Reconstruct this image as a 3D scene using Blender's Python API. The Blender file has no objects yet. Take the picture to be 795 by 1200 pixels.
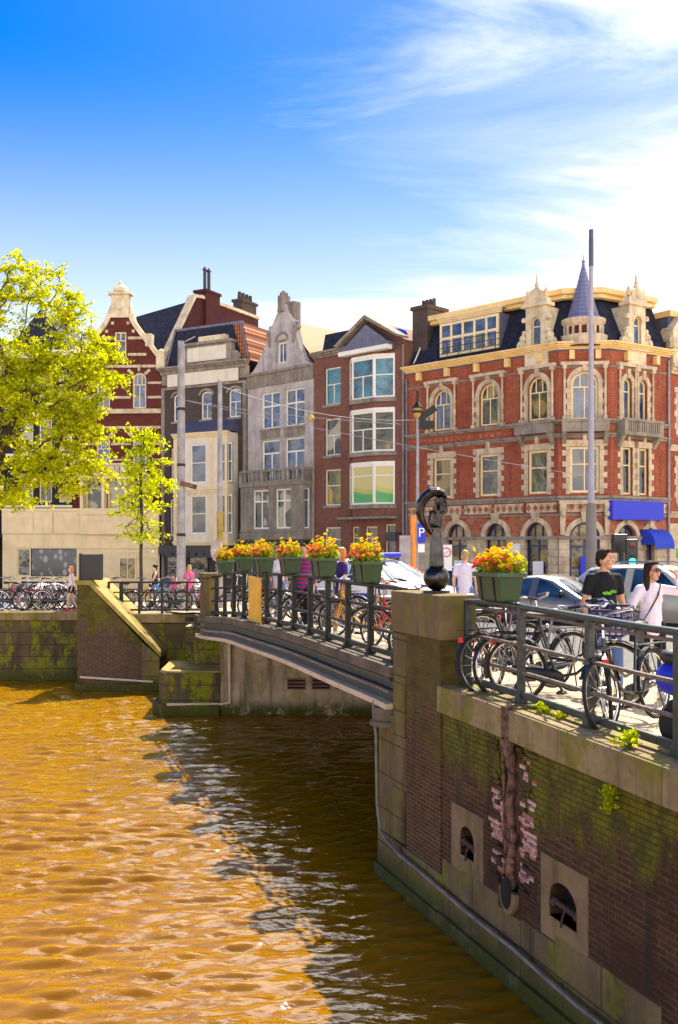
import bpy, bmesh, math, random
from mathutils import Vector, Matrix, noise as mnoise
R = math.radians
rnd = random.Random(7)
scene = bpy.context.scene
col = scene.collection

# ------------------------------------------------------------------ camera
CAM_H, HORIZON, F = 4.4, 642.0, 1200.0
cam_d = bpy.data.cameras.new("camera")
cam_d.sensor_fit = 'VERTICAL'
cam_d.sensor_height = 36.0
cam_d.sensor_width = 36.0
cam_d.lens = 36.0
cam_d.shift_y = (HORIZON - 600.0) / 1200.0
cam_d.clip_start, cam_d.clip_end = 0.1, 5000
cam = bpy.data.objects.new("camera", cam_d)
col.objects.link(cam)
cam.location = (0, 0, CAM_H)
cam.rotation_euler = (R(90), 0, 0)
scene.camera = cam

# ------------------------------------------------------------------ light
SUN_EL = R(53)
SH = Vector((-0.27, -0.68))          # direction the shadows fall on the ground
SUN_AZ = math.atan2(-SH.x, -SH.y)    # clockwise from +Y
sun_dir = Vector((math.sin(SUN_AZ) * math.cos(SUN_EL), math.cos(SUN_AZ) * math.cos(SUN_EL), math.sin(SUN_EL)))
sd = bpy.data.lights.new("sun", 'SUN')
sd.energy = 5.0
sd.angle = R(0.5)
sd.color = (1.0, 0.90, 0.74)
sun = bpy.data.objects.new("sun", sd)
col.objects.link(sun)
sun.rotation_euler = sun_dir.to_track_quat('Z', 'Y').to_euler()
sun.location = (20, 10, 40)

world = bpy.data.worlds.new("World")
scene.world = world
world.use_nodes = True
wt = world.node_tree
wt.nodes.clear()
def wn(t, **kw):
    n = wt.nodes.new(t)
    for k, v in kw.items():
        setattr(n, k, v)
    return n
sky = wn('ShaderNodeTexSky', sky_type='NISHITA', sun_disc=False)
sky.sun_elevation = SUN_EL
sky.sun_rotation = SUN_AZ
sky.air_density = 1.0
sky.dust_density = 0.6
sky.ozone_density = 3.0
tc = wn('ShaderNodeTexCoord')
sep = wn('ShaderNodeSeparateXYZ')
wt.links.new(tc.outputs['Generated'], sep.inputs[0])
def wmath(op, a, b=None, c=None, clamp=False):
    n = wn('ShaderNodeMath', operation=op, use_clamp=clamp)
    for i, v in enumerate((a, b, c)):
        if v is None: continue
        if isinstance(v, (int, float)): n.inputs[i].default_value = v
        else: wt.links.new(v, n.inputs[i])
    return n.outputs[0]
zz = wmath('MAXIMUM', sep.outputs['Z'], 0.0)
den = wmath('ADD', zz, 0.16)
px_ = wmath('DIVIDE', sep.outputs['X'], den)
py_ = wmath('DIVIDE', sep.outputs['Y'], den)
comb = wn('ShaderNodeCombineXYZ')
wt.links.new(px_, comb.inputs[0]); wt.links.new(py_, comb.inputs[1])
mp = wn('ShaderNodeMapping')
mp.inputs['Rotation'].default_value = (0, 0, R(-38))
mp.inputs['Scale'].default_value = (0.55, 2.1, 1.0)
wt.links.new(comb.outputs[0], mp.inputs[0])
nz = wn('ShaderNodeTexNoise')
nz.inputs['Scale'].default_value = 1.05
nz.inputs['Detail'].default_value = 9
nz.inputs['Roughness'].default_value = 0.62
nz.inputs['Distortion'].default_value = 0.55
wt.links.new(mp.outputs[0], nz.inputs['Vector'])
nz2 = wn('ShaderNodeTexNoise')
nz2.inputs['Scale'].default_value = 0.55
nz2.inputs['Detail'].default_value = 4
wt.links.new(comb.outputs[0], nz2.inputs['Vector'])
# cloud cover grows low down and towards the right; added behind the camera as fill
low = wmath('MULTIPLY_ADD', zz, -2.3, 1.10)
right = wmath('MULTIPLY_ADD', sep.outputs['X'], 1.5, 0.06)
back = wmath('MULTIPLY', wmath('MAXIMUM', wmath('MULTIPLY', sep.outputs['Y'], -1.0), 0.0), 0.7)  # unseen cloud behind the camera, added to light the facades
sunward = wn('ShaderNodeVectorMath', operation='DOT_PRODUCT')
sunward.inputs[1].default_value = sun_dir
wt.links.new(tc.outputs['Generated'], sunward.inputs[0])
veil = wn('ShaderNodeMapRange', interpolation_type='SMOOTHSTEP')  # bright cloud added round the sun, out of view, for glints on the water
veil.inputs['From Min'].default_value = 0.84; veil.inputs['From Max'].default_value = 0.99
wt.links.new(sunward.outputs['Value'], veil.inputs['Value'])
high = wn('ShaderNodeMapRange', interpolation_type='SMOOTHSTEP')      # unseen bright cloud added above the view to whiten the ripples
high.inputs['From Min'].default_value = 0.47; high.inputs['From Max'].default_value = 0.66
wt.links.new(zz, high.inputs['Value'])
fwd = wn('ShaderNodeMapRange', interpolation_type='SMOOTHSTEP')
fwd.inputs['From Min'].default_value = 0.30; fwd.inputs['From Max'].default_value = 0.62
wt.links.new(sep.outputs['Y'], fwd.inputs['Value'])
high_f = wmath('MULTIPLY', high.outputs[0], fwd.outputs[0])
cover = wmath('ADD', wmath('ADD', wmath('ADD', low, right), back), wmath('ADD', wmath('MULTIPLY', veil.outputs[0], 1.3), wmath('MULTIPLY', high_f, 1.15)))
wisps = wmath('ADD', wmath('MULTIPLY_ADD', nz.outputs['Fac'], 2.5, -1.48), wmath('MULTIPLY_ADD', nz2.outputs['Fac'], 1.2, -0.6))
mask = wmath('ADD', cover, wisps, clamp=True)
smooth0 = wn('ShaderNodeMapRange', interpolation_type='SMOOTHSTEP')
wt.links.new(mask, smooth0.inputs['Value'])
hz = wn('ShaderNodeMapRange', interpolation_type='SMOOTHSTEP')      # pale haze low over the town
hz.inputs['From Min'].default_value = 0.44; hz.inputs['From Max'].default_value = 0.02
wt.links.new(zz, hz.inputs['Value'])
class _S: pass
thin = wmath('MULTIPLY', wmath('ADD', wmath('MULTIPLY_ADD', zz, -3.1, 1.28), wmath('MULTIPLY', sep.outputs['X'], 1.7), clamp=True), wmath('MULTIPLY_ADD', nz.outputs['Fac'], 2.2, -0.42, clamp=True))
smooth = _S(); smooth.outputs = [wmath('MAXIMUM', thin, wmath('MAXIMUM', wmath('MULTIPLY', smooth0.outputs[0], 0.88), wmath('MULTIPLY', hz.outputs[0], 0.78)))]
hs = wn('ShaderNodeHueSaturation')
hs.inputs['Saturation'].default_value = 1.62
hs.inputs['Value'].default_value = 0.86
hs.inputs['Hue'].default_value = 0.511
wt.links.new(sky.outputs[0], hs.inputs['Color'])
mix = wn('ShaderNodeMix', data_type='RGBA')
wt.links.new(smooth.outputs[0], mix.inputs['Factor'])
wt.links.new(hs.outputs[0], mix.inputs['A'])
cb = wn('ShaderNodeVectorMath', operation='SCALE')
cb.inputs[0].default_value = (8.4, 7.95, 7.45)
wt.links.new(wmath('ADD', wmath('MULTIPLY_ADD', back, 1.5, 1.0), wmath('ADD', wmath('MULTIPLY', veil.outputs[0], 1.2), wmath('MULTIPLY', high_f, 1.9))), cb.inputs['Scale'])  # the added unseen cloud is boosted: facade fill behind, water glints ahead
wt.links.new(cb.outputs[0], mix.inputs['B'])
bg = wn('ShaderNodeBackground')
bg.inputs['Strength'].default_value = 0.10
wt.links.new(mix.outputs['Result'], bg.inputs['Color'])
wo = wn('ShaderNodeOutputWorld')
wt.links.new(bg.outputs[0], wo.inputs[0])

scene.view_settings.view_transform = 'Standard'
scene.view_settings.look = 'None'
scene.view_settings.gamma = 1.0
scene.view_settings.exposure = 1.05
scene.render.engine = 'CYCLES'
scene.cycles.use_denoising = True
scene.cycles.max_bounces = 6
scene.cycles.transparent_max_bounces = 8

# ------------------------------------------------------------------ frames of reference
# the quay edge and the bridge parapet lie on one line; s runs along it away from us, t to the street side
P0 = Vector((0.68, 13.5))
U = Vector((-0.3134, 0.9496)); NRM = Vector((0.9496, 0.3134))
def st(s, t):
    p = P0 + U * s + NRM * t
    return p.x, p.y
ANG_L = math.atan2(U.y, U.x)
def to_st(x, y):
    v = Vector((x, y)) - P0
    return v.dot(U), v.dot(NRM)
def interp(tab, v):
    if v <= tab[0][0]: return tab[0][1]
    for (a, za), (b, zb) in zip(tab, tab[1:]):
        if v <= b:
            k = (v - a) / (b - a)
            k = k * k * (3 - 2 * k)
            return za + (zb - za) * k
    return tab[-1][1]
EDGE_Z = [(-12, 2.68), (-6, 2.72), (-2.3, 2.79), (1, 2.86), (5, 2.90), (9, 2.86), (13.8, 2.66), (21, 2.36), (30, 2.27)]
def street_z(x, y):
    s, t = to_st(x, y)
    z = interp(EDGE_Z, s)
    k = min(1, max(0, (t - 2.2) / 7)); k = k * k * (3 - 2 * k)
    step = min(1, max(0, (t - .5) / .9))
    return max(2.27, z - .13 * step * (1 if s < 14 else 0) + (2.33 - z) * k * .85)
def px_at(px, d):            # sideways position of a photo column at a given distance
    return (px - 397.5) / F * d
def z_at(py, d):
    return CAM_H - (py - HORIZON) / F * d

# ------------------------------------------------------------------ mesh builder
class MB:
    def __init__(self):
        self.v = []; self.f = []; self.m = []; self.cur = 0; self.M = None
    def add(self, verts, faces, mi=None):
        o = len(self.v)
        if self.M is not None:
            verts = [tuple(self.M @ Vector(p)) for p in verts]
        self.v += [tuple(p) for p in verts]
        self.f += [tuple(i + o for i in f) for f in faces]
        self.m += [self.cur if mi is None else mi] * len(faces)
        return self
    def box(self, x0, x1, y0, y1, z0, z1, mi=None):
        if x0 > x1: x0, x1 = x1, x0
        if y0 > y1: y0, y1 = y1, y0
        if z0 > z1: z0, z1 = z1, z0
        v = [(x0, y0, z0), (x1, y0, z0), (x1, y1, z0), (x0, y1, z0), (x0, y0, z1), (x1, y0, z1), (x1, y1, z1), (x0, y1, z1)]
        return self.add(v, [(0, 3, 2, 1), (4, 5, 6, 7), (0, 1, 5, 4), (1, 2, 6, 5), (2, 3, 7, 6), (3, 0, 4, 7)], mi)
    def quad(self, a, b, c, d, mi=None):
        return self.add([a, b, c, d], [(0, 1, 2, 3)], mi)
    def prism(self, pts, y0, y1, mi=None):      # outline in x,z extruded along y
        n = len(pts)
        v = [(p[0], y0, p[1]) for p in pts] + [(p[0], y1, p[1]) for p in pts]
        f = [tuple(range(n)), tuple(reversed(range(n, 2 * n)))]
        f += [(i, i + n, (i + 1) % n + n, (i + 1) % n) for i in range(n)]
        return self.add(v, f, mi)
    def plan(self, pts, z0, z1, mi=None, top=None):        # outline in x,y extruded along z; top = other outline
        n = len(pts); tp = top or pts
        v = [(p[0], p[1], z0) for p in pts] + [(p[0], p[1], z1) for p in tp]
        f = [tuple(reversed(range(n))), tuple(range(n, 2 * n))]
        f += [(i, (i + 1) % n, (i + 1) % n + n, i + n) for i in range(n)]
        return self.add(v, f, mi)
    def tube(self, pts, r, seg=8, mi=None, closed=False, caps=True, r1=None):
        pts = [Vector(p) for p in pts]
        n = len(pts)
        rs = r if isinstance(r, (list, tuple)) else ([r] * n if r1 is None else [r + (r1 - r) * i / (n - 1) for i in range(n)])
        verts = []; faces = []; prev = None
        for i, p in enumerate(pts):
            if closed: t = pts[(i + 1) % n] - pts[i - 1]
            elif i == 0: t = pts[1] - p
            elif i == n - 1: t = p - pts[-2]
            else: t = (pts[i + 1] - p).normalized() + (p - pts[i - 1]).normalized()
            if t.length < 1e-9: t = Vector((0, 0, 1))
            t.normalize()
            if prev is None:
                a = Vector((0, 0, 1)) if abs(t.z) < 0.9 else Vector((1, 0, 0))
                e = t.cross(a).normalized()
            else:
                e = prev - t * prev.dot(t)
                e = e.normalized() if e.length > 1e-6 else t.orthogonal().normalized()
            prev = e; b = t.cross(e)
            for k in range(seg):
                an = 2 * math.pi * k / seg
                verts.append(p + (e * math.cos(an) + b * math.sin(an)) * rs[i])
        rng = n if closed else n - 1
        for i in range(rng):
            for k in range(seg):
                a = i * seg + k; b2 = i * seg + (k + 1) % seg
                c = ((i + 1) % n) * seg + (k + 1) % seg; d = ((i + 1) % n) * seg + k
                faces.append((a, b2, c, d))
        if caps and not closed:
            faces.append(tuple(reversed(range(seg))))
            faces.append(tuple((n - 1) * seg + k for k in range(seg)))
        return self.add(verts, faces, mi)
    def bar(self, a, b, w, h=None, mi=None):     # square bar between two points
        a = Vector(a); b = Vector(b); h = h or w
        t = (b - a).normalized()
        up = Vector((0, 0, 1)) if abs(t.z) < 0.95 else Vector((0, 1, 0))
        e = t.cross(up).normalized() * w / 2; g = e.cross(t).normalized() * h / 2
        v = [a - e - g, a + e - g, a + e + g, a - e + g, b - e - g, b + e - g, b + e + g, b - e + g]
        return self.add(v, [(3, 2, 1, 0), (4, 5, 6, 7), (0, 1, 5, 4), (1, 2, 6, 5), (2, 3, 7, 6), (3, 0, 4, 7)], mi)
    def lathe(self, prof, c=(0, 0, 0), seg=20, mi=None, a0=0, a1=2 * math.pi):
        full = abs(a1 - a0 - 2 * math.pi) < 1e-6
        k = seg if full else seg + 1
        verts = []; faces = []
        for r, z in prof:
            for i in range(k):
                a = a0 + (a1 - a0) * i / seg
                verts.append((c[0] + r * math.cos(a), c[1] + r * math.sin(a), c[2] + z))
        for j in range(len(prof) - 1):
            for i in range(seg):
                i2 = (i + 1) % k
                faces.append((j * k + i, j * k + i2, (j + 1) * k + i2, (j + 1) * k + i))
        if full:
            if prof[0][0] > 1e-4: faces.append(tuple(reversed(range(k))))
            if prof[-1][0] > 1e-4: faces.append(tuple((len(prof) - 1) * k + i for i in range(k)))
        return self.add(verts, faces, mi)
    def ball(self, c, r, seg=12, rings=8, mi=None):
        if not isinstance(r, (tuple, list)): r = (r, r, r)
        verts = [(c[0], c[1], c[2] - r[2])]
        for j in range(1, rings):
            ph = -math.pi / 2 + math.pi * j / rings
            for i in range(seg):
                a = 2 * math.pi * i / seg
                verts.append((c[0] + r[0] * math.cos(ph) * math.cos(a), c[1] + r[1] * math.cos(ph) * math.sin(a), c[2] + r[2] * math.sin(ph)))
        verts.append((c[0], c[1], c[2] + r[2]))
        f = []
        for i in range(seg): f.append((0, 1 + (i + 1) % seg, 1 + i))
        for j in range(rings - 2):
            for i in range(seg):
                a = 1 + j * seg + i; b = 1 + j * seg + (i + 1) % seg
                f.append((a, b, b + seg, a + seg))
        t = len(verts) - 1; o = 1 + (rings - 2) * seg
        for i in range(seg): f.append((o + i, o + (i + 1) % seg, t))
        return self.add(verts, f, mi)
    def limb(self, a, b, ra, rb, flat=1.0, axis=(0, 1, 0), seg=12, mi=None):   # tapered capsule, optionally flattened along an axis
        a = Vector(a); b = Vector(b); ax = Vector(axis)
        t = (b - a); L = t.length
        t = t / L if L > 1e-6 else Vector((0, 0, 1))
        pts = []; rs = []
        for i in range(4):
            ph = math.pi / 2 * (1 - i / 4) if i else math.pi / 2 * 0.97
            pts.append(a - t * ra * math.sin(ph)); rs.append(max(1e-3, ra * math.cos(ph)))
        pts.append(a); rs.append(ra); pts.append(b + t * 1e-4); rs.append(rb)
        for i in range(1, 5):
            ph = math.pi / 2 * (i / 4) if i < 4 else math.pi / 2 * 0.97
            pts.append(b + t * rb * math.sin(ph)); rs.append(max(1e-3, rb * math.cos(ph)))
        m2 = MB(); m2.tube(pts, rs, seg)
        mid = (a + b) / 2
        vs = []
        for p in m2.v:
            p = Vector(p)
            # flatten about the limb's own line
            q = a + t * (p - a).dot(t)
            off = p - q
            off = off - ax * off.dot(ax) * (1 - flat)
            vs.append(q + off)
        return self.add(vs, m2.f, mi)
    def mesh(self, name, smooth=None):
        me = bpy.data.meshes.new(name)
        me.from_pydata(self.v, [], self.f)
        me.polygons.foreach_set('material_index', self.m)
        bm = bmesh.new(); bm.from_mesh(me)
        bmesh.ops.recalc_face_normals(bm, faces=bm.faces)
        bm.to_mesh(me); bm.free()
        if smooth:
            me.polygons.foreach_set('use_smooth', [True] * len(me.polygons))
            me.set_sharp_from_angle(angle=R(smooth))
        me.update()
        return me

def build(name, mb, mats, parent=None, loc=(0, 0, 0), rot=(0, 0, 0), smooth=None, bevel=None, label=None):
    me = mb.mesh(name, smooth)
    for m in (mats if isinstance(mats, (list, tuple)) else [mats]):
        me.materials.append(m)
    o = bpy.data.objects.new(name, me)
    col.objects.link(o)
    o.location = loc; o.rotation_euler = rot
    if parent is not None: o.parent = parent
    if bevel:
        b = o.modifiers.new('bevel', 'BEVEL'); b.width = bevel; b.segments = 2; b.limit_method = 'ANGLE'; b.angle_limit = R(40)
    if label: o['label'] = label
    return o
def thing(name, label, cat, loc=(0, 0, 0), rotz=0, group=None):
    o = bpy.data.objects.new(name, None); col.objects.link(o)
    o.empty_display_size = 0.3
    o.location = loc; o.rotation_euler = (0, 0, rotz)
    tag(o, label, cat, group)
    return o
def tag(o, label, cat, group=None):
    o['label'] = label; o['category'] = cat
    if group: o['group'] = group
    return o
def struct(o, kind='structure'):
    o['kind'] = kind
    return o
def copy_tree(o, parent=None):
    c = o.copy(); col.objects.link(c)
    if parent is not None: c.parent = parent
    for ch in list(o.children): copy_tree(ch, c)
    return c
def remesh(name, mb, mats, voxel, parent=None, loc=(0, 0, 0), rot=(0, 0, 0), smooth_it=4):
    o = build(name, mb, mats, parent, loc, rot)
    r = o.modifiers.new('r', 'REMESH'); r.mode = 'VOXEL'; r.voxel_size = voxel; r.use_smooth_shade = True
    if smooth_it:
        s = o.modifiers.new('s', 'SMOOTH'); s.factor = 0.5; s.iterations = smooth_it
    bpy.context.view_layer.update()
    dg = bpy.context.evaluated_depsgraph_get()
    me = bpy.data.meshes.new_from_object(o.evaluated_get(dg))
    o.modifiers.clear()
    o.data = me
    me.name = name
    me.polygons.foreach_set('use_smooth', [True] * len(me.polygons))
    if not me.materials:
        for m in (mats if isinstance(mats, (list, tuple)) else [mats]): me.materials.append(m)
    return o
# ------------------------------------------------------------------ materials
class NT:
    def __init__(self, name):
        self.mat = bpy.data.materials.new(name); self.mat.use_nodes = True
        self.t = self.mat.node_tree
        self.bsdf = self.t.nodes['Principled BSDF']
        self.out = self.t.nodes['Material Output']
    def n(self, t, **kw):
        x = self.t.nodes.new(t)
        for k, v in kw.items(): setattr(x, k, v)
        return x
    def l(self, a, b): self.t.links.new(a, b)
    def inp(self, node, name, v):
        s = node.inputs[name]
        if hasattr(v, 'is_output'): self.l(v, s)
        elif isinstance(v, (tuple, list)) and len(v) == 3 and s.type == 'RGBA': s.default_value = (*v, 1)
        else: s.default_value = v
    def math(self, op, a, b=None, c=None, clamp=False):
        x = self.n('ShaderNodeMath', operation=op, use_clamp=clamp)
        for i, v in enumerate((a, b, c)):
            if v is None: continue
            if hasattr(v, 'is_output'): self.l(v, x.inputs[i])
            else: x.inputs[i].default_value = v
        return x.outputs[0]
    def mix(self, f, a, b, blend='MIX'):
        x = self.n('ShaderNodeMix', data_type='RGBA', blend_type=blend)
        self.inp(x, 'Factor', f)
        for nm, v in (('A', a), ('B', b)):
            s = [i for i in x.inputs if i.name == nm and i.type == 'RGBA'][0]
            if hasattr(v, 'is_output'): self.l(v, s)
            else: s.default_value = (*v, 1) if len(v) == 3 else v
        return [o for o in x.outputs if o.type == 'RGBA'][0]
    def coord(self, kind='Object'):
        return self.n('ShaderNodeTexCoord').outputs[kind]
    def wallcoord(self):       # (x+y, z) of the object so that bricks run level on every upright face
        c = self.coord(); s = self.n('ShaderNodeSeparateXYZ'); self.l(c, s.inputs[0])
        k = self.n('ShaderNodeCombineXYZ')
        self.l(self.math('ADD', s.outputs[0], s.outputs[1]), k.inputs[0]); self.l(s.outputs[2], k.inputs[1])
        return k.outputs[0]
    def noise(self, scale, detail=4, rough=0.55, vec=None, dist=0.0, out='Fac'):
        x = self.n('ShaderNodeTexNoise')
        x.inputs['Scale'].default_value = scale; x.inputs['Detail'].default_value = detail
        x.inputs['Roughness'].default_value = rough; x.inputs['Distortion'].default_value = dist
        self.l(vec if vec is not None else self.coord(), x.inputs['Vector'])
        return x.outputs[out]
    def ramp(self, v, a, b, smooth=True):
        x = self.n('ShaderNodeMapRange', interpolation_type='SMOOTHSTEP' if smooth else 'LINEAR')
        self.l(v, x.inputs['Value']); x.inputs['From Min'].default_value = a; x.inputs['From Max'].default_value = b
        return x.outputs[0]
    def bump(self, h, strength=0.3, dist=0.02):
        x = self.n('ShaderNodeBump'); x.inputs['Strength'].default_value = strength; x.inputs['Distance'].default_value = dist
        self.l(h, x.inputs['Height']); self.l(x.outputs[0], self.bsdf.inputs['Normal'])
    def stretch(self, sx, sy, sz, vec=None):
        m = self.n('ShaderNodeMapping'); m.inputs['Scale'].default_value = (sx, sy, sz)
        self.l(vec if vec is not None else self.coord(), m.inputs[0]); return m.outputs[0]
    def set(self, **kw):
        for k, v in kw.items(): self.inp(self.bsdf, k.replace('_', ' '), v)
        return self.mat

def plain(name, c, rough=0.6, metal=0.0, var=0.18, scale=6.0, spec=0.5, bump=0.0, dirt=0.0, coat=0.0):
    k = NT(name)
    n1 = k.noise(scale, 5, 0.6)
    lo = tuple(x * (1 - var) for x in c); hi = tuple(min(1, x * (1 + var)) for x in c)
    cc = k.mix(k.ramp(n1, 0.3, 0.7), lo, hi)
    if dirt:
        st_ = k.noise(1.0, 5, 0.6, vec=k.stretch(3.0, 3.0, 0.35))
        cc = k.mix(k.math('MULTIPLY', k.ramp(st_, 0.5, 0.75), dirt), cc, tuple(x * 0.35 for x in c))
    k.set(Base_Color=cc, Roughness=rough, Metallic=metal, Specular_IOR_Level=spec)
    if coat: k.set(Coat_Weight=coat, Coat_Roughness=0.05)
    if bump: k.bump(k.noise(scale * 4, 5, 0.65), bump, 0.01)
    return k.mat
def brick(name, c1, c2, mortar, bw=0.22, bh=0.065, ms=0.012, var=0.3, grime=0.35, moss=None, bump=0.5, soot=0.0):
    k = NT(name)
    wc = k.wallcoord()
    b = k.n('ShaderNodeTexBrick')
    b.inputs['Scale'].default_value = 1.0
    b.inputs['Brick Width'].default_value = bw; b.inputs['Row Height'].default_value = bh
    b.inputs['Mortar Size'].default_value = ms; b.inputs['Mortar Smooth'].default_value = 0.3; b.inputs['Bias'].default_value = 0.0
    k.l(wc, b.inputs['Vector'])
    k.inp(b, 'Color1', c1); k.inp(b, 'Color2', c2); k.inp(b, 'Mortar', mortar)
    big = k.noise(0.6, 5, 0.6)
    med = k.noise(5.0, 4, 0.6)
    cc = k.mix(k.math('MULTIPLY', k.ramp(med, 0.35, 0.7), var), b.outputs['Color'], tuple(x * 0.45 for x in c1))
    cc = k.mix(k.math('MULTIPLY', k.ramp(big, 0.45, 0.7), grime), cc, tuple(x * 0.4 for x in c1))
    stk = k.noise(1.0, 5, 0.65, vec=k.stretch(4.0, 4.0, 0.3))
    cc = k.mix(k.math('MULTIPLY', k.ramp(stk, 0.5, 0.72), grime * 0.8), cc, (0.02, 0.017, 0.015))
    if moss:           # moss creeping down from the coping and up from the water line
        s = k.n('ShaderNodeSeparateXYZ'); k.l(k.coord(), s.inputs[0])
        topm = k.ramp(s.outputs[2], moss[0], moss[1])
        drip = k.noise(1.0, 6, 0.7, vec=k.stretch(2.2, 2.2, 0.9))
        mk = k.math('MULTIPLY', k.ramp(k.math('ADD', k.math('MULTIPLY_ADD', topm, 0.38, drip), k.math('MULTIPLY_ADD', k.noise(13, 5, 0.8), 0.34, -0.17)), 0.64, 0.78), moss[2])
        mc = k.mix(k.noise(11, 5, 0.75), (0.025, 0.027, 0.003), (0.25, 0.22, 0.008))
        mc = k.mix(k.math('MULTIPLY', b.outputs['Fac'], 0.6), mc, (0.02, 0.02, 0.005))
        mc = k.mix(k.math('MULTIPLY', k.ramp(k.noise(3.2, 5, 0.7), 0.42, 0.62), 0.7), mc, (0.03, 0.026, 0.008))
        cc = k.mix(mk, cc, mc)
        low = k.ramp(s.outputs[2], 0.5, 0.05)
        cc = k.mix(k.math('MULTIPLY', low, k.ramp(drip, 0.35, 0.6)), cc, (0.018, 0.02, 0.004))
    k.set(Base_Color=cc, Roughness=0.85, Specular_IOR_Level=0.25)
    h = k.math('MULTIPLY_ADD', b.outputs['Fac'], -0.6, k.math('MULTIPLY', k.noise(30, 4, 0.7), 0.35))
    k.bump(h, bump, 0.02)
    return k.mat
def stone(name, c, moss=0.0, stain=0.4, rough=0.85, scale=2.0, bump=0.35, water=False, joints=None):
    k = NT(name)
    n1 = k.noise(scale, 6, 0.65); n2 = k.noise(scale * 9, 5, 0.7)
    cc = k.mix(k.ramp(n1, 0.3, 0.7), tuple(x * 0.72 for x in c), tuple(min(1, x * 1.2) for x in c))
    cc = k.mix(k.math('MULTIPLY', k.ramp(n2, 0.45, 0.75), 0.35), cc, tuple(x * 0.5 for x in c))
    stk = k.noise(1.0, 6, 0.65, vec=k.stretch(3.5, 3.5, 0.35))
    cc = k.mix(k.math('MULTIPLY', k.ramp(stk, 0.46, 0.72), stain), cc, tuple(x * 0.2 for x in c))
    if moss:
        m = k.noise(1.3, 7, 0.72, vec=k.stretch(1.5, 1.5, 0.8))
        mc = k.mix(k.noise(9, 4, 0.7), (0.05, 0.06, 0.004), (0.30, 0.27, 0.01))
        cc = k.mix(k.math('MULTIPLY', k.ramp(k.math('ADD', m, k.math('MULTIPLY_ADD', n2, 0.3, -0.15)), 0.48, 0.58), moss), cc, mc)
    if water:
        s = k.n('ShaderNodeSeparateXYZ'); k.l(k.coord(), s.inputs[0])
        low = k.ramp(s.outputs[2], 0.55, 0.1)
        d2 = k.noise(3.0, 5, 0.7)
        f = k.math('MULTIPLY', low, k.ramp(d2, 0.28, 0.5))
        cc = k.mix(f, cc, k.mix(d2, (0.012, 0.014, 0.004), (0.09, 0.09, 0.008)))
    hh = k.math('ADD', n2, k.math('MULTIPLY', n1, 0.6))
    if joints:
        b = k.n('ShaderNodeTexBrick'); b.inputs['Scale'].default_value = 1.0
        b.inputs['Brick Width'].default_value = joints[0]; b.inputs['Row Height'].default_value = joints[1]
        b.inputs['Mortar Size'].default_value = 0.012
        k.l(k.wallcoord(), b.inputs['Vector'])
        cc = k.mix(k.math('MULTIPLY', b.outputs['Fac'], 0.75), cc, tuple(x * 0.25 for x in c))
        hh = k.math('MULTIPLY_ADD', b.outputs['Fac'], -1.0, hh)
    k.set(Base_Color=cc, Roughness=rough, Specular_IOR_Level=0.25)
    k.bump(hh, bump, 0.015)
    return k.mat
def glass(name, tint=(0.02, 0.03, 0.045), curtain_refl=None, rough=0.03, amt=0.5, spec=0.9):
    k = NT(name)
    c = k.coord()
    oi = k.n('ShaderNodeObjectInfo')
    sh = k.n('ShaderNodeVectorMath', operation='ADD'); k.l(c, sh.inputs[0])
    cmb = k.n('ShaderNodeCombineXYZ')
    for q in range(3): k.l(k.math('MULTIPLY', oi.outputs['Random'], 37.0 + 11 * q), cmb.inputs[q])
    k.l(cmb.outputs[0], sh.inputs[1]); v = sh.outputs[0]
    wav = k.noise(1.3, 4, 0.55, vec=v)
    cc = k.mix(k.ramp(wav, 0.35, 0.65), tuple(x * 0.6 for x in tint), tuple(x * 2.6 for x in tint))
    if curtain_refl:
        fold = k.n('ShaderNodeTexWave', wave_type='BANDS', bands_direction='X')
        fold.inputs['Scale'].default_value = 4.0; fold.inputs['Distortion'].default_value = 2.5
        k.l(v, fold.inputs['Vector'])
        cur = k.mix(fold.outputs['Fac'], tuple(x * 0.45 for x in curtain_refl), curtain_refl)
        blk = k.noise(0.9, 1, 0.3, vec=v)
        cc = k.mix(k.math('MULTIPLY', k.ramp(k.math('ADD', blk, k.math('MULTIPLY_ADD', oi.outputs['Random'], 0.24, -0.12)), 0.47, 0.53), amt), cc, cur)
    k.set(Base_Color=cc, Roughness=rough, Specular_IOR_Level=spec)
    bm_ = k.noise(1.1, 3, 0.5, vec=v)
    k.bump(bm_, 0.5, 0.16)
    return k.mat
def leafmat(name, c1, c2, c3, trans=0.6, tcol=None):
    k = NT(name)
    oi = k.n('ShaderNodeNewGeometry')
    rp = oi.outputs['Random Per Island']
    r = k.n('ShaderNodeValToRGB')
    r.color_ramp.elements[0].color = (*c1, 1); r.color_ramp.elements[1].color = (*c3, 1)
    e = r.color_ramp.elements.new(0.5); e.color = (*c2, 1)
    k.l(rp, r.inputs[0])
    d = k.n('ShaderNodeBsdfDiffuse'); k.l(r.outputs[0], d.inputs[0])
    tr = k.n('ShaderNodeBsdfTranslucent')
    tcx = k.mix(1.0, r.outputs[0], tcol or (1.7, 1.5, 0.5), 'MULTIPLY')
    k.l(tcx, tr.inputs[0])
    mx = k.n('ShaderNodeMixShader'); mx.inputs[0].default_value = trans
    k.l(d.outputs[0], mx.inputs[1]); k.l(tr.outputs[0], mx.inputs[2])
    k.l(mx.outputs[0], k.out.inputs[0])
    return k.mat

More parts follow.
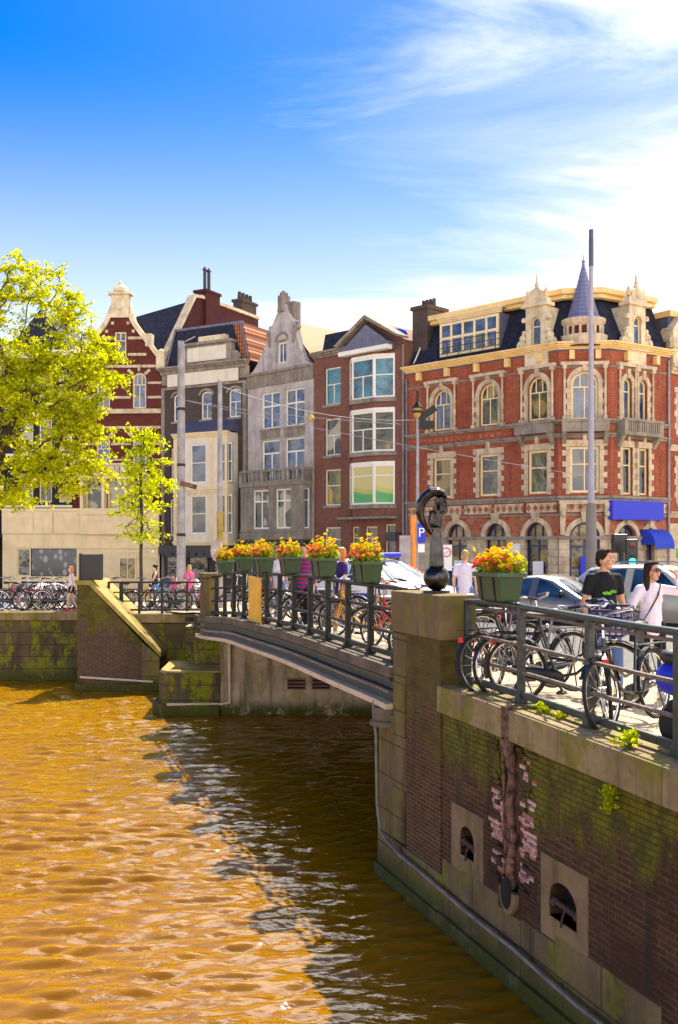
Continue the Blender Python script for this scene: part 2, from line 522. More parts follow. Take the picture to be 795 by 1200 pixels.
M = {}
M['brick_quay'] = brick('quay brick', (0.100, 0.044, 0.020), (0.045, 0.022, 0.012), (0.165, 0.11, 0.055), 0.20, 0.056, 0.007, 0.65, 0.7, moss=(1.1, 2.6, 0.95), bump=0.9)
M['brick_pillar'] = brick('pillar brick', (0.125, 0.055, 0.024), (0.062, 0.030, 0.016), (0.21, 0.14, 0.07), 0.20, 0.052, 0.007, 0.5, 0.5, moss=(0.6, 3.6, 0.55), bump=0.9)
M['brick_red'] = brick('orange red brick', (0.41, 0.088, 0.042), (0.31, 0.060, 0.034), (0.36, 0.17, 0.10), 0.22, 0.075, 0.010, 0.45, 0.6)
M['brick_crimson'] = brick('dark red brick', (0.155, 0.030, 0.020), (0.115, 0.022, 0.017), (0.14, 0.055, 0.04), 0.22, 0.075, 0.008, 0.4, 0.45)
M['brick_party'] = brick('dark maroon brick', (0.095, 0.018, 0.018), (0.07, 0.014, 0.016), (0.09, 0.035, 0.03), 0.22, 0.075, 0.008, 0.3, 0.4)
M['brick_brown'] = brick('brown brick', (0.25, 0.095, 0.066), (0.19, 0.07, 0.054), (0.24, 0.14, 0.11), 0.22, 0.075, 0.010, 0.3, 0.3)
M['brick_umber'] = brick('umber brick', (0.085, 0.062, 0.054), (0.06, 0.045, 0.040), (0.15, 0.11, 0.09), 0.22, 0.075, 0.010, 0.3, 0.3)
M['brick_black'] = brick('black painted brick', (0.022, 0.020, 0.024), (0.03, 0.026, 0.03), (0.02, 0.02, 0.02), 0.22, 0.075, 0.006, 0.3, 0.2)
M['brick_exposed'] = brick('broken brick', (0.46, 0.12, 0.07), (0.55, 0.27, 0.20), (0.66, 0.48, 0.42), 0.19, 0.062, 0.018, 0.5, 0.25, bump=1.0)
M['brick_diaper'] = brick('patterned brick', (0.36, 0.055, 0.03), (0.44, 0.20, 0.10), (0.36, 0.17, 0.1), 0.30, 0.16, 0.02, 0.2, 0.2)
M['coping'] = stone('coping stone', (0.29, 0.205, 0.105), moss=0.7, stain=0.6, scale=1.4)
M['pillar_stone'] = stone('pillar stone', (0.20, 0.135, 0.066), moss=0.5, stain=0.75, scale=1.2)
M['base_stone'] = stone('base stone', (0.165, 0.112, 0.058), moss=0.5, stain=0.8, scale=1.4, water=True, joints=(1.25, 0.46))
M['block_stone'] = stone('block stone', (0.23, 0.155, 0.085), moss=0.12, stain=0.7)
M['concrete'] = stone('abutment concrete', (0.50, 0.36, 0.23), moss=0.45, stain=0.95, scale=0.9, water=True)
M['moss_wall'] = stone('mossy stone', (0.11, 0.080, 0.036), moss=1.0, stain=0.6, scale=1.0, water=True, joints=(1.1, 0.4))
M['brick_wing'] = brick('wing wall brick', (0.12, 0.062, 0.035), (0.08, 0.042, 0.028), (0.16, 0.12, 0.08), 0.22, 0.07, 0.01, 0.3, 0.5, moss=(0.2, 3.4, 0.8))
M['slope_stone'] = stone('wing coping', (0.42, 0.29, 0.09), moss=0.5, stain=0.35)
M['cream'] = stone('cream stone', (0.74, 0.60, 0.40), stain=0.25, scale=1.6, bump=0.15)
M['sandstone'] = stone('sandstone', (0.60, 0.47, 0.32), stain=0.55, scale=2.2, bump=0.3)
M['rustic'] = stone('rusticated sandstone', (0.58, 0.45, 0.31), stain=0.55, scale=2.0, bump=0.35, joints=(0.9, 0.36))
M['cream_paint'] = plain('cream paint', (0.78, 0.60, 0.34), 0.5, var=0.08, scale=1.2, dirt=0.25)
M['yellow_paint'] = plain('ochre cream paint', (0.80, 0.55, 0.22), 0.5, var=0.1, scale=2.0, dirt=0.3)
M['white_paint'] = plain('white paint', (0.70, 0.62, 0.49), 0.45, var=0.06, scale=1.5, dirt=0.2)
M['white_frame'] = plain('white frame paint', (0.82, 0.78, 0.70), 0.4, var=0.05, scale=3)
M['cream_frame'] = plain('cream frame paint', (0.85, 0.66, 0.36), 0.4, var=0.06, scale=3)
M['grey_render'] = stone('grey render', (0.50, 0.44, 0.42), stain=0.5, scale=1.0, bump=0.2)
M['grey_stone'] = stone('dark grey stone', (0.29, 0.245, 0.20), stain=0.55, scale=1.5, bump=0.25)
M['slate'] = plain('slate', (0.022, 0.025, 0.045), 0.7, spec=0.15, var=0.35, scale=4, bump=0.3)
M['slate_moss'] = stone('mossy slate', (0.05, 0.05, 0.05), moss=0.5, stain=0.3, scale=2.0)
M['lead'] = plain('lead blue roof', (0.13, 0.13, 0.19), 0.45, var=0.2, scale=3, bump=0.2)
M['lead_dark'] = plain('dark lead', (0.075, 0.08, 0.14), 0.45, var=0.2, scale=3)
k = NT('orange roof tile')
w1 = k.n('ShaderNodeTexWave', wave_type='BANDS', bands_direction='X'); w1.inputs['Scale'].default_value = 1.6
k.l(k.coord(), w1.inputs['Vector'])
w2 = k.n('ShaderNodeTexWave', wave_type='BANDS', bands_direction='Z'); w2.inputs['Scale'].default_value = 1.2
k.l(k.coord(), w2.inputs['Vector'])
hh = k.math('MULTIPLY', w1.outputs['Fac'], k.math('ADD', w2.outputs['Fac'], 0.4))
k.set(Base_Color=k.mix(hh, (0.14, 0.035, 0.015), (0.50, 0.18, 0.06)), Roughness=0.8); k.bump(hh, 0.8, 0.05)
M['tile'] = k.mat
M['tile_sand'] = plain('sandy tile', (0.42, 0.27, 0.15), 0.85, var=0.2, scale=7, bump=0.4)
M['glass_blue'] = glass('window glass', (0.010, 0.030, 0.085), (0.45, 0.42, 0.36), amt=0.28)
M['glass_dark'] = glass('dark window glass', (0.012, 0.012, 0.014), (0.35, 0.30, 0.2), amt=0.35)
M['glass_amber'] = glass('window glass with painted amber reflections', (0.035, 0.030, 0.012), (0.55, 0.36, 0.08), amt=0.65, spec=0.6)  # amber patches painted in for yellow reflections of the houses opposite
M['glass_teal'] = glass('teal curtained glass', (0.01, 0.06, 0.09), (0.06, 0.30, 0.36), amt=0.7)
M['glass_curtain'] = glass('curtained window glass', (0.03, 0.03, 0.02), (0.55, 0.50, 0.34), amt=0.9, spec=0.6)
M['glass_yellow'] = glass('yellow blinds glass', (0.10, 0.08, 0.01), (0.6, 0.42, 0.04), amt=0.85, spec=0.6)
M['car_glass'] = glass('car glass', (0.015, 0.035, 0.06), None, 0.03)
M['navy'] = plain('navy paint', (0.012, 0.014, 0.085), 0.35, var=0.1)
M['dark_frame'] = plain('dark frame paint', (0.015, 0.018, 0.03), 0.4)
M['sign_blue'] = plain('blue sign', (0.010, 0.025, 0.55), 0.5, var=0.03)
M['awning_blue'] = plain('blue canvas', (0.012, 0.05, 0.50), 0.7, var=0.12)
M['steel'] = plain('weathered grey steel paint', (0.045, 0.052, 0.046), 0.45, metal=0.15, var=0.35, scale=14, bump=0.15, dirt=0.3)
M['steel_dark'] = plain('black steel paint', (0.016, 0.018, 0.015), 0.5, spec=0.3, var=0.3, scale=12)
M['rail_rust'] = plain('worn rail paint', (0.16, 0.12, 0.085), 0.55, var=0.45, scale=18, metal=0.1, bump=0.2)
M['girder'] = plain('grey green girder paint', (0.045, 0.045, 0.038), 0.5, var=0.3, scale=5, dirt=0.6)
M['girder_beige'] = plain('beige flange paint', (0.62, 0.47, 0.31), 0.6, var=0.12, scale=3, dirt=0.2)
M['kerb'] = stone('bridge kerb stone', (0.15, 0.118, 0.08), stain=0.6, scale=1.5)
M['rust'] = plain('rusty iron', (0.055, 0.026, 0.016), 0.8, var=0.6, scale=11, bump=0.4)
M['rust_pale'] = plain('lime crusted iron', (0.15, 0.075, 0.048), 0.9, var=0.85, scale=13, bump=1.0, dirt=0.8)
M['cable'] = plain('dirty cable conduit', (0.17, 0.145, 0.12), 0.6, var=0.3, scale=6, dirt=0.5)
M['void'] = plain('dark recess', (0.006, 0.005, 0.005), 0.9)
M['bronze'] = plain('dark bronze', (0.05, 0.044, 0.042), 0.24, metal=0.9, var=0.45, scale=9, bump=0.2)
M['planter'] = plain('green planter plastic', (0.032, 0.062, 0.018), 0.5, var=0.15, scale=5)
M['planter_rim'] = plain('grey green planter rim', (0.05, 0.082, 0.036), 0.5, var=0.15, scale=5)
M['soil'] = plain('soil', (0.03, 0.018, 0.01), 0.95, var=0.5, scale=40)
M['orange_board'] = plain('orange board', (0.88, 0.44, 0.010), 0.55, var=0.1, scale=3, dirt=0.15)
M['board_dark'] = plain('dark panel', (0.034, 0.027, 0.024), 0.55, var=0.1)
M['pole_grey'] = plain('grey pole', (0.30, 0.275, 0.29), 0.55, var=0.25, scale=3, dirt=0.5)
M['mast'] = plain('lilac grey mast', (0.36, 0.32, 0.38), 0.4, var=0.1, scale=2)
M['mast_base'] = plain('brown grey mast sleeve', (0.19, 0.16, 0.145), 0.5, var=0.15, scale=2)
M['black'] = plain('black paint', (0.012, 0.012, 0.013), 0.35)
M['rubber'] = plain('rubber', (0.014, 0.013, 0.013), 0.8)
M['chrome'] = plain('bright metal', (0.62, 0.6, 0.58), 0.22, metal=0.9, var=0.1)
M['leather'] = plain('saddle leather', (0.02, 0.016, 0.016), 0.45)
M['orange_pole'] = plain('orange pole', (0.75, 0.25, 0.03), 0.5, var=0.15)
M['white_sign'] = plain('white sign', (0.8, 0.8, 0.8), 0.5, var=0.03)
M['red_sign'] = plain('red sign', (0.65, 0.02, 0.02), 0.5, var=0.03)
M['skin'] = plain('skin', (0.60, 0.30, 0.18), 0.5, var=0.06, scale=10)
M['skin_pale'] = plain('pale skin', (0.70, 0.40, 0.27), 0.5, var=0.06, scale=10)
M['lips'] = plain('lips', (0.42, 0.12, 0.09), 0.4)
M['hair_brown'] = plain('dark brown hair', (0.028, 0.013, 0.008), 0.75, spec=0.2, var=0.4, scale=30)
M['hair_red'] = plain('ginger hair', (0.55, 0.18, 0.02), 0.5, var=0.3, scale=30)
M['hair_blond'] = plain('blond hair', (0.42, 0.24, 0.07), 0.5, var=0.3, scale=30)
def cloth(name, c, var=0.15, stripes=None):
    k = NT(name)
    n1 = k.noise(7, 5, 0.6)
    cc = k.mix(k.ramp(n1, 0.3, 0.7), tuple(x * (1 - var) for x in c), tuple(min(1, x * (1 + var)) for x in c))
    if stripes:
        w = k.n('ShaderNodeTexWave', wave_type='BANDS', bands_direction='Z'); w.inputs['Scale'].default_value = stripes[1]
        w.inputs['Distortion'].default_value = 0.4
        k.l(k.coord(), w.inputs['Vector'])
        cc = k.mix(k.ramp(w.outputs['Fac'], 0.42, 0.58), cc, stripes[0])
    k.set(Base_Color=cc, Roughness=0.85, Specular_IOR_Level=0.2)
    k.bump(k.noise(9, 5, 0.6), 0.35, 0.03)
    return k.mat
M['tee_black'] = cloth('black cotton', (0.016, 0.016, 0.018))
M['jeans'] = cloth('blue denim', (0.13, 0.20, 0.42))
M['blouse'] = cloth('pale lilac blouse', (0.82, 0.72, 0.80), 0.05, ((0.74, 0.63, 0.74), 11.0))
M['trousers_black'] = cloth('black trousers', (0.013, 0.013, 0.018))
M['shirt_white'] = cloth('white shirt', (0.76, 0.68, 0.80), 0.05)
M['shirt_striped'] = cloth('red blue striped shirt', (0.50, 0.03, 0.05), 0.1, ((0.05, 0.06, 0.32), 4.0))
M['shirt_purple'] = cloth('purple shirt', (0.06, 0.03, 0.15))
M['shirt_pink'] = cloth('pink shirt', (0.75, 0.12, 0.30))
M['trousers_tan'] = cloth('tan trousers', (0.42, 0.22, 0.09))
M['top_white'] = cloth('white top', (0.78, 0.74, 0.78), 0.05)
M['lime_print'] = plain('lime print', (0.12, 0.42, 0.02), 0.8, var=0.25, scale=25)
M['leaf_lime'] = leafmat('lime leaves', (0.22, 0.27, 0.010), (0.48, 0.49, 0.012), (0.70, 0.65, 0.02), 0.58, (1.35, 1.38, 0.5))
M['leaf_green'] = leafmat('fresh green leaves', (0.28, 0.35, 0.010), (0.50, 0.53, 0.012), (0.66, 0.64, 0.015), 0.6, (1.35, 1.4, 0.5))
M['leaf_plant'] = leafmat('plant leaves', (0.07, 0.14, 0.01), (0.16, 0.25, 0.012), (0.32, 0.36, 0.015), 0.4)
M['petal_orange'] = leafmat('orange petals', (0.75, 0.09, 0.03), (0.82, 0.20, 0.07), (0.85, 0.36, 0.22), 0.3, (1, 0.9, 0.8))
M['petal_yellow'] = leafmat('yellow petals', (0.80, 0.42, 0.01), (0.85, 0.60, 0.015), (0.80, 0.68, 0.03), 0.35, (1.1, 1, 0.6))
M['bark'] = plain('bark', (0.055, 0.035, 0.022), 0.9, var=0.4, scale=8, bump=0.6)

# street paving: warm clinker and slabs, blurred by wear
k = NT('street paving')
b = k.n('ShaderNodeTexBrick'); b.inputs['Scale'].default_value = 1.0
b.inputs['Brick Width'].default_value = 0.21; b.inputs['Row Height'].default_value = 0.10; b.inputs['Mortar Size'].default_value = 0.008
k.l(k.coord(), b.inputs['Vector'])
k.inp(b, 'Color1', (0.56, 0.44, 0.29)); k.inp(b, 'Color2', (0.47, 0.36, 0.24)); k.inp(b, 'Mortar', (0.33, 0.25, 0.16))
g = k.noise(0.5, 6, 0.65)
k.set(Base_Color=k.mix(k.math('MULTIPLY', k.ramp(g, 0.42, 0.7), 0.45), b.outputs['Color'], (0.20, 0.15, 0.10)), Roughness=0.85, Specular_IOR_Level=0.2)
k.bump(k.math('MULTIPLY_ADD', b.outputs['Fac'], -0.5, k.noise(20, 4, 0.6)), 0.4, 0.01)
M['paving'] = k.mat
k = NT('far ground')
k.set(Base_Color=k.mix(k.noise(0.4, 5, 0.6), (0.36, 0.28, 0.19), (0.52, 0.41, 0.28)), Roughness=0.9)
M['ground'] = k.mat

# canal water: turbid ochre with wind ripples running across the view
k = NT('canal water')
co = k.coord()
m1 = k.n('ShaderNodeMapping'); m1.inputs['Scale'].default_value = (0.50, 1.55, 1); m1.inputs['Rotation'].default_value = (0, 0, R(12)); k.l(co, m1.inputs[0])
a1 = k.noise(1.35, 4, 0.48, vec=m1.outputs[0], dist=0.5)
m2 = k.n('ShaderNodeMapping'); m2.inputs['Scale'].default_value = (0.9, 2.1, 1); m2.inputs['Rotation'].default_value = (0, 0, R(-14)); k.l(co, m2.inputs[0])
a2 = k.noise(3.6, 3, 0.5, vec=m2.outputs[0], dist=0.4)
h = k.math('ADD', k.math('MULTIPLY', a1, 1.0), k.math('MULTIPLY', a2, 0.32))
mud = k.noise(0.35, 4, 0.6)
geo = k.n('ShaderNodeNewGeometry')
# what comes up out of the turbid water does not follow the ripples; only the mirror on top does
up = k.n('ShaderNodeCombineXYZ'); up.inputs[2].default_value = 1.0
k.set(Base_Color=k.mix(mud, (0.155, 0.064, 0.0008), (0.23, 0.105, 0.0012)), Roughness=1.0, Specular_IOR_Level=0.0, IOR=1.33,
      Subsurface_Weight=1.0, Subsurface_Radius=(1.0, 1.0, 1.0), Subsurface_Scale=0.16, Normal=up.outputs[0])
bmp = k.n('ShaderNodeBump'); bmp.inputs['Strength'].default_value = 0.8; bmp.inputs['Distance'].default_value = 0.08; k.l(h, bmp.inputs['Height'])
gls = k.n('ShaderNodeBsdfGlossy'); gls.inputs['Roughness'].default_value = 0.03; k.l(bmp.outputs[0], gls.inputs['Normal'])
frn = k.n('ShaderNodeFresnel'); frn.inputs['IOR'].default_value = 1.5; k.l(bmp.outputs[0], frn.inputs['Normal'])
ms = k.n('ShaderNodeMixShader'); k.l(frn.outputs[0], ms.inputs[0]); k.l(k.bsdf.outputs[0], ms.inputs[1]); k.l(gls.outputs[0], ms.inputs[2]); k.l(ms.outputs[0], k.out.inputs[0])
M['water'] = k.mat
# ------------------------------------------------------------------ walls with openings
def arch_pts(a, b, spring, crown, seg=12):
    m = (a + b) / 2; w = (b - a) / 2; h = crown - spring
    return [(m - w * math.cos(math.pi * i / seg), spring + h * math.sin(math.pi * i / seg)) for i in range(seg + 1)]
def wall_face(mb, u0, u1, z0, z1, ops=(), y=0.0, depth=0.25, mi=None, seg=12):
    """front wall in the plane y with openings (a, b, c, d, rise); the reveals run back to y+depth"""
    us = sorted({u0, u1} | {v for o in ops for v in o[:2]})
    zs = sorted({z0, z1} | {v for o in ops for v in o[2:4]})
    us = [u for u in us if u0 - 1e-6 <= u <= u1 + 1e-6]; zs = [z for z in zs if z0 - 1e-6 <= z <= z1 + 1e-6]
    for ua, ub in zip(us, us[1:]):
        for za, zb in zip(zs, zs[1:]):
            cu, cz = (ua + ub) / 2, (za + zb) / 2
            if any(o[0] < cu < o[1] and o[2] < cz < o[3] for o in ops): continue
            mb.quad((ua, y, za), (ub, y, za), (ub, y, zb), (ua, y, zb), mi)
    for o in ops:
        a, b, c, d = o[:4]; rise = o[4] if len(o) > 4 else 0
        y2 = y + depth
        if rise:
            pts = arch_pts(a, b, d - rise, d, seg); h = len(pts) // 2
            for i in range(h):
                mb.add([(a, y, d), (pts[i][0], y, pts[i][1]), (pts[i + 1][0], y, pts[i + 1][1])], [(0, 1, 2)], mi)
            for i in range(h, len(pts) - 1):
                mb.add([(b, y, d), (pts[i][0], y, pts[i][1]), (pts[i + 1][0], y, pts[i + 1][1])], [(0, 1, 2)], mi)
            line = [(a, c)] + pts + [(b, c)]
        else:
            line = [(a, c), (a, d), (b, d), (b, c)]
        for p, q in zip(line, line[1:] + line[:1]):
            mb.quad((p[0], y, p[1]), (q[0], y, q[1]), (q[0], y2, q[1]), (p[0], y2, p[1]), mi)
def arch_ring(mb, a, b, spring, crown, w, y0, y1, seg=14, mi=None, gap=0.0):
    inn = arch_pts(a, b, spring, crown, seg); out = arch_pts(a - w, b + w, spring, crown + w, seg)
    for i in range(seg):
        p = [inn[i], inn[i + 1], out[i + 1], out[i]]
        mb.prism(p, y0, y1, mi)

# ------------------------------------------------------------------ water and ground
import numpy as np
def water_sheet():
    xs = np.arange(-16.0, 5.01, 0.055); ys = np.concatenate([np.arange(4.0, 18.0, 0.045), np.arange(18.0, 35.0, 0.075)])
    X, Y = np.meshgrid(xs, ys)
    rg = np.random.RandomState(4)
    Z = np.zeros_like(X)
    for i in range(34):
        lam = 0.15 * (0.55 / 0.15) ** rg.rand()
        th = math.radians(90 + 8 + rg.randn() * 17)
        kx, ky = math.cos(th) * 2 * math.pi / lam, math.sin(th) * 2 * math.pi / lam
        ph = rg.rand() * 6.28
        wob = 0.5 * np.sin(X * (0.7 + rg.rand()) + Y * 0.4 * rg.randn() + rg.rand() * 6)
        env = 0.6 + 0.4 * np.sin(X * rg.randn() * 0.5 + Y * rg.randn() * 0.5 + rg.rand() * 6)
        s = np.sin(kx * X + ky * Y + ph + wob)
        Z += env * 0.0165 * lam ** 1.0 * (s + 0.25 * np.cos(2 * (kx * X + ky * Y + ph + wob)))
    v = np.stack([X, Y, Z], -1).reshape(-1, 3)
    ny, nx = X.shape
    a = (np.arange(ny - 1)[:, None] * nx + np.arange(nx - 1)[None]).reshape(-1)
    f = np.stack([a, a + 1, a + nx + 1, a + nx], -1)
    me = bpy.data.meshes.new('canal_water')
    me.vertices.add(len(v)); me.vertices.foreach_set('co', v.astype(np.float32).ravel())
    me.loops.add(f.size); me.loops.foreach_set('vertex_index', f.astype(np.int32).ravel())
    me.polygons.add(len(f)); me.polygons.foreach_set('loop_start', np.arange(0, f.size, 4, dtype=np.int32))
    me.polygons.foreach_set('use_smooth', np.ones(len(f), dtype=bool))
    me.update(calc_edges=True); me.validate()
    me.materials.append(M['water'])
    o = bpy.data.objects.new('canal_water', me); col.objects.link(o)
    return o
struct(water_sheet())
mb = MB()
for a, b, c, d in ((-160, -60, -16, 60), (5, -60, 160, 60), (-16, -60, 5, 4), (-16, 35, 5, 60)): mb.quad((a, b, 0), (c, b, 0), (c, d, 0), (a, d, 0))
struct(build('outer_water', mb, M['water']))
# the far bank and the town behind it; beyond the left quay the street dips a little
def ground_z(x, y):
    a = min(1, max(0, (y - 35.8) / 3)); b = min(1, max(0, (-x - 2.5) / 4))
    return 2.25 - .6 * a * a * (3 - 2 * a) * b
mb = MB()
ys = [33.9, 35.5, 36.2, 36.9, 37.6, 38.3, 39, 42, 50, 70, 120, 400, 2500]
xs = [-2500, -300, -60, -30, -15, -8, -6.5, -5.5, -4.5, -3.5, -2.5, 20, 60, 300, 2500]
for a, b in zip(ys, ys[1:]):
    for c, d in zip(xs, xs[1:]):
        mb.quad((c, a, ground_z(c, a)), (d, a, ground_z(d, a)), (d, b, ground_z(d, b)), (c, b, ground_z(c, b)))
mb.quad((-7.2, 32.4, 2.25), (-4.2, 32.4, 2.25), (-4.2, 33.9, 2.25), (-7.2, 33.9, 2.25))
mb.quad((-4.2, 28.0, 2.25), (20, 28.0, 2.25), (20, 33.9, 2.25), (-4.2, 33.9, 2.25))
struct(build('town_ground', mb, M['ground']))
mb = MB()
S = [i * 0.75 for i in range(-17, 30)]; T = [0.34, 0.6, 1, 1.6, 2.4, 3.4, 5, 7, 9, 12, 16, 20, 26, 34, 46]
vs = []; fs = []
for s in S:
    for t in T:
        x, y = st(s, t)
        vs.append((x, y, street_z(x, y) - 0.008 + 0.012 * mnoise.noise((x * .7, y * .7, 0))))
for i in range(len(S) - 1):
    for j in range(len(T) - 1):
        a = i * len(T) + j; fs.append((a, a + 1, a + len(T) + 1, a + len(T)))
mb.add(vs, fs)
struct(build('street', mb, M['paving'], smooth=40))

# frame along the quay line: x towards the camera, y to the street, z up from the water
def on_line(name, label, cat, x=0, y=0, z=0, group=None):
    p = P0 - U * x + NRM * y
    return thing(name, label, cat, (p.x, p.y, z), ANG_L + math.pi, group)
def ez(x): return interp(EDGE_Z, -x)

# ------------------------------------------------------------------ right quay wall
qw = on_line('quay_wall', 'mossy dark brick quay wall with stone coping at the right of the canal', 'quay wall')
NI = [(2.17, 2.53, 0.99, 1.33, 0.15), (4.13, 4.62, 0.97, 1.33, 0.19)]
SLOT = (2.84, 3.88, 0.96, 2.48)
BASE = 0.50
mb = MB()
wall_face(mb, 1.68, 12.5, BASE, 2.48, NI + [SLOT], 0.0, 0.16)
mb.quad((12.5, 0, -0.6), (12.5, 0.5, -0.6), (12.5, 0.5, 2.48), (12.5, 0, 2.48))
build('brick_face', mb, M['brick_quay'], qw)
# rough stone base whose top steps up and down through the brickwork
mb = MB()
r2 = random.Random(3)
x = 1.68
while x < 12.5:
    w = r2.uniform(0.45, 0.9)
    top = BASE + r2.choice([0.02, 0.12, 0.24, 0.33, 0.1])
    for n in NI:
        if x + w > n[0] - 0.2 and x < n[1] + 0.2: top = max(top, 0.80 if n is NI[0] else 0.74)
    if x + w > 12.5: w = 12.5 - x
    if 2.95 < x + w / 2 < 3.7: top = 0.72
    mb.box(x + 0.003, x + w - 0.003, -0.012 - r2.random() * 0.012, 0.3, -0.7, top)
    x += w
mb.box(1.66, 12.5, -0.075, 0.2, -0.7, 0.17)
build('stone_base', mb, M['base_stone'], qw, bevel=0.012)
# coping in long blocks
mb = MB()
xs = [1.62, 2.9, 4.35, 5.9, 7.4, 9.2, 10.8, 12.5]
for a, b in zip(xs, xs[1:]):
    za, zb = ez(a), ez(b)
    a2, b2 = a + .004, b - .004
    if a < 3.3 < b:       # the coping is broken through over the drain
        segs = [(a2, 3.24), (3.40, b2)]
    else: segs = [(a2, b2)]
    for c, d in segs:
        zc = za + (zb - za) * (c - a) / (b - a); zd = za + (zb - za) * (d - a) / (b - a)
        mb.add([(c, -.055, zc - .31), (d, -.055, zd - .31), (d, .55, zd - .31), (c, .55, zc - .31), (c, -.055, zc), (d, -.055, zd), (d, .55, zd), (c, .55, zc)],
               [(0, 3, 2, 1), (4, 5, 6, 7), (0, 1, 5, 4), (1, 2, 6, 5), (2, 3, 7, 6), (3, 0, 4, 7)])
build('coping', mb, M['coping'], qw, bevel=0.014)
for (a, b, c, d, rise), (ba, bb, bc, bd), lab in zip(NI, [(1.95, 2.74, 0.80, 1.52), (3.98, 4.79, 0.76, 1.52)], ['far', 'near']):
    m = MB(); wall_face(m, ba, bb, bc, bd, [(a, b, c, d, rise)], -0.014, 0.16)
    for p, q in (((ba, bc), (bb, bc)), ((bb, bc), (bb, bd)), ((bb, bd), (ba, bd)), ((ba, bd), (ba, bc))):
        m.quad((p[0], -.014, p[1]), (q[0], -.014, q[1]), (q[0], .02, q[1]), (p[0], .02, p[1]))
    blk = build('mooring_block', m, M['block_stone'], qw)
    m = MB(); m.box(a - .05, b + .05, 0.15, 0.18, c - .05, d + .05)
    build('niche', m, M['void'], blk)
    m = MB(); zc = c + 0.13
    m.tube([(a - .03, .02, zc + .02), (b + .03, .035, zc - .02)], 0.026, 8)
    m.ball((a + .06, .015, zc + .01), .045, 8, 6); m.ball((b - .05, .03, zc - .01), .05, 8, 6)
    m.tube([((a + b) / 2 + .02, .02, zc + .02), ((a + b) / 2 + .03, -.03, zc - .05), ((a + b) / 2, -.03, zc - .16)], .012, 6)
    build('mooring_bar', m, M['rust'], blk, smooth=40)
# the broken slot with a rusted drain
m = MB()
r2 = random.Random(11)
z = SLOT[2]
row = 0
m_dark = MB()
while z < SLOT[3] - .01:
    wl = 0.30 + 0.10 * mnoise.noise((z * 2.9, 3, 0)) + r2.random() * .06
    wr = 0.34 + 0.12 * mnoise.noise((z * 2.3, 9, 0)) + r2.random() * .06
    pink = 0.45 + 0.35 * mnoise.noise((z * 4, 5, 2)) + 1.0 * math.exp(-((z - 1.55) / .26) ** 2)
    for (p, q, sgn) in ((SLOT[0], SLOT[0] + wl, 1), (SLOT[1] - wr, SLOT[1], -1)):
        xx = p
        while xx < q - .01:
            e = min(q, xx + r2.uniform(.07, .14))
            near_gap = (q - xx < .13) if sgn > 0 else (xx - p < .13)
            y0 = r2.uniform(.0, .05) if near_gap else r2.uniform(-.003, .006)
            (m if r2.random() < pink * (1 if near_gap else (.8 if (q - xx < .28 if sgn > 0 else xx - p < .28) else .25)) - .25 else m_dark).box(xx + .003, e - .003, y0, .15, z + .003, z + .049)
            xx = e
    z += 0.052
build('broken_brickwork', m, M['brick_exposed'], qw)
build('dark_brick_edge', m_dark, M['brick_quay'], qw)
m = MB(); m.box(SLOT[0] - .02, SLOT[1] + .02, .12, .19, SLOT[2] - .02, SLOT[3] + .02)
build('slot_back', m, M['rust_pale'], qw)
m = MB()
m.tube([(3.32, .02, 2.80), (3.32, .0, 2.35), (3.35, .02, 2.1), (3.33, -.005, 1.8), (3.36, .03, 1.5), (3.34, .0, 1.15), (3.33, .02, .95)], [.06, .058, .042, .05, .038, .052, .045], 10)
m.tube([(3.20, -.015, 2.35), (3.24, -.02, 2.0), (3.21, 0, 1.7), (3.26, -.01, 1.3)], .018, 6)
m.box(3.18, 3.30, -.03, .05, 2.3, 2.45); m.box(3.235, 3.405, -.05, .10, 2.50, 2.795)
build('drain_pipe', m, M['rust_pale'], qw, smooth=40)
m = MB()
seg = 10
outer = [(3.36 + .17 * math.cos(math.pi * i / seg + math.pi), .96 + .25 * math.sin(math.pi * i / seg + math.pi)) for i in range(seg + 1)]
m.prism(outer, -.06, .08)
build('drain_spout', m, M['block_stone'], qw, bevel=.015)
m = MB()
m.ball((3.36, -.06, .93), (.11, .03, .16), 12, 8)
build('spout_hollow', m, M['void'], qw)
m = MB()
pts = [(-.36, -.10, 2.35), (-.34, -.12, 2.2), (-.20, -.13, 1.9), (-.16, -.13, 1.0), (-.05, -.13, .68), (.2, -.13, .60)]
pts += [(.6 + i * .6, -.10 - .008 * math.sin(i * 2), .52 - .015 * i + .012 * math.sin(i * 1.7)) for i in range(21)]
m.tube(pts, .021, 8)
build('cable_pipe', m, M['cable'], qw, smooth=40)

# ------------------------------------------------------------------ pillar at the bridge end
pl = on_line('bridge_pillar', 'stout stone capped brick pillar carrying the bronze figure', 'pillar')
m = MB(); m.box(.56, 1.62, -.005, .40, .55, 3.31); m.box(.13, .56, .008, .38, 1.0, 3.31)
build('brick_shaft', m, M['brick_pillar'], pl)
m = MB()
z = .62
i = 0
while z < 3.3:
    h = .68
    m.box(.12, .55 if i % 2 else .50, -.014, .385, z, min(z + h, 3.305) - .005); z += h; i += 1
m.box(-.42, 1.70, -.03, .42, -.7, .60); m.box(-.44, 1.72, -.08, .42, -.7, .16)
m.box(-.42, .118, -.012, .42, .605, 2.2)
build('stone_quoin', m, M['base_stone'], pl, bevel=.012)
m = MB(); m.box(.10, 1.67, -.04, .44, 3.315, 3.845)
build('stone_cap', m, M['pillar_stone'], pl, bevel=.022)

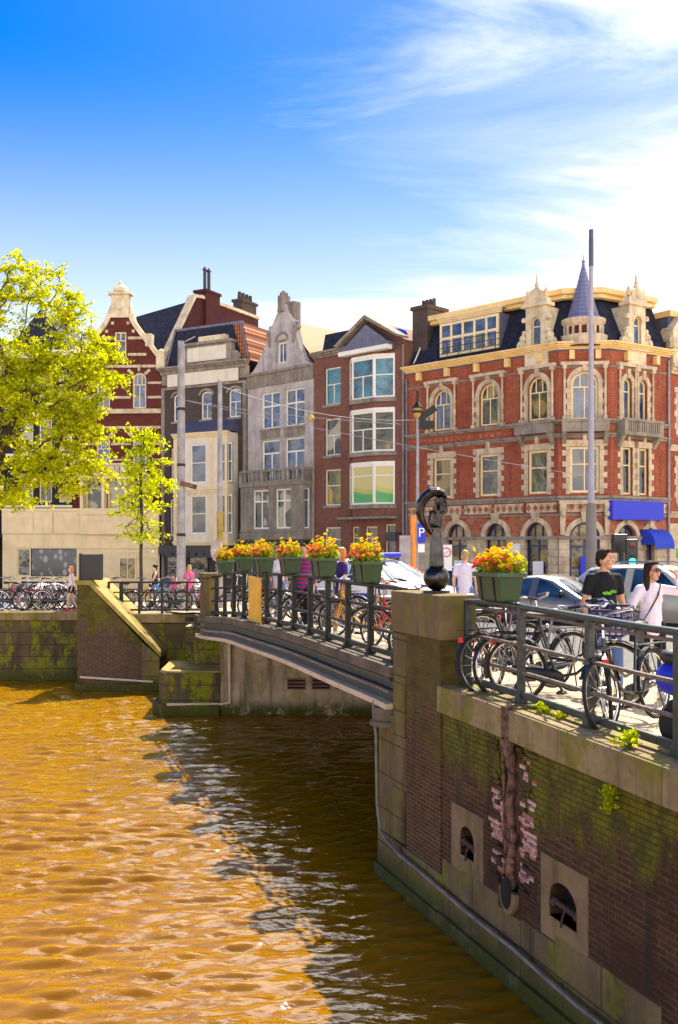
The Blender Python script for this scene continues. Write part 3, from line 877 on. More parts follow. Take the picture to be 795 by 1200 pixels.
# ------------------------------------------------------------------ bronze figure on the pillar
stt = on_line('bronze_statue', 'dark bronze figure under a sweeping veil, standing on a ball on the pillar', 'statue', 1.0, .22, 3.845)
stt.rotation_euler[2] = 0
m = MB(); m.lathe([(0.0, 0), (.17, 0), (.17, .025), (.10, .03), (.0, .03)], seg=24); m.ball((0, 0, .185), .16, 24, 16)
build('ball', m, M['bronze'], stt, smooth=40)
m = MB()
m.limb((0, 0, .33), (.0, 0, .60), .092, .082); m.limb((0, 0, .6), (.01, 0, .80), .082, .062)
m.limb((.01, 0, .80), (.015, 0, .98), .064, .078, .75); m.limb((.015, 0, 1.0), (.02, 0, 1.06), .03, .028)
m.ball((.02, -.01, 1.125), (.05, .058, .068))
m.limb((-.06, 0, .99), (-.085, -.03, .86), .03, .024); m.limb((-.085, -.03, .86), (-.06, -.07, .78), .022, .018)
m.limb((.085, 0, .99), (.135, .0, 1.09), .03, .024); m.limb((.135, 0, 1.09), (.06, -.02, 1.2), .022, .018)
for kx in (-.07, -.03, .015, .06):
    m.limb((kx * 1.1, -.075, .33), (kx * .7 + .005, -.058, .8), .022, .010)
for kx in (-.02, .05, .09):
    m.limb((kx, -.05, 1.0), (kx * .6 + .01, -.06, 1.17), .016, .016)
remesh('figure', m, M['bronze'], .009, stt, smooth_it=3)
m = MB()
arc = []
for i in range(19):
    a = -.42 * math.pi + i / 18 * 1.42 * math.pi
    arc.append((-.075 - .0 - .135 * math.sin(a) * 0 + .0, 0, 0))
arc = [(-.06, .03, .72), (-.12, .03, .80), (-.18, .02, .90), (-.205, .01, 1.0), (-.19, 0, 1.10), (-.14, -.01, 1.18), (-.07, -.01, 1.235), (.01, -.02, 1.245), (.07, -.02, 1.225), (.105, -.02, 1.18)]
rad = [.018, .03, .046, .056, .062, .064, .064, .060, .048, .03]
for (p, q), (ra, rb) in zip(zip(arc, arc[1:]), zip(rad, rad[1:])):
    m.limb(p, q, ra, rb, 1.0)
    for off in (-.8, .8):
        m.limb((p[0] * 1.06, p[1] + off * ra, p[2] + .008), (q[0] * 1.06, q[1] + off * rb, q[2] + .008), ra * .45, rb * .45)
remesh('veil', m, M['bronze'], .008, stt, smooth_it=3)

# ------------------------------------------------------------------ bridge
BL = 13.7
br = on_line('canal_bridge', 'low steel girder bridge spanning the canal with riveted flange', 'bridge')
def strip(mb, y0, y1, zt, zb, x0=-BL, x1=.098, n=24, zf=ez):
    for i in range(n):
        a = x0 + (x1 - x0) * i / n; b = x0 + (x1 - x0) * (i + 1) / n
        za, zb_ = zf(a), zf(b)
        v = []
        for xx, zc in ((a, za), (b, zb_)):
            v += [(xx, y0, zc + zb), (xx, y1, zc + zb), (xx, y1, zc + zt), (xx, y0, zc + zt)]
        f = [(0, 1, 5, 4), (1, 2, 6, 5), (2, 3, 7, 6), (3, 0, 4, 7)]
        if i == 0: f.append((3, 2, 1, 0))
        if i == n - 1: f.append((4, 5, 6, 7))
        mb.add(v, f)
m = MB(); strip(m, -.06, .36, 0.0, -.15)
build('kerb', m, M['kerb'], br, bevel=.01)
m = MB(); strip(m, .03, .07, -.152, -.48); strip(m, -.05, .03, -.16, -.19); strip(m, -.07, .03, -.30, -.32); strip(m, .02, .03, -.32, -.39)
build('girder', m, M['girder'], br)
def zsof(x): return ez(x)
m = MB(); strip(m, -.11, .25, -.48, -.555)
build('lower_flange', m, M['girder_beige'], br)
m = MB()
x = -.15
while x > -BL + .1:
    m.lathe([(.036, 0), (.026, .018), (.0, .024)], (0, 0, 0), 6)
    n = 6 * 3
    for j in range(len(m.v) - n, len(m.v)):
        px_0, py_0, pz_0 = m.v[j]
        m.v[j] = (x + px_0, .02 - pz_0, ez(x) - .355 + py_0)
    x -= .125
build('rivet_row', m, M['pole_grey'], br)
m = MB()
for i in range(7):
    y = .9 + i * 2.3
    strip(m, y, y + .25, -.25, -.56, n=12)
strip(m, .30, 17, -.19, -.25, n=24)
build('deck_beam', m, M['steel_dark'], br)
m = MB(); m.lathe([(.0, -.02), (.24, -.02), (.24, .04), (.19, .06), (.19, .22), (.0, .22)], (-.17, .02, 2.06), 18)
build('bearing_block', m, M['kerb'], br, smooth=40)

# ------------------------------------------------------------------ railings
def railing(root, xs, tops, rails, zf, y, post_w, post_mat, rail_mat, top_r, low=True, end_curve=False):
    for x in xs:
        m = MB(); z0 = zf(x)
        m.box(x - post_w / 2, x + post_w / 2, y - post_w / 2, y + post_w / 2, z0 + .012, z0 + tops)
        m.box(x - post_w * .72, x + post_w * .72, y - post_w * .72, y + post_w * .72, z0 - .002, z0 + .09)
        build('post', m, post_mat, root, bevel=.008)
    xa, xb = min(xs), max(xs)
    n = max(2, len(xs) * 2)
    pts = lambda h: [(xa + (xb - xa) * i / n, y, zf(xa + (xb - xa) * i / n) + h) for i in range(n + 1)]
    m = MB(); p = pts(tops)
    if end_curve: p = [(xa, y, zf(xa) + tops - .25), (xa, y, zf(xa) + tops - .06), (xa + .03, y, zf(xa) + tops - .015)] + [q for q in p if q[0] > xa + .08]
    m.tube(p, top_r, 10)
    build('top_rail', m, post_mat, root, smooth=40)
    for h, r_ in rails:
        m = MB(); m.tube(pts(h), r_, 8)
        build('rail', m, rail_mat, root, smooth=40)
rr = on_line('quay_railing', 'grey green tube railing along the quay coping in front of the bicycles', 'railing')
rx = [1.76, 3.05, 4.36, 5.67, 6.98, 8.3, 9.6, 10.9]
railing(rr, rx, 1.0, [(.60, .021), (.32, .021), (.93, .016)], ez, .28, .072, M['steel'], M['rail_rust'], .034, end_curve=True)
for a, b in zip(rx, rx[1:]):
    za, zb = ez(a) + .085, ez(b) + .085
    m = MB(); m.bar((a + .04, .28, za), (b - .04, .28, zb), .05, .075)
    build('bottom_rail', m, M['steel'], rr, bevel=.008)
bridge_rail = on_line('bridge_railing', 'dark square barred railing along the edge of the bridge', 'railing')
bx = [-(.35 + 1.02 * i) for i in range(14)]
railing(bridge_rail, bx, 1.0, [(.70, .026), (.38, .026)], ez, .22, .085, M['steel_dark'], M['steel_dark'], .034)
for a, b in zip(bx, bx[1:]):
    m = MB(); m.bar((a - .04, .22, ez(a) + .09), (b + .04, .22, ez(b) + .09), .06, .075)
    build('bottom_rail', m, M['steel_dark'], bridge_rail)
m = MB()
m.bar((bx[0] + .04, .22, ez(bx[0]) + .09), (0, .22, ez(0) + .09), .06, .075)
for h, w in ((1.0, .05), (.70, .04), (.38, .04)):
    m.bar((bx[0], .22, ez(bx[0]) + h), (0, .22, ez(0) + h), w)
build('end_rail', m, M['steel_dark'], bridge_rail)
# board tied to the outside of the bridge railing
bd = on_line('notice_board', 'plain bright orange board hung upright on the bridge railing', 'board', -8.1, .12, ez(-8.1) - .12)
m = MB(); m.box(-.53, .53, -.012, .012, 0, 1.05)
build('panel', m, M['orange_board'], bd, bevel=.004)
m = MB()
for z in (.45, .98):
    m.tube([(-.4, .01, z), (-.4, .14, z), (.4, .14, z), (.4, .01, z)], .008, 6)
build('fixing', m, M['steel_dark'], bd)

# ------------------------------------------------------------------ far abutment, wing wall and left quay
DA = 26.9
ab = thing('bridge_abutment', 'stained concrete abutment under the far end of the bridge', 'abutment', (0, 0, 0))
m = MB(); m.box(-3.12, 14, DA, DA + 2, -.7, 2.05)
build('main_face', m, M['concrete'], ab)
m = MB(); m.box(-3.15, 14, DA - .03, DA + 1, 2.05, 2.30)
build('bearing_ledge', m, M['kerb'], ab, bevel=.02)
m = MB(); m.plan([(-4.78, 27.2), (-4.55, DA - .05), (-3.13, DA - .05), (-3.13, 29.5), (-4.9, 29.5)], -.7, 1.12)
m.plan([(-4.95, 27.2), (-4.62, DA - .14), (-3.13, DA - .14), (-3.13, 29.5), (-5.1, 29.5)], -.7, .3)
build('mossy_block', m, M['moss_wall'], ab, bevel=.03)
m = MB(); m.plan([(-4.74, 27.25), (-4.52, DA), (-3.13, DA), (-3.13, 29.4), (-4.85, 29.4)], 1.123, 1.16)
build('block_cap', m, M['slope_stone'], ab)
m = MB(); m.box(-4.0, -3.14, 28.2, 30, 1.16, 2.55)
build('return_wall', m, M['moss_wall'], ab)
m = MB(); m.tube([(-2.87, DA - .05, 2.04), (-2.87, DA - .05, .34), (-3.1, DA - .07, .30), (-4.5, DA - .12, .30)], .038, 8)
m.M = None
build('pale_pipe', m, M['girder_beige'], ab, smooth=40)
for gx in (-1.12, -.47, .18):
    m = MB(); m.box(gx - .24, gx + .24, DA - .012, DA + .05, .68, .98)
    g = build('vent', m, M['brick_brown'], ab)
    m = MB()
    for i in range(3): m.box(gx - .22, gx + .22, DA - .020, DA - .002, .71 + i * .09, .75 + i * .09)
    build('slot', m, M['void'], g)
x_, y_ = st(13.35, .2)
fp = thing('end_pillar', 'slim weathered stone pillar at the far end of the bridge railing', 'pillar', (x_, y_, 2.3), ANG_L + math.pi)
m = MB(); m.box(-.28, .28, -.2, .2, 0, 1.33)
build('shaft', m, M['pillar_stone'], fp, bevel=.02)
m = MB(); m.box(-.31, .31, -.23, .23, 1.335, 1.46)
build('cap', m, M['pillar_stone'], fp, bevel=.02)
rwl = thing('inner_quay_wall', 'low mossy quay wall between the wing wall and the bridge end', 'quay wall', (0, 0, 0))
m = MB(); m.box(-7.0, -4.5, 32.5, 33.9, -.7, 2.02)
build('wall_face', m, M['moss_wall'], rwl)
m = MB(); m.box(-7.0, -4.45, 32.42, 33.0, 2.023, 2.30)
build('coping', m, M['coping'], rwl, bevel=.02)
m = MB(); m.box(-4.5, -3.9, 30.0, 33.9, -.7, 2.25)
build('side_wall', m, M['moss_wall'], rwl)
gt = thing('dark_hatch', 'dark upright hatch set in the corner beside the bridge end', 'hatch', (-4.42, 30.9, 1.0))
m = MB(); m.box(-.20, .20, -.03, .03, 0, 1.28)
build('leaf', m, M['board_dark'], gt)
m = MB()
for a in (-.22, .18): m.box(a, a + .04, -.05, .05, -.02, 1.31)
m.box(-.18, .18, -.05, .05, 1.282, 1.31)
build('frame', m, M['steel_dark'], gt)

ww = thing('wing_wall', 'sloping brick wing wall with bright coping, at the left of the bridge', 'wing wall', (0, 0, 0))
X0, X1 = -8.03, -5.50
D0 = 31.4
m = MB()
m.prism([(X0, -.7), (X1 - .55, -.7), (X1 - .55, 1.52), (X0 + .36, 3.25), (X0, 3.25)], D0, D0 + 2.4)
build('brick_face', m, M['brick_wing'], ww)
m = MB()
m.prism([(X1 - .548, -.7), (X1, -.7), (X1, 1.05), (X1 - .548, 1.515)], D0 - .012, D0 + 2.38)
m.box(X0 - .06, X1 + .04, D0 - .05, D0 + 2.3, -.7, .22)
build('stone_edge', m, M['base_stone'], ww, bevel=.02)
m = MB()
sl = (3.25 - 1.05) / ((X1) - (X0 + .36))
m.prism([(X0 - .05, 3.255), (X0 + .36, 3.255), (X1 + .05, 1.04), (X1 + .05, 1.20), (X0 + .40, 3.40), (X0 - .05, 3.40)], D0 - .06, D0 + 2.45)
build('coping', m, M['slope_stone'], ww, bevel=.02)
m = MB(); m.tube([(X0 + .1, D0 - .05, .44), (X1 - .2, D0 - .05, .30)], .035, 8)
build('pale_pipe', m, M['girder_beige'], ww, smooth=40)
bb = thing('sign_box', 'blank dark box sign standing on top of the sloping wing wall', 'sign', (X0 + .34, D0 + .35, 3.40))
m = MB(); m.box(-.34, .34, -.09, .12, .03, .80)
build('case', m, M['board_dark'], bb, bevel=.012)
m = MB(); m.box(-.345, -.30, -.13, .14, 0, .83); m.box(.30, .345, -.1, .14, 0, .81); m.box(-.3, .3, -.08, .1, 0, .03)
build('frame', m, M['black'], bb)
lq = thing('left_quay_wall', 'mossy quay wall under the row of bicycles on the far bank', 'quay wall', (0, 0, 0))
m = MB(); m.box(-70, X0 - .0, 33.9, 34.6, -.7, 2.0)
build('wall_face', m, M['moss_wall'], lq)
m = MB()
x = -8.0
while x > -70:
    m.box(x - 1.49, x, 33.82, 34.5, 2.003, 2.27); x -= 1.5
build('coping', m, M['coping'], lq, bevel=.015)
m = MB()
m.tube([(-8.6, 33.85, .6), (-8.6, 33.85, 1.7)], .04, 6)
build('fender_post', m, M['slope_stone'], lq)
lr = thing('left_railing', 'black railing above the low mossy wall left of the bridge', 'railing', (0, 32.7, 2.3))
for i, x in enumerate([-7.35, -6.95, -6.38, -5.65, -4.85, -4.3]):
    m = MB(); w = .055 if i == 1 else .035
    m.box(x - w, x + w, -w, w, 0, 1.02)
    build('post', m, M['steel_dark'], lr)
for h, w in ((1.0, .06), (.68, .04), (.40, .04), (.12, .06)):
    m = MB(); m.bar((-7.35, 0, h), (-4.3, 0, h), w)
    build('rail', m, M['steel_dark'], lr)
# ------------------------------------------------------------------ building kit
class Facade:
    """a wall from P to Q (world x, y); local x along it, local y into the building, z above the water"""
    def __init__(self, root, P, Q):
        self.root = root; self.P = Vector(P); self.Q = Vector(Q)
        d = self.Q - self.P; self.w = d.length; self.d = d.normalized()
        self.ang = math.atan2(self.d.y, self.d.x)
    def u(self, px):
        r = (px - 397.5) / F
        return (r * self.P.y - self.P.x) / (self.d.x - r * self.d.y)
    def z(self, px, py):
        return z_at(py, self.P.y + self.d.y * self.u(px))
    def at(self, u, y=0):
        p = self.P + self.d * u + Vector((-self.d.y, self.d.x)) * y
        return (p.x, p.y)
    def sub(self, u0, y0, u1, y1): return Facade(self.root, self.at(u0, y0), self.at(u1, y1))
    def part(self, name, mb, mats, parent=None, **kw):
        if parent is None:
            l = self.root.location
            return build(name, mb, mats, self.root, (self.P.x - l.x, self.P.y - l.y, -l.z), (0, 0, self.ang), **kw)
        return build(name, mb, mats, parent, **kw)
def win(fc, a, b, c, d, glassm='glass_blue', fr='white_frame', rise=0.0, y=0.13, cols=2, rows=(), fw=0.075, bw=0.05, sill=None, dark=None, parent=None, lab=None):
    """frame with mullions; rows are heights of the horizontal bars as fractions; cols may be (lower, upper)"""
    m = MB()
    sp = d - rise
    if rise:
        o = arch_pts(a, b, sp, d, 12); i_ = arch_pts(a + fw, b - fw, sp, d - fw, 12)
        for k in range(12): m.prism([i_[k], i_[k + 1], o[k + 1], o[k]], y, y + .08)
    else:
        m.box(a, b, y, y + .08, d - fw, d)
    top = sp if rise else d - fw
    m.box(a, a + fw, y, y + .08, c, top); m.box(b - fw, b, y, y + .08, c, top)
    m.box(a + fw, b - fw, y, y + .08, c, c + fw)
    H = d - c
    cl, cu = cols if isinstance(cols, tuple) else (cols, cols)
    zr = [c + H * r_ for r_ in rows]
    for z in zr: m.box(a + fw, b - fw, y + .005, y + .075, z - bw / 2, z + bw / 2)
    split = zr[-1] if zr else None
    def vert(n, z0, z1):
        for k in range(1, n):
            u = a + (b - a) * k / n
            zt = z1
            if rise and z1 > sp:
                w = (b - a) / 2; zt = min(z1, sp + rise * math.sqrt(max(0, 1 - ((u - (a + b) / 2) / w) ** 2)) - fw * .5)
            m.box(u - bw / 2, u + bw / 2, y + .01, y + .07, z0, zt)
    if split:
        vert(cl, c + fw, split - bw / 2); vert(cu, split + bw / 2, d - fw * .5)
    else: vert(cl, c + fw, d - fw * .5)
    f = fc.part('window', m, M[fr], parent, label=lab)
    m = MB(); yy = y + .05
    if rise:
        p = [(a + .02, c + .02)] + arch_pts(a + .02, b - .02, sp, d - .02, 12) + [(b - .02, c + .02)]
    else: p = [(a + .02, c + .02), (a + .02, d - .02), (b - .02, d - .02), (b - .02, c + .02)]
    m.add([(q[0], yy, q[1]) for q in p], [tuple(range(len(p)))])
    build('pane', m, M[glassm], f)
    if sill:
        m = MB(); m.box(a - .08, b + .08, -.09, y, c - .14, c - .003)
        build('sill', m, M[sill], f)
    return f
def teeth(mb, a, b, c, d, w1=.24, w2=.38, h=.30, y=-.045, y1=.0, lintel=0.0, head=True):
    z = c; i = 0
    while z < d - .02:
        zt = min(z + h, d); w = w2 if i % 2 else w1
        mb.box(a - w, a, y, y1 + .1, z + .004, zt - .004); mb.box(b, b + w, y, y1 + .1, z + .004, zt - .004)
        z += h; i += 1
    if lintel: mb.box(a - w2, b + w2, y - .02, y1 + .1, d + .002, d + lintel)
def body(mb, w, z0, z1, D, y=0.0):
    mb.quad((0, y, z0), (0, D, z0), (0, D, z1), (0, y, z1)); mb.quad((w, y, z0), (w, D, z0), (w, D, z1), (w, y, z1))
    mb.quad((0, D, z0), (w, D, z0), (w, D, z1), (0, D, z1)); mb.quad((0, y, z1), (w, y, z1), (w, D, z1), (0, D, z1))
def cornice(mb, a, b, z0, z1, p=.45, steps=3, y=0.0):
    for i in range(steps):
        k0 = z0 + (z1 - z0) * i / steps; k1 = z0 + (z1 - z0) * (i + 1) / steps
        e = p * (i + 1) / steps
        mb.box(a - e * .3, b + e * .3, y - e, y + .12, k0 + .001, k1)
def dentils(mb, a, b, z0, z1, n, p=.2, w=.22):
    for i in range(n):
        u = a + (b - a) * (i + .5) / n; mb.box(u - w / 2, u + w / 2, -p, .05, z0, z1)
GZ = 2.25
rw = random.Random(5)

# ------------------------------------------------------------------ red corner building
A_, B_, C_, D_ = (3.66, 55.3), (10.4, 48.5), (12.8, 48.2), (16.25, 50.5)
rb = thing('corner_building', 'orange red brick corner building with cream stone trim, mansard roof and lilac corner spire', 'building', (B_[0], B_[1], GZ))
fl, fcn, fr_ = Facade(rb, A_, B_), Facade(rb, B_, C_), Facade(rb, C_, D_)
up_l = [(508, 528.5), (562, 584), (619, 642)]
gr_l = [(522, 550.6), (567, 597), (614, 645)]
ops = []
W1 = [(fl.u(a), fl.u(b), 10.55, 12.65, .62) for a, b in up_l]
W0 = [(fl.u(a), fl.u(b), 7.0, 9.1, 0) for a, b in up_l]
WG = []
for a, b in gr_l:
    ua, ub = fl.u(a), fl.u(b); c = (ua + ub) / 2
    WG.append((c - .66, c + .66, 2.6, 5.62, .66))
cz = fcn.w / 2
C1 = [(cz - .62, cz + .62, 10.45, 12.75, .62)]; C0 = [(cz - .68, cz + .68, 7.0, 9.2, 0)]; CG = [(cz - .70, cz + .70, 2.6, 5.6, .70)]
rr0 = fr_.w
R1 = [(.85, 1.45, 10.5, 12.5, .32), (1.95, 2.55, 10.5, 12.5, .32)]; R0 = [(.80, 1.5, 6.95, 9.2, 0), (1.95, 2.65, 6.95, 9.2, 0)]
RG = [(.35, 1.75, 2.3, 5.5, .70), (2.35, 3.05, 2.3, 5.35, .35)]
for fc, w1, w0, wg in ((fl, W1, W0, WG), (fcn, C1, C0, CG), (fr_, R1, R0, RG)):
    m = MB()
    wall_face(m, 0, fc.w, 5.95, 13.7, [o for o in w1 + w0], 0, .22)
    fc.part('brick_wall', m, M['brick_red'])
    m = MB(); wall_face(m, 0, fc.w, 4.88, 5.95, [(o[0], o[1], 4.88, o[3], o[4]) for o in wg], 0, .22)
    fc.part('patterned_wall', m, M['brick_diaper'])
    m = MB(); wall_face(m, 0, fc.w, 1.4, 4.88, [(o[0], o[1], o[2], 4.88) for o in wg], -.05, .27)
    m.box(0, fc.w, -.10, -.0, 2.0, 2.55) if False else None
    fc.part('stone_ground_storey', m, M['rustic'])
    m = MB()
    for o in w1:
        teeth(m, o[0], o[1], o[2] - .05, o[3] - o[4] + .2, .20, .34, .26)
        arch_ring(m, o[0], o[1], o[3] - o[4], o[3], .22, -.07, .05)
        m.box((o[0] + o[1]) / 2 - .1, (o[0] + o[1]) / 2 + .1, -.14, .02, o[3] - .02, o[3] + .42)
        # flat hood on little columns
        m.box(o[0] - .5, o[1] + .5, -.20, .02, 13.02, 13.18)
        for uu in (o[0] - .32, o[1] + .32):
            m.tube([(uu, -.10, o[2] + .1), (uu, -.10, 12.9)], .055, 8); m.box(uu - .1, uu + .1, -.2, .0, 12.85, 13.02); m.box(uu - .1, uu + .1, -.18, 0, 10.40, 10.62)
    for o in w0:
        teeth(m, o[0], o[1], o[2] - .06, o[3], .20, .36, .26, lintel=.30)
        m.box((o[0] + o[1]) / 2 - .09, (o[0] + o[1]) / 2 + .09, -.12, .02, o[3] + .30, o[3] + .62)
    for o in wg: 
        arch_ring(m, o[0], o[1], o[3] - o[4], o[3], .24, -.09, .03)
        c = (o[0] + o[1]) / 2
        m.plan([(c - .12, -.2), (c + .12, -.2), (c + .12, .02), (c - .12, .02)], o[3] + .02, o[3] + .5, top=[(c - .2, -.26), (c + .2, -.26), (c + .2, .02), (c - .2, .02)])
    fc.part('stone_trim', m, M['sandstone'])
    m = MB()
    m.box(-.02, fc.w + .02, -.14, .05, 4.80, 4.96)
    for z0, z1, p in ((6.62, 6.86, .16), (5.92, 6.02, .07), (9.62, 9.82, .13), (10.28, 10.46, .2), (12.92, 13.0, .06)):
        cornice(m, 0, fc.w, z0, z1, p, 2)
    fc.part('string_course', m, M['grey_stone'])
    # tiled frieze of small lozenges between the string courses
    m = MB()
    n = int(fc.w / .36)
    for i in range(n):
        u = (i + .5) * fc.w / n
        for z, h in ((6.32, .17),):
            m.prism([(u - .14, z), (u, z + h), (u + .14, z), (u, z - h)], -.05, -.03)
        m.box(u - .1, u + .1, -.02, 0, 9.95, 10.15)
    fz = fc.part('frieze_pattern', m, M['brick_diaper'])
    m = MB()
    for i in range(max(1, int(fc.w / 1.6))):
        n2 = max(1, int(fc.w / 1.6)); a = fc.w * i / n2; m.box(a + .10, a + fc.w / n2 - .10, -.03, .01, 6.10, 6.56)
    fc.part('frieze_panel', m, M['sandstone'], fz)
    m = MB(); cornice(m, 0, fc.w, 13.78, 14.10, .42, 4)
    dentils(m, 0, fc.w, 13.3, 13.72, max(2, int(fc.w / 1.6)), .24, .24)
    fc.part('main_cornice', m, M['yellow_paint'])
    m = MB(); m.box(-.1, fc.w + .1, .02, .5, 13.7, 14.1); fc.part('gutter_board', m, M['lead_dark'])
g1 = ['glass_blue', 'glass_amber', 'glass_amber']; g0 = ['glass_amber', 'glass_dark', 'glass_dark']
for i, o in enumerate(W1): win(fl, *o[:4], g1[i], 'cream_frame', o[4], rows=(.64,), cols=(2, 3), fw=.09)
for i, o in enumerate(W0): win(fl, *o[:4], g0[i], 'cream_frame', rows=(.60,), cols=(1, 1), fw=.11, y=.10)
for o in WG: win(fl, o[0], o[1], 2.62, o[3], 'glass_amber', 'navy', o[4], rows=(.28, .62, .74), cols=(2, 3), fw=.10, bw=.08, y=.16)
for o in C1: win(fcn, *o[:4], 'glass_blue', 'cream_frame', o[4], rows=(.68,), cols=(2, 3), fw=.10)
for o in C0: win(fcn, *o[:4], 'glass_dark', 'cream_frame', rows=(.62,), cols=(2, 2), fw=.12)
for o in CG: win(fcn, o[0], o[1], 2.62, o[3], 'glass_amber', 'navy', o[4], rows=(.28, .62, .74), cols=(2, 3), fw=.10, bw=.08, y=.16)
for o in R1: win(fr_, *o[:4], 'glass_blue', 'cream_frame', o[4], rows=(.68,), cols=1, fw=.09)
for o in R0: win(fr_, *o[:4], 'glass_dark', 'cream_frame', rows=(.62,), cols=1, fw=.09)
o = RG[0]; win(fr_, o[0], o[1], 2.3, o[3], 'glass_dark', 'navy', o[4], rows=(.62, .76), cols=(2, 3), fw=.10, bw=.08, y=.16)
o = RG[1]; win(fr_, o[0], o[1], 2.3, o[3], 'glass_dark', 'navy', o[4], rows=(.62,), cols=1, fw=.10, bw=.08, y=.16)
# balconies under the gable bay, the corner and the right side
def balcony(fc, a, b, z0, z1, p, mat='sandstone', n=5, open_=True):
    m = MB()
    m.box(a, b, -p, .03, z0, z0 + .16); m.box(a - .03, b + .03, -p - .04, -p + .14, z1 - .12, z1)
    m.box(a, a + .14, -p, .03, z0 + .16, z1 - .12); m.box(b - .14, b, -p, .03, z0 + .16, z1 - .12)
    if open_:
        for i in range(n * 3 + 1):
            u = a + .2 + (b - a - .4) * i / (n * 3); w = .07 if i % 3 else .13
            m.box(u - w / 2, u + w / 2, -p + .01, -p + .10, z0 + .16, z1 - .12)
    else: m.box(a + .14, b - .14, -p + .02, -p + .1, z0 + .16, z1 - .12)
    for u in (a + .12, b - .12):
        m.plan([(u - .1, -.1), (u + .1, -.1), (u + .1, .02), (u - .1, .02)], z0 - .55, z0, top=[(u - .1, -p * .85), (u + .1, -p * .85), (u + .1, .02), (u - .1, .02)])
    return fc.part('balcony', m, M[mat])
uu = W1[2]
balcony(fl, uu[0] - .42, uu[1] + .42, 9.86, 10.44, .55, 'grey_stone', open_=False)
balcony(fcn, .12, fcn.w - .12, 9.86, 10.44, .50, 'grey_stone', open_=False)
balcony(fr_, .35, 3.1, 9.72, 10.5, .55, 'grey_stone')
m = MB()
for u in (.08, fcn.w - .28):
    m.plan([(u, -.12), (u + .2, -.12), (u + .2, .02), (u, .02)], 5.0, 6.5, top=[(u - .05, -.42), (u + .25, -.42), (u + .25, .02), (u - .05, .02)])
    m.ball((u + .1, -.3, 6.0), .16, 8, 6)
m.box(.0, fcn.w, -.36, .02, 6.45, 6.64)
fcn.part('corner_console', m, M['sandstone'])
# mansard roof following the three walls
def offs(pts, d):
    out = []
    for i, p in enumerate(pts):
        p = Vector(p)
        ns = []
        if i > 0: e = (p - Vector(pts[i - 1])).normalized(); ns.append(Vector((-e.y, e.x)))
        if i < len(pts) - 1: e = (Vector(pts[i + 1]) - p).normalized(); ns.append(Vector((-e.y, e.x)))
        n = sum(ns, Vector((0, 0))) / len(ns); n = n / n.dot(ns[0])
        out.append(p + n * d)
    return out
line = [A_, B_, C_, D_]
bx_, by_ = rb.location.x, rb.location.y
def loft(rings, mat, name, back=None):
    m = MB()
    for (d0, z0), (d1, z1) in zip(rings, rings[1:]):
        a, b = offs(line, d0), offs(line, d1)
        for i in range(3):
            m.quad((a[i].x - bx_, a[i].y - by_, z0 - GZ), (a[i + 1].x - bx_, a[i + 1].y - by_, z0 - GZ), (b[i + 1].x - bx_, b[i + 1].y - by_, z1 - GZ), (b[i].x - bx_, b[i].y - by_, z1 - GZ))
    return m
m = loft([(.06, 14.1), (.40, 14.6), (1.25, 16.5)], None, None); build('mansard', m, M['slate'], rb)
m = loft([(1.0, 16.35), (.80, 16.40), (.80, 16.55), (.62, 16.6), (.62, 16.85), (1.3, 16.9), (4.5, 16.95)], None, None); build('roof_cornice', m, M['yellow_paint'], rb)
m = MB()
bk = offs(line, 9.0)
a0 = [Vector(A_), Vector(D_)]
for p, q, zt in ((Vector(A_), bk[0], 14.1), (Vector(D_), bk[3], 14.1), (bk[0], bk[3], 16.9)):
    m.quad((p.x - bx_, p.y - by_, 0), (q.x - bx_, q.y - by_, 0), (q.x - bx_, q.y - by_, zt - GZ), (p.x - bx_, p.y - by_, zt - GZ))
e0, e1 = offs(line, 1.25), offs(line, .06)
for i in (0, 3):
    m.add([(e1[i].x - bx_, e1[i].y - by_, 14.1 - GZ), (e0[i].x - bx_, e0[i].y - by_, 16.9 - GZ), (bk[i].x - bx_, bk[i].y - by_, 16.9 - GZ), (bk[i].x - bx_, bk[i].y - by_, 14.1 - GZ)], [(0, 1, 2, 3)])
p = offs(line, 4.5)
m.add([(q.x - bx_, q.y - by_, 16.94 - GZ) for q in p] + [(bk[3].x - bx_, bk[3].y - by_, 16.94 - GZ), (bk[0].x - bx_, bk[0].y - by_, 16.94 - GZ)], [(0, 1, 2, 3, 4, 5)])
build('rear_wall', m, M['brick_umber'], rb)
# broad studio dormer
da, db = fl.u(512), fl.u(582)
m = MB(); m.box(da, db, .30, 2.2, 14.25, 16.2); 
dm = fl.part('dormer', m, M['lead'])
m = MB(); cornice(m, da, db, 16.2, 16.5, .22, 3, y=.30); m.box(da - .1, db + .1, .25, 2.3, 16.5, 16.56)
fl.part('dormer_cornice', m, M['cream_paint'], dm)
fdm = fl
win(fl, da + .04, db - .04, 14.42, 16.16, 'glass_blue', 'cream_frame', 0, y=.20, cols=5, rows=(.54,), fw=.13, bw=.13, parent=dm)
m = MB()
for z in (14.5, 14.8, 15.1): m.tube([(da - .05, -.1, z), (db + .25, -.1, z)], .02, 6)
for i in range(6): m.tube([(da + (db - da) * i / 5, -.1, 14.1), (da + (db - da) * i / 5, -.1, 15.12)], .02, 6)
fl.part('safety_rail', m, M['steel_dark'])
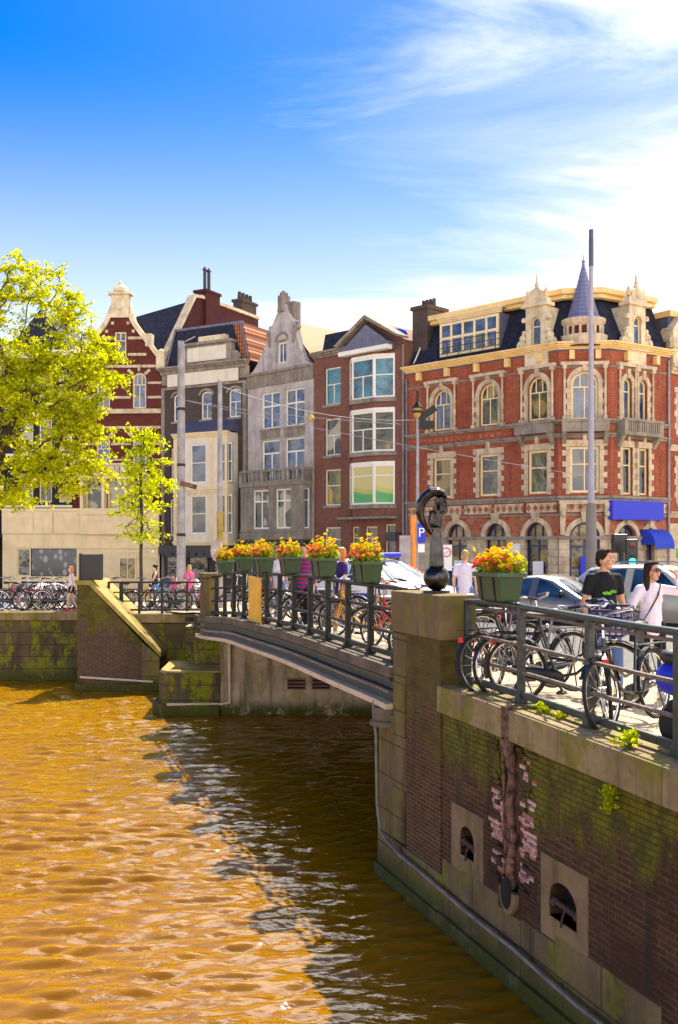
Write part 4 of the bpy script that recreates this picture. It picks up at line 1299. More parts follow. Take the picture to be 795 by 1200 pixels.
# ornate stone dormers
def stone_dormer(fc, c, z0, w=1.0, h=3.1, nm='stone_dormer'):
    m = MB()
    y0 = -.10
    m.box(c - w * .75, c + w * .75, y0 - .12, .5, z0 - .5, z0 - .35)
    m.box(c - w * .62, c + w * .62, y0 + .02, 1.6, z0 - 1.25, z0 - .5)
    wall_face(m, c - w * .55, c + w * .55, z0 - .35, z0 + 1.65, [(c - .27, c + .27, z0 - .2, z0 + 1.15, .27)], y0, .2)
    m.box(c - w * .55, c - .27, y0 + .02, 1.5, z0 - .35, z0 + 1.65); m.box(c + .27, c + w * .55, y0 + .02, 1.5, z0 - .35, z0 + 1.65)
    m.box(c - .27, c + .27, y0 + .2, 1.5, z0 + 1.15, z0 + 1.65)
    arch_ring(m, c - .27, c + .27, z0 + .88, z0 + 1.15, .10, y0 - .06, y0 + .02)
    # side scrolls
    for s in (-1, 1):
        for k, (dx, dz, r) in enumerate(((.80, -.12, .26), (.72, .22, .17), (.64, .48, .11), (.66, 1.1, .12))):
            m.lathe([(.0, -.1), (r, -.1), (r, .1), (.0, .1)], (0, 0, 0), 14)
            n = 14 * 4
            for j in range(len(m.v) - n, len(m.v)):
                a, b, q = m.v[j]; m.v[j] = (c + s * dx * w + a, y0 + .08 + q, z0 + dz + b)
            m.ball((c + s * dx * w, y0 - .03, z0 + dz), r * .45, 8, 6)
    m.box(c - w * .72, c + w * .72, y0 - .16, .4, z0 + 1.65, z0 + 1.82)
    prof = [(c - w * .62, z0 + 1.82), (c - w * .58, z0 + 2.05), (c - w * .40, z0 + 2.1), (c - w * .34, z0 + 2.4), (c - .2, z0 + 2.5), (c, z0 + 2.55)]
    prof = prof + [(2 * c - a, b) for a, b in reversed(prof[:-1])]
    m.prism(prof, y0 - .04, .25)
    m.ball((c, y0 - .06, z0 + 2.25), (.2, .1, .24), 10, 8)
    for s in (-1, 1):
        m.lathe([(.10, 0), (.06, .1), (.12, .25), (.04, .42), (.0, .5)], (c + s * w * .5, y0 + .1, z0 + 2.1), 8)
    m.lathe([(.14, 0), (.08, .1), (.11, .18), (.05, .3), (.065, .4), (.03, .6), (.0, .8)], (c, y0 + .1, z0 + 2.55), 10)
    o = fc.part(nm, m, M['cream'])
    win(fc, c - .26, c + .26, z0 - .2, z0 + 1.14, 'glass_blue', 'cream_frame', .26, y=y0 + .12, cols=1, rows=(.68,), fw=.05, parent=o)
    m = MB(); m.box(c - w * .5, c + w * .5, .3, 2.4, z0 - .3, z0 + 1.5); fc.part('dormer_cheek', m, M['lead_dark'], o)
    return o
stone_dormer(fl, (W1[2][0] + W1[2][1]) / 2 - .05, 14.35, 1.05)
stone_dormer(fr_, 1.75, 14.35, 1.05)
# corner turret with a lilac lead spire
tx, ty = fcn.at(cz, .55)
m = MB()
m.lathe([(1.05, 13.9 - GZ), (1.05, 14.2 - GZ), (.86, 14.3 - GZ), (.86, 14.95 - GZ)], (tx - bx_, ty - by_, 0), 16)
tur = build('turret', m, M['brick_crimson'], rb, smooth=30)
m = MB(); m.lathe([(.88, 14.88 - GZ), (.96, 14.98 - GZ), (1.05, 15.12 - GZ), (1.05, 15.25 - GZ), (.9, 15.26 - GZ)], (tx - bx_, ty - by_, 0), 16)
m.lathe([(1.10, 13.95 - GZ), (1.14, 14.1 - GZ), (1.14, 14.45 - GZ), (.9, 14.46 - GZ)], (tx - bx_, ty - by_, 0), 16)
for i in range(16):
    a = 2 * math.pi * i / 16
    m.bar((tx - bx_ + .9 * math.cos(a), ty - by_ + .9 * math.sin(a), 14.4 - GZ), (tx - bx_ + .9 * math.cos(a), ty - by_ + .9 * math.sin(a), 14.92 - GZ), .11)
build('turret_band', m, M['sandstone'], tur)
m = MB(); prof = [(.92, 15.26), (.76, 15.42), (.63, 15.8), (.50, 16.25), (.36, 16.75), (.22, 17.3), (.10, 17.75), (.04, 18.05)]
m.lathe([(r, z - GZ) for r, z in prof], (tx - bx_, ty - by_, 0), 12)
m.ball((tx - bx_, ty - by_, 18.05 - GZ), .09, 8, 6); m.lathe([(.03, 18.05 - GZ), (.0, 18.5 - GZ)], (tx - bx_, ty - by_, 0), 6)
k = NT('lead spire scales'); s_ = k.n('ShaderNodeSeparateXYZ'); k.l(k.coord(), s_.inputs[0])
fr1 = k.math('FRACT', k.math('MULTIPLY', s_.outputs[2], 5.0))
k.set(Base_Color=k.mix(k.ramp(fr1, 0.0, 0.25), (0.07, 0.07, 0.14), k.mix(k.noise(5, 4, .6), (0.14, 0.14, 0.25), (0.21, 0.20, 0.34))), Roughness=0.45, Metallic=0.1)
k.bump(fr1, 0.5, 0.03)
build('spire', m, k.mat, tur)
m = MB(); m.box(-.12, .95, .6, 2.2, 13.0, 17.3); m.box(-.2, 1.05, .5, 2.3, 17.3, 17.5)
for i in range(4): m.lathe([(.11, 0), (.09, .45), (.0, .46)], (.08 + i * .25, 1.3, 17.5), 8)
fl.part('chimney', m, M['brick_umber'])
# long blank blue sign and small canopy on the right-hand wall
m = MB(); m.box(-.35, 3.3, -.42, -.12, 5.72, 6.62)
fr_.part('blank_fascia_sign', m, M['sign_blue'], bevel=.02)
m = MB()
a0, b0 = 2.05, 3.45
for i in range(8):
    t0 = math.pi / 2 * i / 8; t1 = math.pi / 2 * (i + 1) / 8
    p0 = (-.05 - .85 * math.sin(t0), 4.55 + .75 * math.cos(t0)); p1 = (-.05 - .85 * math.sin(t1), 4.55 + .75 * math.cos(t1))
    m.quad((a0, p0[0], p0[1]), (b0, p0[0], p0[1]), (b0, p1[0], p1[1]), (a0, p1[0], p1[1]))
    for u in (a0, b0): m.add([(u, -.05, 4.55), (u, p0[0], p0[1]), (u, p1[0], p1[1])], [(0, 1, 2)])
m.box(a0, b0, -.91, -.89, 4.35, 4.55)
fr_.part('canopy', m, M['awning_blue'])
m = MB(); m.box(1.0, 1.55, -.08, -.055, 2.7, 4.0)
fcn.part('blue_poster_panel', m, M['sign_blue'])
m = MB(); m.box(1.62, 2.3, -.07, -.055, 2.9, 3.9)
fcn.part('poster_panel', m, M['white_sign'])
for q in WG:
    m = MB(); m.box((q[0] + q[1]) / 2 - .3, (q[0] + q[1]) / 2 + .3, .10, .12, 2.9, 3.75)
    fl.part('window_poster', m, M['white_sign'])
m = MB(); m.box(WG[1][1] + .15, WG[1][1] + .8, -.07, -.055, 3.2, 4.6)
fl.part('poster_panel', m, M['white_sign'])
m = MB(); m.tube([(fr_.w - .1, -.1, 2.2), (fr_.w - .1, -.1, 13.6)], .06, 8)
fr_.part('downpipe', m, M['pole_grey'], smooth=40)
m = MB(); m.tube([(.06, -.09, 2.2), (.06, -.09, 13.5)], .06, 8)
fl.part('downpipe', m, M['lead'], smooth=40)
m = MB()
for fx, c_, z0_ in ((fl, 1.0, 14.35),): m.tube([(c_ - .75, .2, 14.2), (c_ - .35, 1.15, 16.5)], .04, 6)
fl.part('roof_ridge', m, M['white_frame'])

# neighbour further right
nb = thing('neighbour_house', 'red brick house cut off at the right edge, beside the corner building', 'building', (D_[0], D_[1], GZ))
fn = Facade(nb, (16.30, 50.52), (25.0, 56.4))
m = MB()
opn = [(u, u + 1.0, z, z + 2.1, 0) for u in (.6, 2.6, 4.6) for z in (6.6, 10.0)]
wall_face(m, 0, fn.w, 1.4, 13.4, opn, 0, .2); body(m, fn.w, 1.4, 13.4, 8, 0.001)
fn.part('brick_wall', m, M['brick_red'])
for q in opn: win(fn, *q[:4], 'glass_dark', 'cream_frame', rows=(.62,), cols=1, sill='sandstone')
m = MB()
for z0, z1, p in ((13.0, 13.45, .4), (9.2, 9.5, .12), (5.9, 6.2, .15)): cornice(m, 0.02, fn.w, z0, z1, p, 3)
m.box(0, fn.w, -.05, .01, 2.0, 5.6)
for q in opn: teeth(m, q[0], q[1], q[2], q[3], .14, .26, .3, lintel=.26)
fn.part('stone_trim', m, M['sandstone'])
m = MB(); m.prism([(0, 13.4), (fn.w, 13.4), (fn.w - .5, 15.9), (.3, 15.9)], .3, 6); fn.part('mansard', m, M['lead_dark'])
m = MB(); m.box(0.2, fn.w, .1, 6.2, 15.9, 16.2); fn.part('roof_cornice', m, M['yellow_paint'])
m = MB(); m.box(.15, 1.6, -.12, .8, 13.4, 15.2); m.lathe([(.3, 0), (.22, .2), (.3, .4), (.1, .7), (.0, 1.0)], (.3, 0, 15.2 - .9), 8); m.prism([(.1, 15.2), (1.7, 15.2), (.9, 16.1)], -.15, .6)
fn.part('stone_dormer', m, M['cream'])

# ------------------------------------------------------------------ brown house with shallow bay
bh = thing('brown_house', 'brown brick house with shallow three part bay windows and a low pediment', 'building', (-1.48, 60.4, GZ))
fb = Facade(bh, (-1.45, 60.37), (3.64, 55.32))
ua, ub = fb.u(380.5), fb.u(399.5)
ba, bb2 = fb.u(410), fb.u(463)
zz_ = [(12.7, 14.85), (9.75, 11.9), (6.85, 8.95)]
ops = [(ua, ub, a, b, 0) for a, b in zz_] + [(ua, ub, 3.2, 5.6, 0)]
ops += [(ba + .15, ba + .75, 3.1, 5.6, 0), (ba + 1.2, ba + 2.15, 3.1, 5.6, 0), (bb2 - .75, bb2 + .05, 3.1, 5.7, 0)]
bay_ops = [(ba + .02, bb2 - .02, a - .05, b + .05, 0) for a, b in zz_]
m = MB(); wall_face(m, 0, fb.w, 1.4, 15.5, ops + bay_ops, 0, .5); body(m, fb.w, 1.4, 15.5, 9, .001)
fb.part('brick_wall', m, M['brick_brown'])
gl = ['glass_teal', 'glass_curtain', 'glass_yellow']
for i, (a, b) in enumerate(zz_):
    win(fb, ua, ub, a, b, gl[i], 'white_frame', rows=(.55,), cols=(2 if i < 2 else 1, 1), sill='grey_stone')
    m = MB(); m.box(ua + .1, ub - .1, .12, .125, a + (b - a) * .58, b - .1)
# bay of three lights standing proud of the wall
P3 = 0.55
bg_ = ['glass_teal', 'glass_amber', 'glass_green']
kq = NT('landscape film glass')
sz = kq.n('ShaderNodeSeparateXYZ'); kq.l(kq.coord(), sz.inputs[0])
band = kq.math('ADD', sz.outputs[2], kq.math('MULTIPLY', kq.math('SINE', kq.math('MULTIPLY', sz.outputs[0], 1.3)), 0.22))
c1 = kq.mix(kq.ramp(band, 7.55, 7.62), (0.02, 0.30, 0.06), (0.40, 0.42, 0.05))
c2 = kq.mix(kq.ramp(band, 7.80, 7.86), c1, (0.55, 0.45, 0.16))
kq.set(Base_Color=c2, Roughness=0.08, Specular_IOR_Level=0.6)
M['glass_green'] = kq.mat
for i, (a, b) in enumerate(zz_):
    m = MB()
    plan = [(ba, 0.0), (ba + .72, -P3), (bb2 - 1.05, -P3), (bb2, 0.0)]
    m.plan([(ba - .1, .0), (ba + .65, -P3 - .12), (bb2 - .98, -P3 - .12), (bb2 + .1, .0)], a - .28, a - .05)
    bay = fb.part('bay_sill', m, M['grey_stone'])
    m = MB(); m.plan([(ba, .0), (ba + .69, -P3 - .03), (bb2 - 1.02, -P3 - .03), (bb2, .0)], b + .03, b + .20)
    fb.part('bay_head', m, M['white_frame'], bay)
    segs = [(plan[0], plan[1], 1), (plan[1], plan[2], 2), (plan[2], plan[3], 1)]
    for (p, q, nc) in segs:
        sf = fb.sub(p[0], p[1], q[0], q[1])
        win(sf, 0, sf.w, a - .05, b + .03, bg_[i], 'white_frame', rows=(.56 if i < 2 else .72,), cols=(nc if i < 2 else 1, 1), fw=.10, y=0, bw=.06)
    # apron of brick below the bay
    m = MB(); zlo = zz_[i + 1][1] + .2 if i < 2 else 6.1
    m.plan([(ba, .02), (ba + .74, -P3 + .04), (bb2 - 1.07, -P3 + .04), (bb2, .02)], zlo, a - .28)
    fb.part('bay_apron', m, M['brick_brown'])
m = MB(); m.plan([(ba, .02), (ba + .74, -P3 + .04), (bb2 - 1.07, -P3 + .04), (bb2, .02)], 15.06, 15.5)
fb.part('bay_apron', m, M['brick_brown'])
m = MB(); m.box(ba - .3, bb2 + .2, -.75, .02, 6.0, 6.12); fb.part('canopy_slab', m, M['grey_stone'])
win(fb, *ops[3][:4], 'glass_dark', 'white_frame', rows=(.7,), cols=1)
for q in ops[4:]: win(fb, *q[:4], 'glass_dark', 'cream_frame', rows=(.75,), cols=1)
m = MB(); cornice(m, 0, ba - .2, 15.5, 15.85, .35, 3); 
pc = (ba + bb2) / 2 + .1
m.add([], [])
pa, pb = ba - .35, fb.w - .05
zt = 17.05; zb = 15.75
m.prism([(pa, zb), (pc, zt), (pc, zt + .22), (pa - .25, zb + .10)], -.75, .2); m.prism([(pb, zb), (pb + .05, zb + .10), (pc, zt + .22), (pc, zt)], -.75, .2)
fb.part('cornice', m, M['grey_stone'])
m = MB(); m.prism([(pa + .1, 15.5), (pb - .1, 15.5), (pb - .1, 15.7), (pc, zt - .02), (pa + .1, 15.7)], -.06, 6)
fb.part('gable', m, M['brick_brown'])
m = MB(); m.prism([(ba + .1, 15.62), (bb2, 15.62), (pc, 16.75)], -.62, -.065); m.box(ba - .05, bb2 + .1, -.78, .0, 15.25, 15.6)
fb.part('bay_roof', m, [M['lead'], M['white_frame']])
for p_ in m.f: pass
m = MB(); m.box(ba - .10, bb2 + .15, -.84, -.4, 15.18, 15.42); fb.part('white_fascia', m, M['white_frame'])
m = MB(); m.prism([(0, 15.8), (pa, 15.8), (pa - .2, 17.0), (.3, 17.0)], .6, 8); fb.part('roof', m, M['slate'])
m = MB(); m.ball((pc + 1.05, 1.0, 16.25), (.5, .45, .42), 14, 10); fb.part('roof_dome', m, M['awning_blue'], smooth=40)
m = MB(); m.tube([(fb.w - .16, -.08, 2.2), (fb.w - .16, -.08, 15.4)], .06, 8); fb.part('downpipe', m, M['grey_stone'])
m = MB(); m.box(fb.w - .9, fb.w - .1, -.75, -.68, 4.75, 5.25); m.tube([(fb.w - .2, -.7, 5.2), (fb.w - .2, 0, 5.2)], .03, 6); fb.part('wall_sign', m, [M['black']])

# ------------------------------------------------------------------ grey gabled house
gh = thing('grey_house', 'grey rendered gabled house with balustraded balcony over a stone bay', 'building', (-5.8, 64.7, GZ))
fg = Facade(gh, (-5.77, 64.67), (-1.50, 60.42))
wa = [(fg.u(306.5), fg.u(328)), (fg.u(334), fg.u(357))]
ops = [(a, b, 11.75, 14.0, 0) for a, b in wa] + [(a, b, 8.3, 11.05, 0) for a, b in wa]
m = MB(); wall_face(m, 0, fg.w, 1.4, 14.4, ops, 0, .22); body(m, fg.w, 1.4, 14.4, 9, .001)
fg.part('rendered_wall', m, M['grey_render'])
for i, q in enumerate(ops[:2]): win(fg, *q[:4], 'glass_blue', 'white_frame', rows=(.62,), cols=2, fw=.10, bw=.10, sill='grey_stone')
for i, q in enumerate(ops[2:]): win(fg, *q[:4], 'glass_blue', 'white_frame', rows=(.70,), cols=(2, 1), fw=.10, bw=.10)
m = MB(); 
for a, b in wa: m.box(a - .05, b + .05, -.03, .02, 11.12, 11.72)
fg.part('spandrel_panel', m, M['grey_stone'])
m = MB(); m.box(-.02, fg.w + .02, -.10, .02, 14.4, 14.52); m.box(-.02, fg.w + .02, -.16, .02, 15.15, 15.3); m.box(.0, fg.w, -.05, .02, 14.52, 15.15)
fg.part('frieze_band', m, M['grey_stone'])
gc = fg.u(331.5)
gL, gR = .25, fg.w - .25
prof = [(gL, 15.3)]
for i in range(8):
    t = i / 7; prof.append((gL + (gc - 1.15 - gL) * (t ** .8), 15.3 + 2.4 * t ** 1.25))
top = [(gc - 1.2, 17.72), (gc - 1.2, 17.9), (gc - 1.0, 17.95), (gc - .32, 18.9), (gc - .26, 19.2)]
L_ = prof[1:] + top
Rr = [(2 * gc - a, b) for a, b in reversed(L_)]
Rr = [((gR if (b <= 15.31) else a + (gR - (2 * gc - gL)) * max(0, (17.7 - b) / 2.4)), b) for a, b in Rr]
m = MB()
gw = (gc - .36, gc + .40, 15.65, 16.9)
out = [(gL, 15.3)] + L_ + Rr + [(gR, 15.3)]
# gable built of horizontal slices so that the attic light can be left open
def gable_slices(mb, pts, hole, y0, y1, n=46):
    zs = sorted({15.3, 19.2, hole[2], hole[3]} | {p[1] for p in pts})
    zs2 = []
    for a, b in zip(zs, zs[1:]):
        if b - a < 1e-4: continue
        k_ = max(1, int((b - a) / .12))
        zs2 += [a + (b - a) * i / k_ for i in range(k_)]
    zs2.append(zs[-1])
    def half(zv, side):
        c = []
        for p, q in zip(pts, pts[1:]):
            if abs(p[1] - q[1]) < 1e-6: continue
            lo, hi = min(p[1], q[1]), max(p[1], q[1])
            if lo - 1e-7 <= zv <= hi + 1e-7:
                c.append(p[0] + (q[0] - p[0]) * (zv - p[1]) / (q[1] - p[1]))
        return (min(c) if side < 0 else max(c))
    for a, b in zip(zs2, zs2[1:]):
        ea, eb = a + 1e-5, b - 1e-5
        l0, l1, r0, r1 = half(ea, -1), half(eb, -1), half(ea, 1), half(eb, 1)
        if hole[2] - 1e-4 <= a and b <= hole[3] + 1e-4:
            mb.prism([(l0, a), (hole[0], a), (hole[0], b), (l1, b)], y0, y1); mb.prism([(hole[1], a), (r0, a), (r1, b), (hole[1], b)], y0, y1)
        else: mb.prism([(l0, a), (r0, a), (r1, b), (l1, b)], y0, y1)
gable_slices(m, out, gw, -.06, .35)
gb = fg.part('gable', m, M['grey_render'])
win(fg, *gw, 'glass_blue', 'white_frame', 0, y=.02, cols=2, fw=.08)
m = MB()
arch_ring(m, gc - .42, gc + .46, 17.02, 17.4, .14, -.14, 0)
for s in (-1, 1):
    cx = gc + s * 1.2
    m.lathe([(.18, 0), (.24, .08), (.24, .2), (.15, .25), (.10, .34), (.16, .42), (.0, .58)], (cx, .1, 17.55), 10)
    m.limb((cx, -.1, 17.5), (cx - s * .14, -.1, 16.8), .16, .07)
m.box(gc - .34, gc + .38, -.2, .0, 16.95, 17.02)
m.box(gc - .24, gc + .20, -.2, .45, 18.75, 19.75); m.box(gc - .16, gc + .12, -.1, .35, 19.75, 19.95); m.ball((gc - .02, .1, 19.98), .12, 8, 6)
m.box(gc + .25, gc + .75, .2, .8, 17.8, 19.35)
fg.part('gable_ornament', m, M['grey_stone'], gb)
m = MB(); m.lathe([(.0, -.04), (.42, -.02), (.42, .02), (.0, .04)], (0, 0, 0), 16)
for j in range(len(m.v)): a, b, q = m.v[j]; m.v[j] = (gc - .62 + a, .5 + q, 19.1 + b)
fg.part('dish_aerial', m, M['lead'])
m = MB()
m.add([(0.3, .3, 15.3), (fg.w, .3, 15.3), (fg.w, 9, 15.3), (.3, 9, 15.3), (gc, .3, 18.3), (gc, 9, 18.3)], [(1, 2, 5, 4), (0, 4, 5, 3), (2, 3, 5)])
fg.part('roof', m, M['tile_sand'])
# the roof seen above the brown house
m = MB(); m.add([(gc + 1.1, .36, 18.2), (fg.w + 5.2, .36, 15.9), (fg.w + 5.2, 5, 17.2), (gc + 1.1, 5, 18.9), (gc + 1.1, .36, 15.3), (fg.w + 5.2, .36, 15.3)], [])
ry = fg.sub(0, 0, 1, 0)
ba_, bb_ = .25, fg.w - .1
zb0, zb1 = 5.0, 8.15
m = MB()
bf = fg.sub(ba_, -.75, bb_, -.75)
bo = [(bf.u(a), bf.u(b), 5.55, 7.95, 0) for a, b in ((296, 315), (322.5, 341))]
wall_face(m, 0, bf.w, zb0, zb1, bo, 0, .2); m.box(-.06, bf.w + .06, -.07, .0, zb0 - .1, zb0 + .3); m.box(-.05, bf.w + .05, -.06, .0, 5.38, 5.5)
m.box(0, bf.w, .02, .75, zb0 - .1, zb0)
for u in (0.03, (bo[0][1] + bo[1][0]) / 2, bf.w - .25): m.box(u, u + .2, -.05, .02, 5.5, 8.1)
bf.part('bay_front', m, M['grey_stone'])
for q in bo: win(bf, *q[:4], 'glass_curtain', 'white_frame', rows=(.70,), cols=2, fw=.10, bw=.09)
bs = fg.sub(bb_, -.75, bb_, 0.0)
m = MB(); so = (.12, .62, 5.55, 7.95, 0); wall_face(m, 0, bs.w, zb0, zb1, [so], 0, .2); bs.part('bay_side', m, M['grey_stone'])
win(bs, *so[:4], 'glass_blue', 'white_frame', rows=(.7,), cols=1, fw=.08)
bs2 = fg.sub(ba_, 0.0, ba_, -.75)
m = MB(); wall_face(m, 0, bs2.w, zb0, zb1, [], 0, .2); bs2.part('bay_side', m, M['grey_stone'])
m = MB(); a, b, p = ba_ - .08, bb_ + .08, .85
m.box(a, b, -p, .0, zb1, zb1 + .2)
m.box(a, b, -p, -p + .16, zb1 + .88, zb1 + 1.02); m.box(b - .16, b, -p + .16, 0, zb1 + .88, zb1 + 1.02)
m.box(a, b, -p + .03, -p + .13, zb1 + .2, zb1 + .32)
n = 14
for i in range(n + 1):
    u = a + .1 + (b - a - .2) * i / n
    if i % 5 == 0: m.box(u - .12, u + .12, -p + .0, -p + .16, zb1 + .2, zb1 + .9)
    else: m.lathe([(.06, .3), (.09, .45), (.05, .62), (.07, .88)], (u, -p + .08, zb1), 8)
for i in range(4): m.box(b - .14, b - .02, -p + .2 + i * .18, -p + .28 + i * .18, zb1 + .2, zb1 + .9)
fg.part('balcony', m, M['grey_stone'])
m = MB(); m.box(.3, fg.w - .3, .03, .1, 2.2, 4.85); m.box(.1, fg.w - .1, -.6, .02, 4.55, 4.85); fg.part('shop_front', m, M['black'])
for q in ((.6, 1.9), (2.2, 3.6), (4.0, 5.3)):
    win(fg, q[0], q[1], 2.6, 4.4, 'glass_dark', 'dark_frame', y=-.10, cols=1, rows=(.8,))

# ------------------------------------------------------------------ dark house with the white bay
dh = thing('dark_house', 'dark brick house with a white two storey bay and blank white name boards', 'building', (-11.8, 68.2, GZ))
fd = Facade(dh, (-11.78, 68.18), (-5.83, 64.73))
w3 = [(fd.u(203), fd.u(210.5)), (fd.u(235.5), fd.u(248.5)), (fd.u(268), fd.u(282.5))]
w3[0] = (w3[0][0], w3[0][0] + .85)
ops = [(a, b, 12.72, 14.55, .25) for a, b in w3]
ol = [(fd.u(200), fd.u(200) + .95, 8.4, 11.0, 0), (fd.u(199), fd.u(199) + .95, 5.2, 7.6, 0)]
m = MB(); wall_face(m, 0, fd.w, 1.4, 15.2, ops + ol, 0, .22); body(m, fd.w, 1.4, 15.2, 9, .001)
fd.part('brick_wall', m, M['brick_umber'])
for q in ops: win(fd, *q[:4], 'glass_blue', 'white_frame', q[4], rows=(.55,), cols=(2, 1), fw=.10, sill='grey_stone')
for q in ol: win(fd, *q[:4], 'glass_curtain', 'white_frame', rows=(.55,), cols=(1, 1), fw=.10, sill='grey_stone')
m = MB()
for a, b in w3: arch_ring(m, a - .02, b + .02, 14.3, 14.58, .16, -.03, .02)
m.box(-.02, fd.w + .02, -.16, .02, 15.85, 15.98); cornice(m, 0, fd.w, 15.98, 16.3, .5, 3); m.box(0, fd.w, -.10, .02, 14.85, 15.0)
m.box(0, fd.w, -.02, .3, 15.2, 15.98)
for u in (.0, fd.w - .25): m.box(u, u + .25, -.1, .02, 2.2, 14.85)
fd.part('cornice', m, M['grey_stone'])
m = MB(); m.box(.6, fd.w - .55, -.20, -.10, 15.02, 15.82); fd.part('blank_name_board', m, M['white_paint'])
aa, ab_ = fd.u(218), fd.u(272)
m = MB(); m.box(aa, ab_, -.12, .8, 16.3, 17.55); m.box(aa - .15, ab_ + .15, -.30, .9, 17.55, 17.72)
for s, u in ((-1, aa), (1, ab_)): m.lathe([(0, -.1), (.42, -.1), (.42, .1), (0, .1)], (0, 0, 0), 14); n = 56; 
for j in range(len(m.v) - 112, len(m.v)):
    a, b, q = m.v[j]
    m.v[j] = ((ab_ + .15) + a, .1 + q, 16.6 + b) if j >= len(m.v) - 56 else ((aa - .15) + a, .1 + q, 16.6 + b)
att = fd.part('attic_block', m, M['grey_stone'])
m = MB(); m.box(aa + .25, ab_ - .35, -.17, -.12, 16.5, 17.4); fd.part('blank_attic_board', m, M['white_paint'], att)
m = MB(); m.box(aa + 1.1, ab_ - .5, -.1, .6, 17.725, 18.1); fd.part('attic_crest', m, M['cream'], att)
m = MB(); m.prism([(0.1, 16.3), (fd.w, 16.3), (fd.w - .7, 18.75), (.9, 18.75)], .35, 8)
rf = fd.part('roof', m, M['slate'])
m = MB(); m.add([(fd.w + .06, .3, 16.32), (fd.w + .06, 8, 16.32), (fd.w - .62, 8, 18.82), (fd.w - .62, .3, 18.82), (fd.w - .9, .3, 18.0)], [(0, 1, 2, 3)])
m.add([(fd.w - .55, .30, 16.33), (fd.w + .12, .24, 16.33), (fd.w - .5, .30, 18.75), (fd.w - 1.3, .34, 18.75)], [(0, 1, 2, 3)])
fd.part('tiled_slope', m, M['tile'])
m = MB(); m.box(.8, fd.w - .6, .3, .5, 18.75, 18.9); m.tube([(fd.w - .02, .28, 16.3), (fd.w - .68, .28, 18.8)], .07, 6); m.tube([(.1, .28, 16.3), (.9, .28, 18.8)], .07, 6)
fd.part('roof_ridge', m, M['lead'])
# bay
ya = -1.05
va, vb = fd.u(216), fd.u(279)
fv = fd.sub(va, ya, vb, ya)
vw = [(fv.u(223.5), fv.u(241.5)), (fv.u(255.5), fv.u(272))]
vo = [(a, b, 8.55, 11.0, 0) for a, b in vw] + [(a, b, 5.3, 7.75, 0) for a, b in vw]
m = MB(); wall_face(m, 0, fv.w, 4.6, 11.7, vo, 0, .15)
fv.part('bay_front', m, M['white_paint'])
for i, q in enumerate(vo): win(fv, *q[:4], 'glass_blue' if i < 2 else 'glass_dark', 'white_frame', rows=(.52,), cols=(1, 1), fw=.08, y=.06)
for p, q in (((vb, ya), (vb, 0)), ((va, 0), (va, ya))):
    fs_ = fd.sub(*p, *q)
    so = [(.28, .78, 8.6, 11.0, 0), (.28, .78, 5.3, 7.7, 0)]
    m = MB(); wall_face(m, 0, fs_.w, 4.6, 11.7, so, 0, .15); fs_.part('bay_side', m, M['white_paint'])
    for s in so: win(fs_, *s[:4], 'glass_dark', 'white_frame', rows=(.55,), cols=1, fw=.05, y=.06)
m = MB(); cornice(m, 0, fv.w, 11.45, 11.75, .22, 3); cornice(m, 0, fv.w, 7.95, 8.2, .16, 2); cornice(m, 0, fv.w, 4.6, 4.8, .14, 2)
for u in (.02, (vw[0][1] + vw[1][0]) / 2 - .1 - fv.u(fv.u(0) * 0 + 0) * 0, fv.w - .22): m.box(u, u + .18, -.06, .0, 4.8, 11.4)
for i in range(9): m.box(.2 + i * (fv.w - .5) / 8, .32 + i * (fv.w - .5) / 8, -.1, 0, 7.78, 7.95)
m.box(0, fv.w, .01, 1.0, 4.55, 4.62)
fv.part('bay_moulding', m, M['cream_paint'])
m = MB(); m.add([(va - .15, ya - .2, 11.76), (vb + .15, ya - .2, 11.76), (vb - .0, 0, 12.68), (va + .0, 0, 12.68), (vb + .15, 0, 11.76), (va - .15, 0, 11.76)], [(0, 1, 2, 3), (1, 4, 2), (0, 3, 5), (0, 5, 4, 1)])
fd.part('bay_roof', m, M['lead_dark'])
m = MB(); m.box(.1, fd.w - .05, -.5, .02, 4.0, 4.55)
for i in range(8): m.lathe([(.0, -.02), (.42, -.02), (.42, .02), (.0, .02)], (0, 0, 0), 12)
for j in range(len(m.v) - 8 * 48, len(m.v)):
    i = (j - (len(m.v) - 8 * 48)) // 48
    a, b, q = m.v[j]; m.v[j] = (1.4 + i * .62 + a, -.9 + q, 4.0 + b * .6)
m.box(1.1, 6.2, -.95, -.02, 4.1, 4.5)
fd.part('shop_awning', m, M['black'])
for q in ((.4, 1.9), (2.3, 3.9), (4.3, 6.0)): win(fd, q[0], q[1], 2.4, 3.95, 'glass_dark', 'dark_frame', y=-.1, cols=1, rows=(.45,))

# ------------------------------------------------------------------ tall crimson gabled house
ch = thing('gabled_house', 'dark red brick house with cream banding and a tall ornate stepped gable', 'building', (-17.8, 68.5, GZ))
fh = Facade(ch, (-17.8, 68.5), (-11.82, 68.2))
gx = fh.u(141)
wl = [(fh.u(113), fh.u(129)), (fh.u(155.5), fh.u(171.5))]
ops = [(a, b, 13.7, 16.1, .46) for a, b in wl] + [(a, b, 9.3, 11.9, .4) for a, b in wl]
opb = [(fh.u(100), fh.u(121), 6.9, 9.0, 0), (fh.u(126), fh.u(147), 6.9, 9.0, 0), (fh.u(151), fh.u(170), 6.9, 9.0, 0)]
m = MB(); wall_face(m, 0, fh.w, 5.2, 16.6, ops + opb, 0, .2); body(m, fh.w, 1.4, 16.6, 8, .001)
fh.part('brick_wall', m, M['brick_crimson'])
for q in ops: win(fh, *q[:4], 'glass_blue', 'cream_frame', q[4], rows=(.66,), cols=(2, 3), fw=.10)
for q in opb: win(fh, *q[:4], 'glass_curtain', 'cream_frame', rows=(.7,), cols=1, fw=.12)
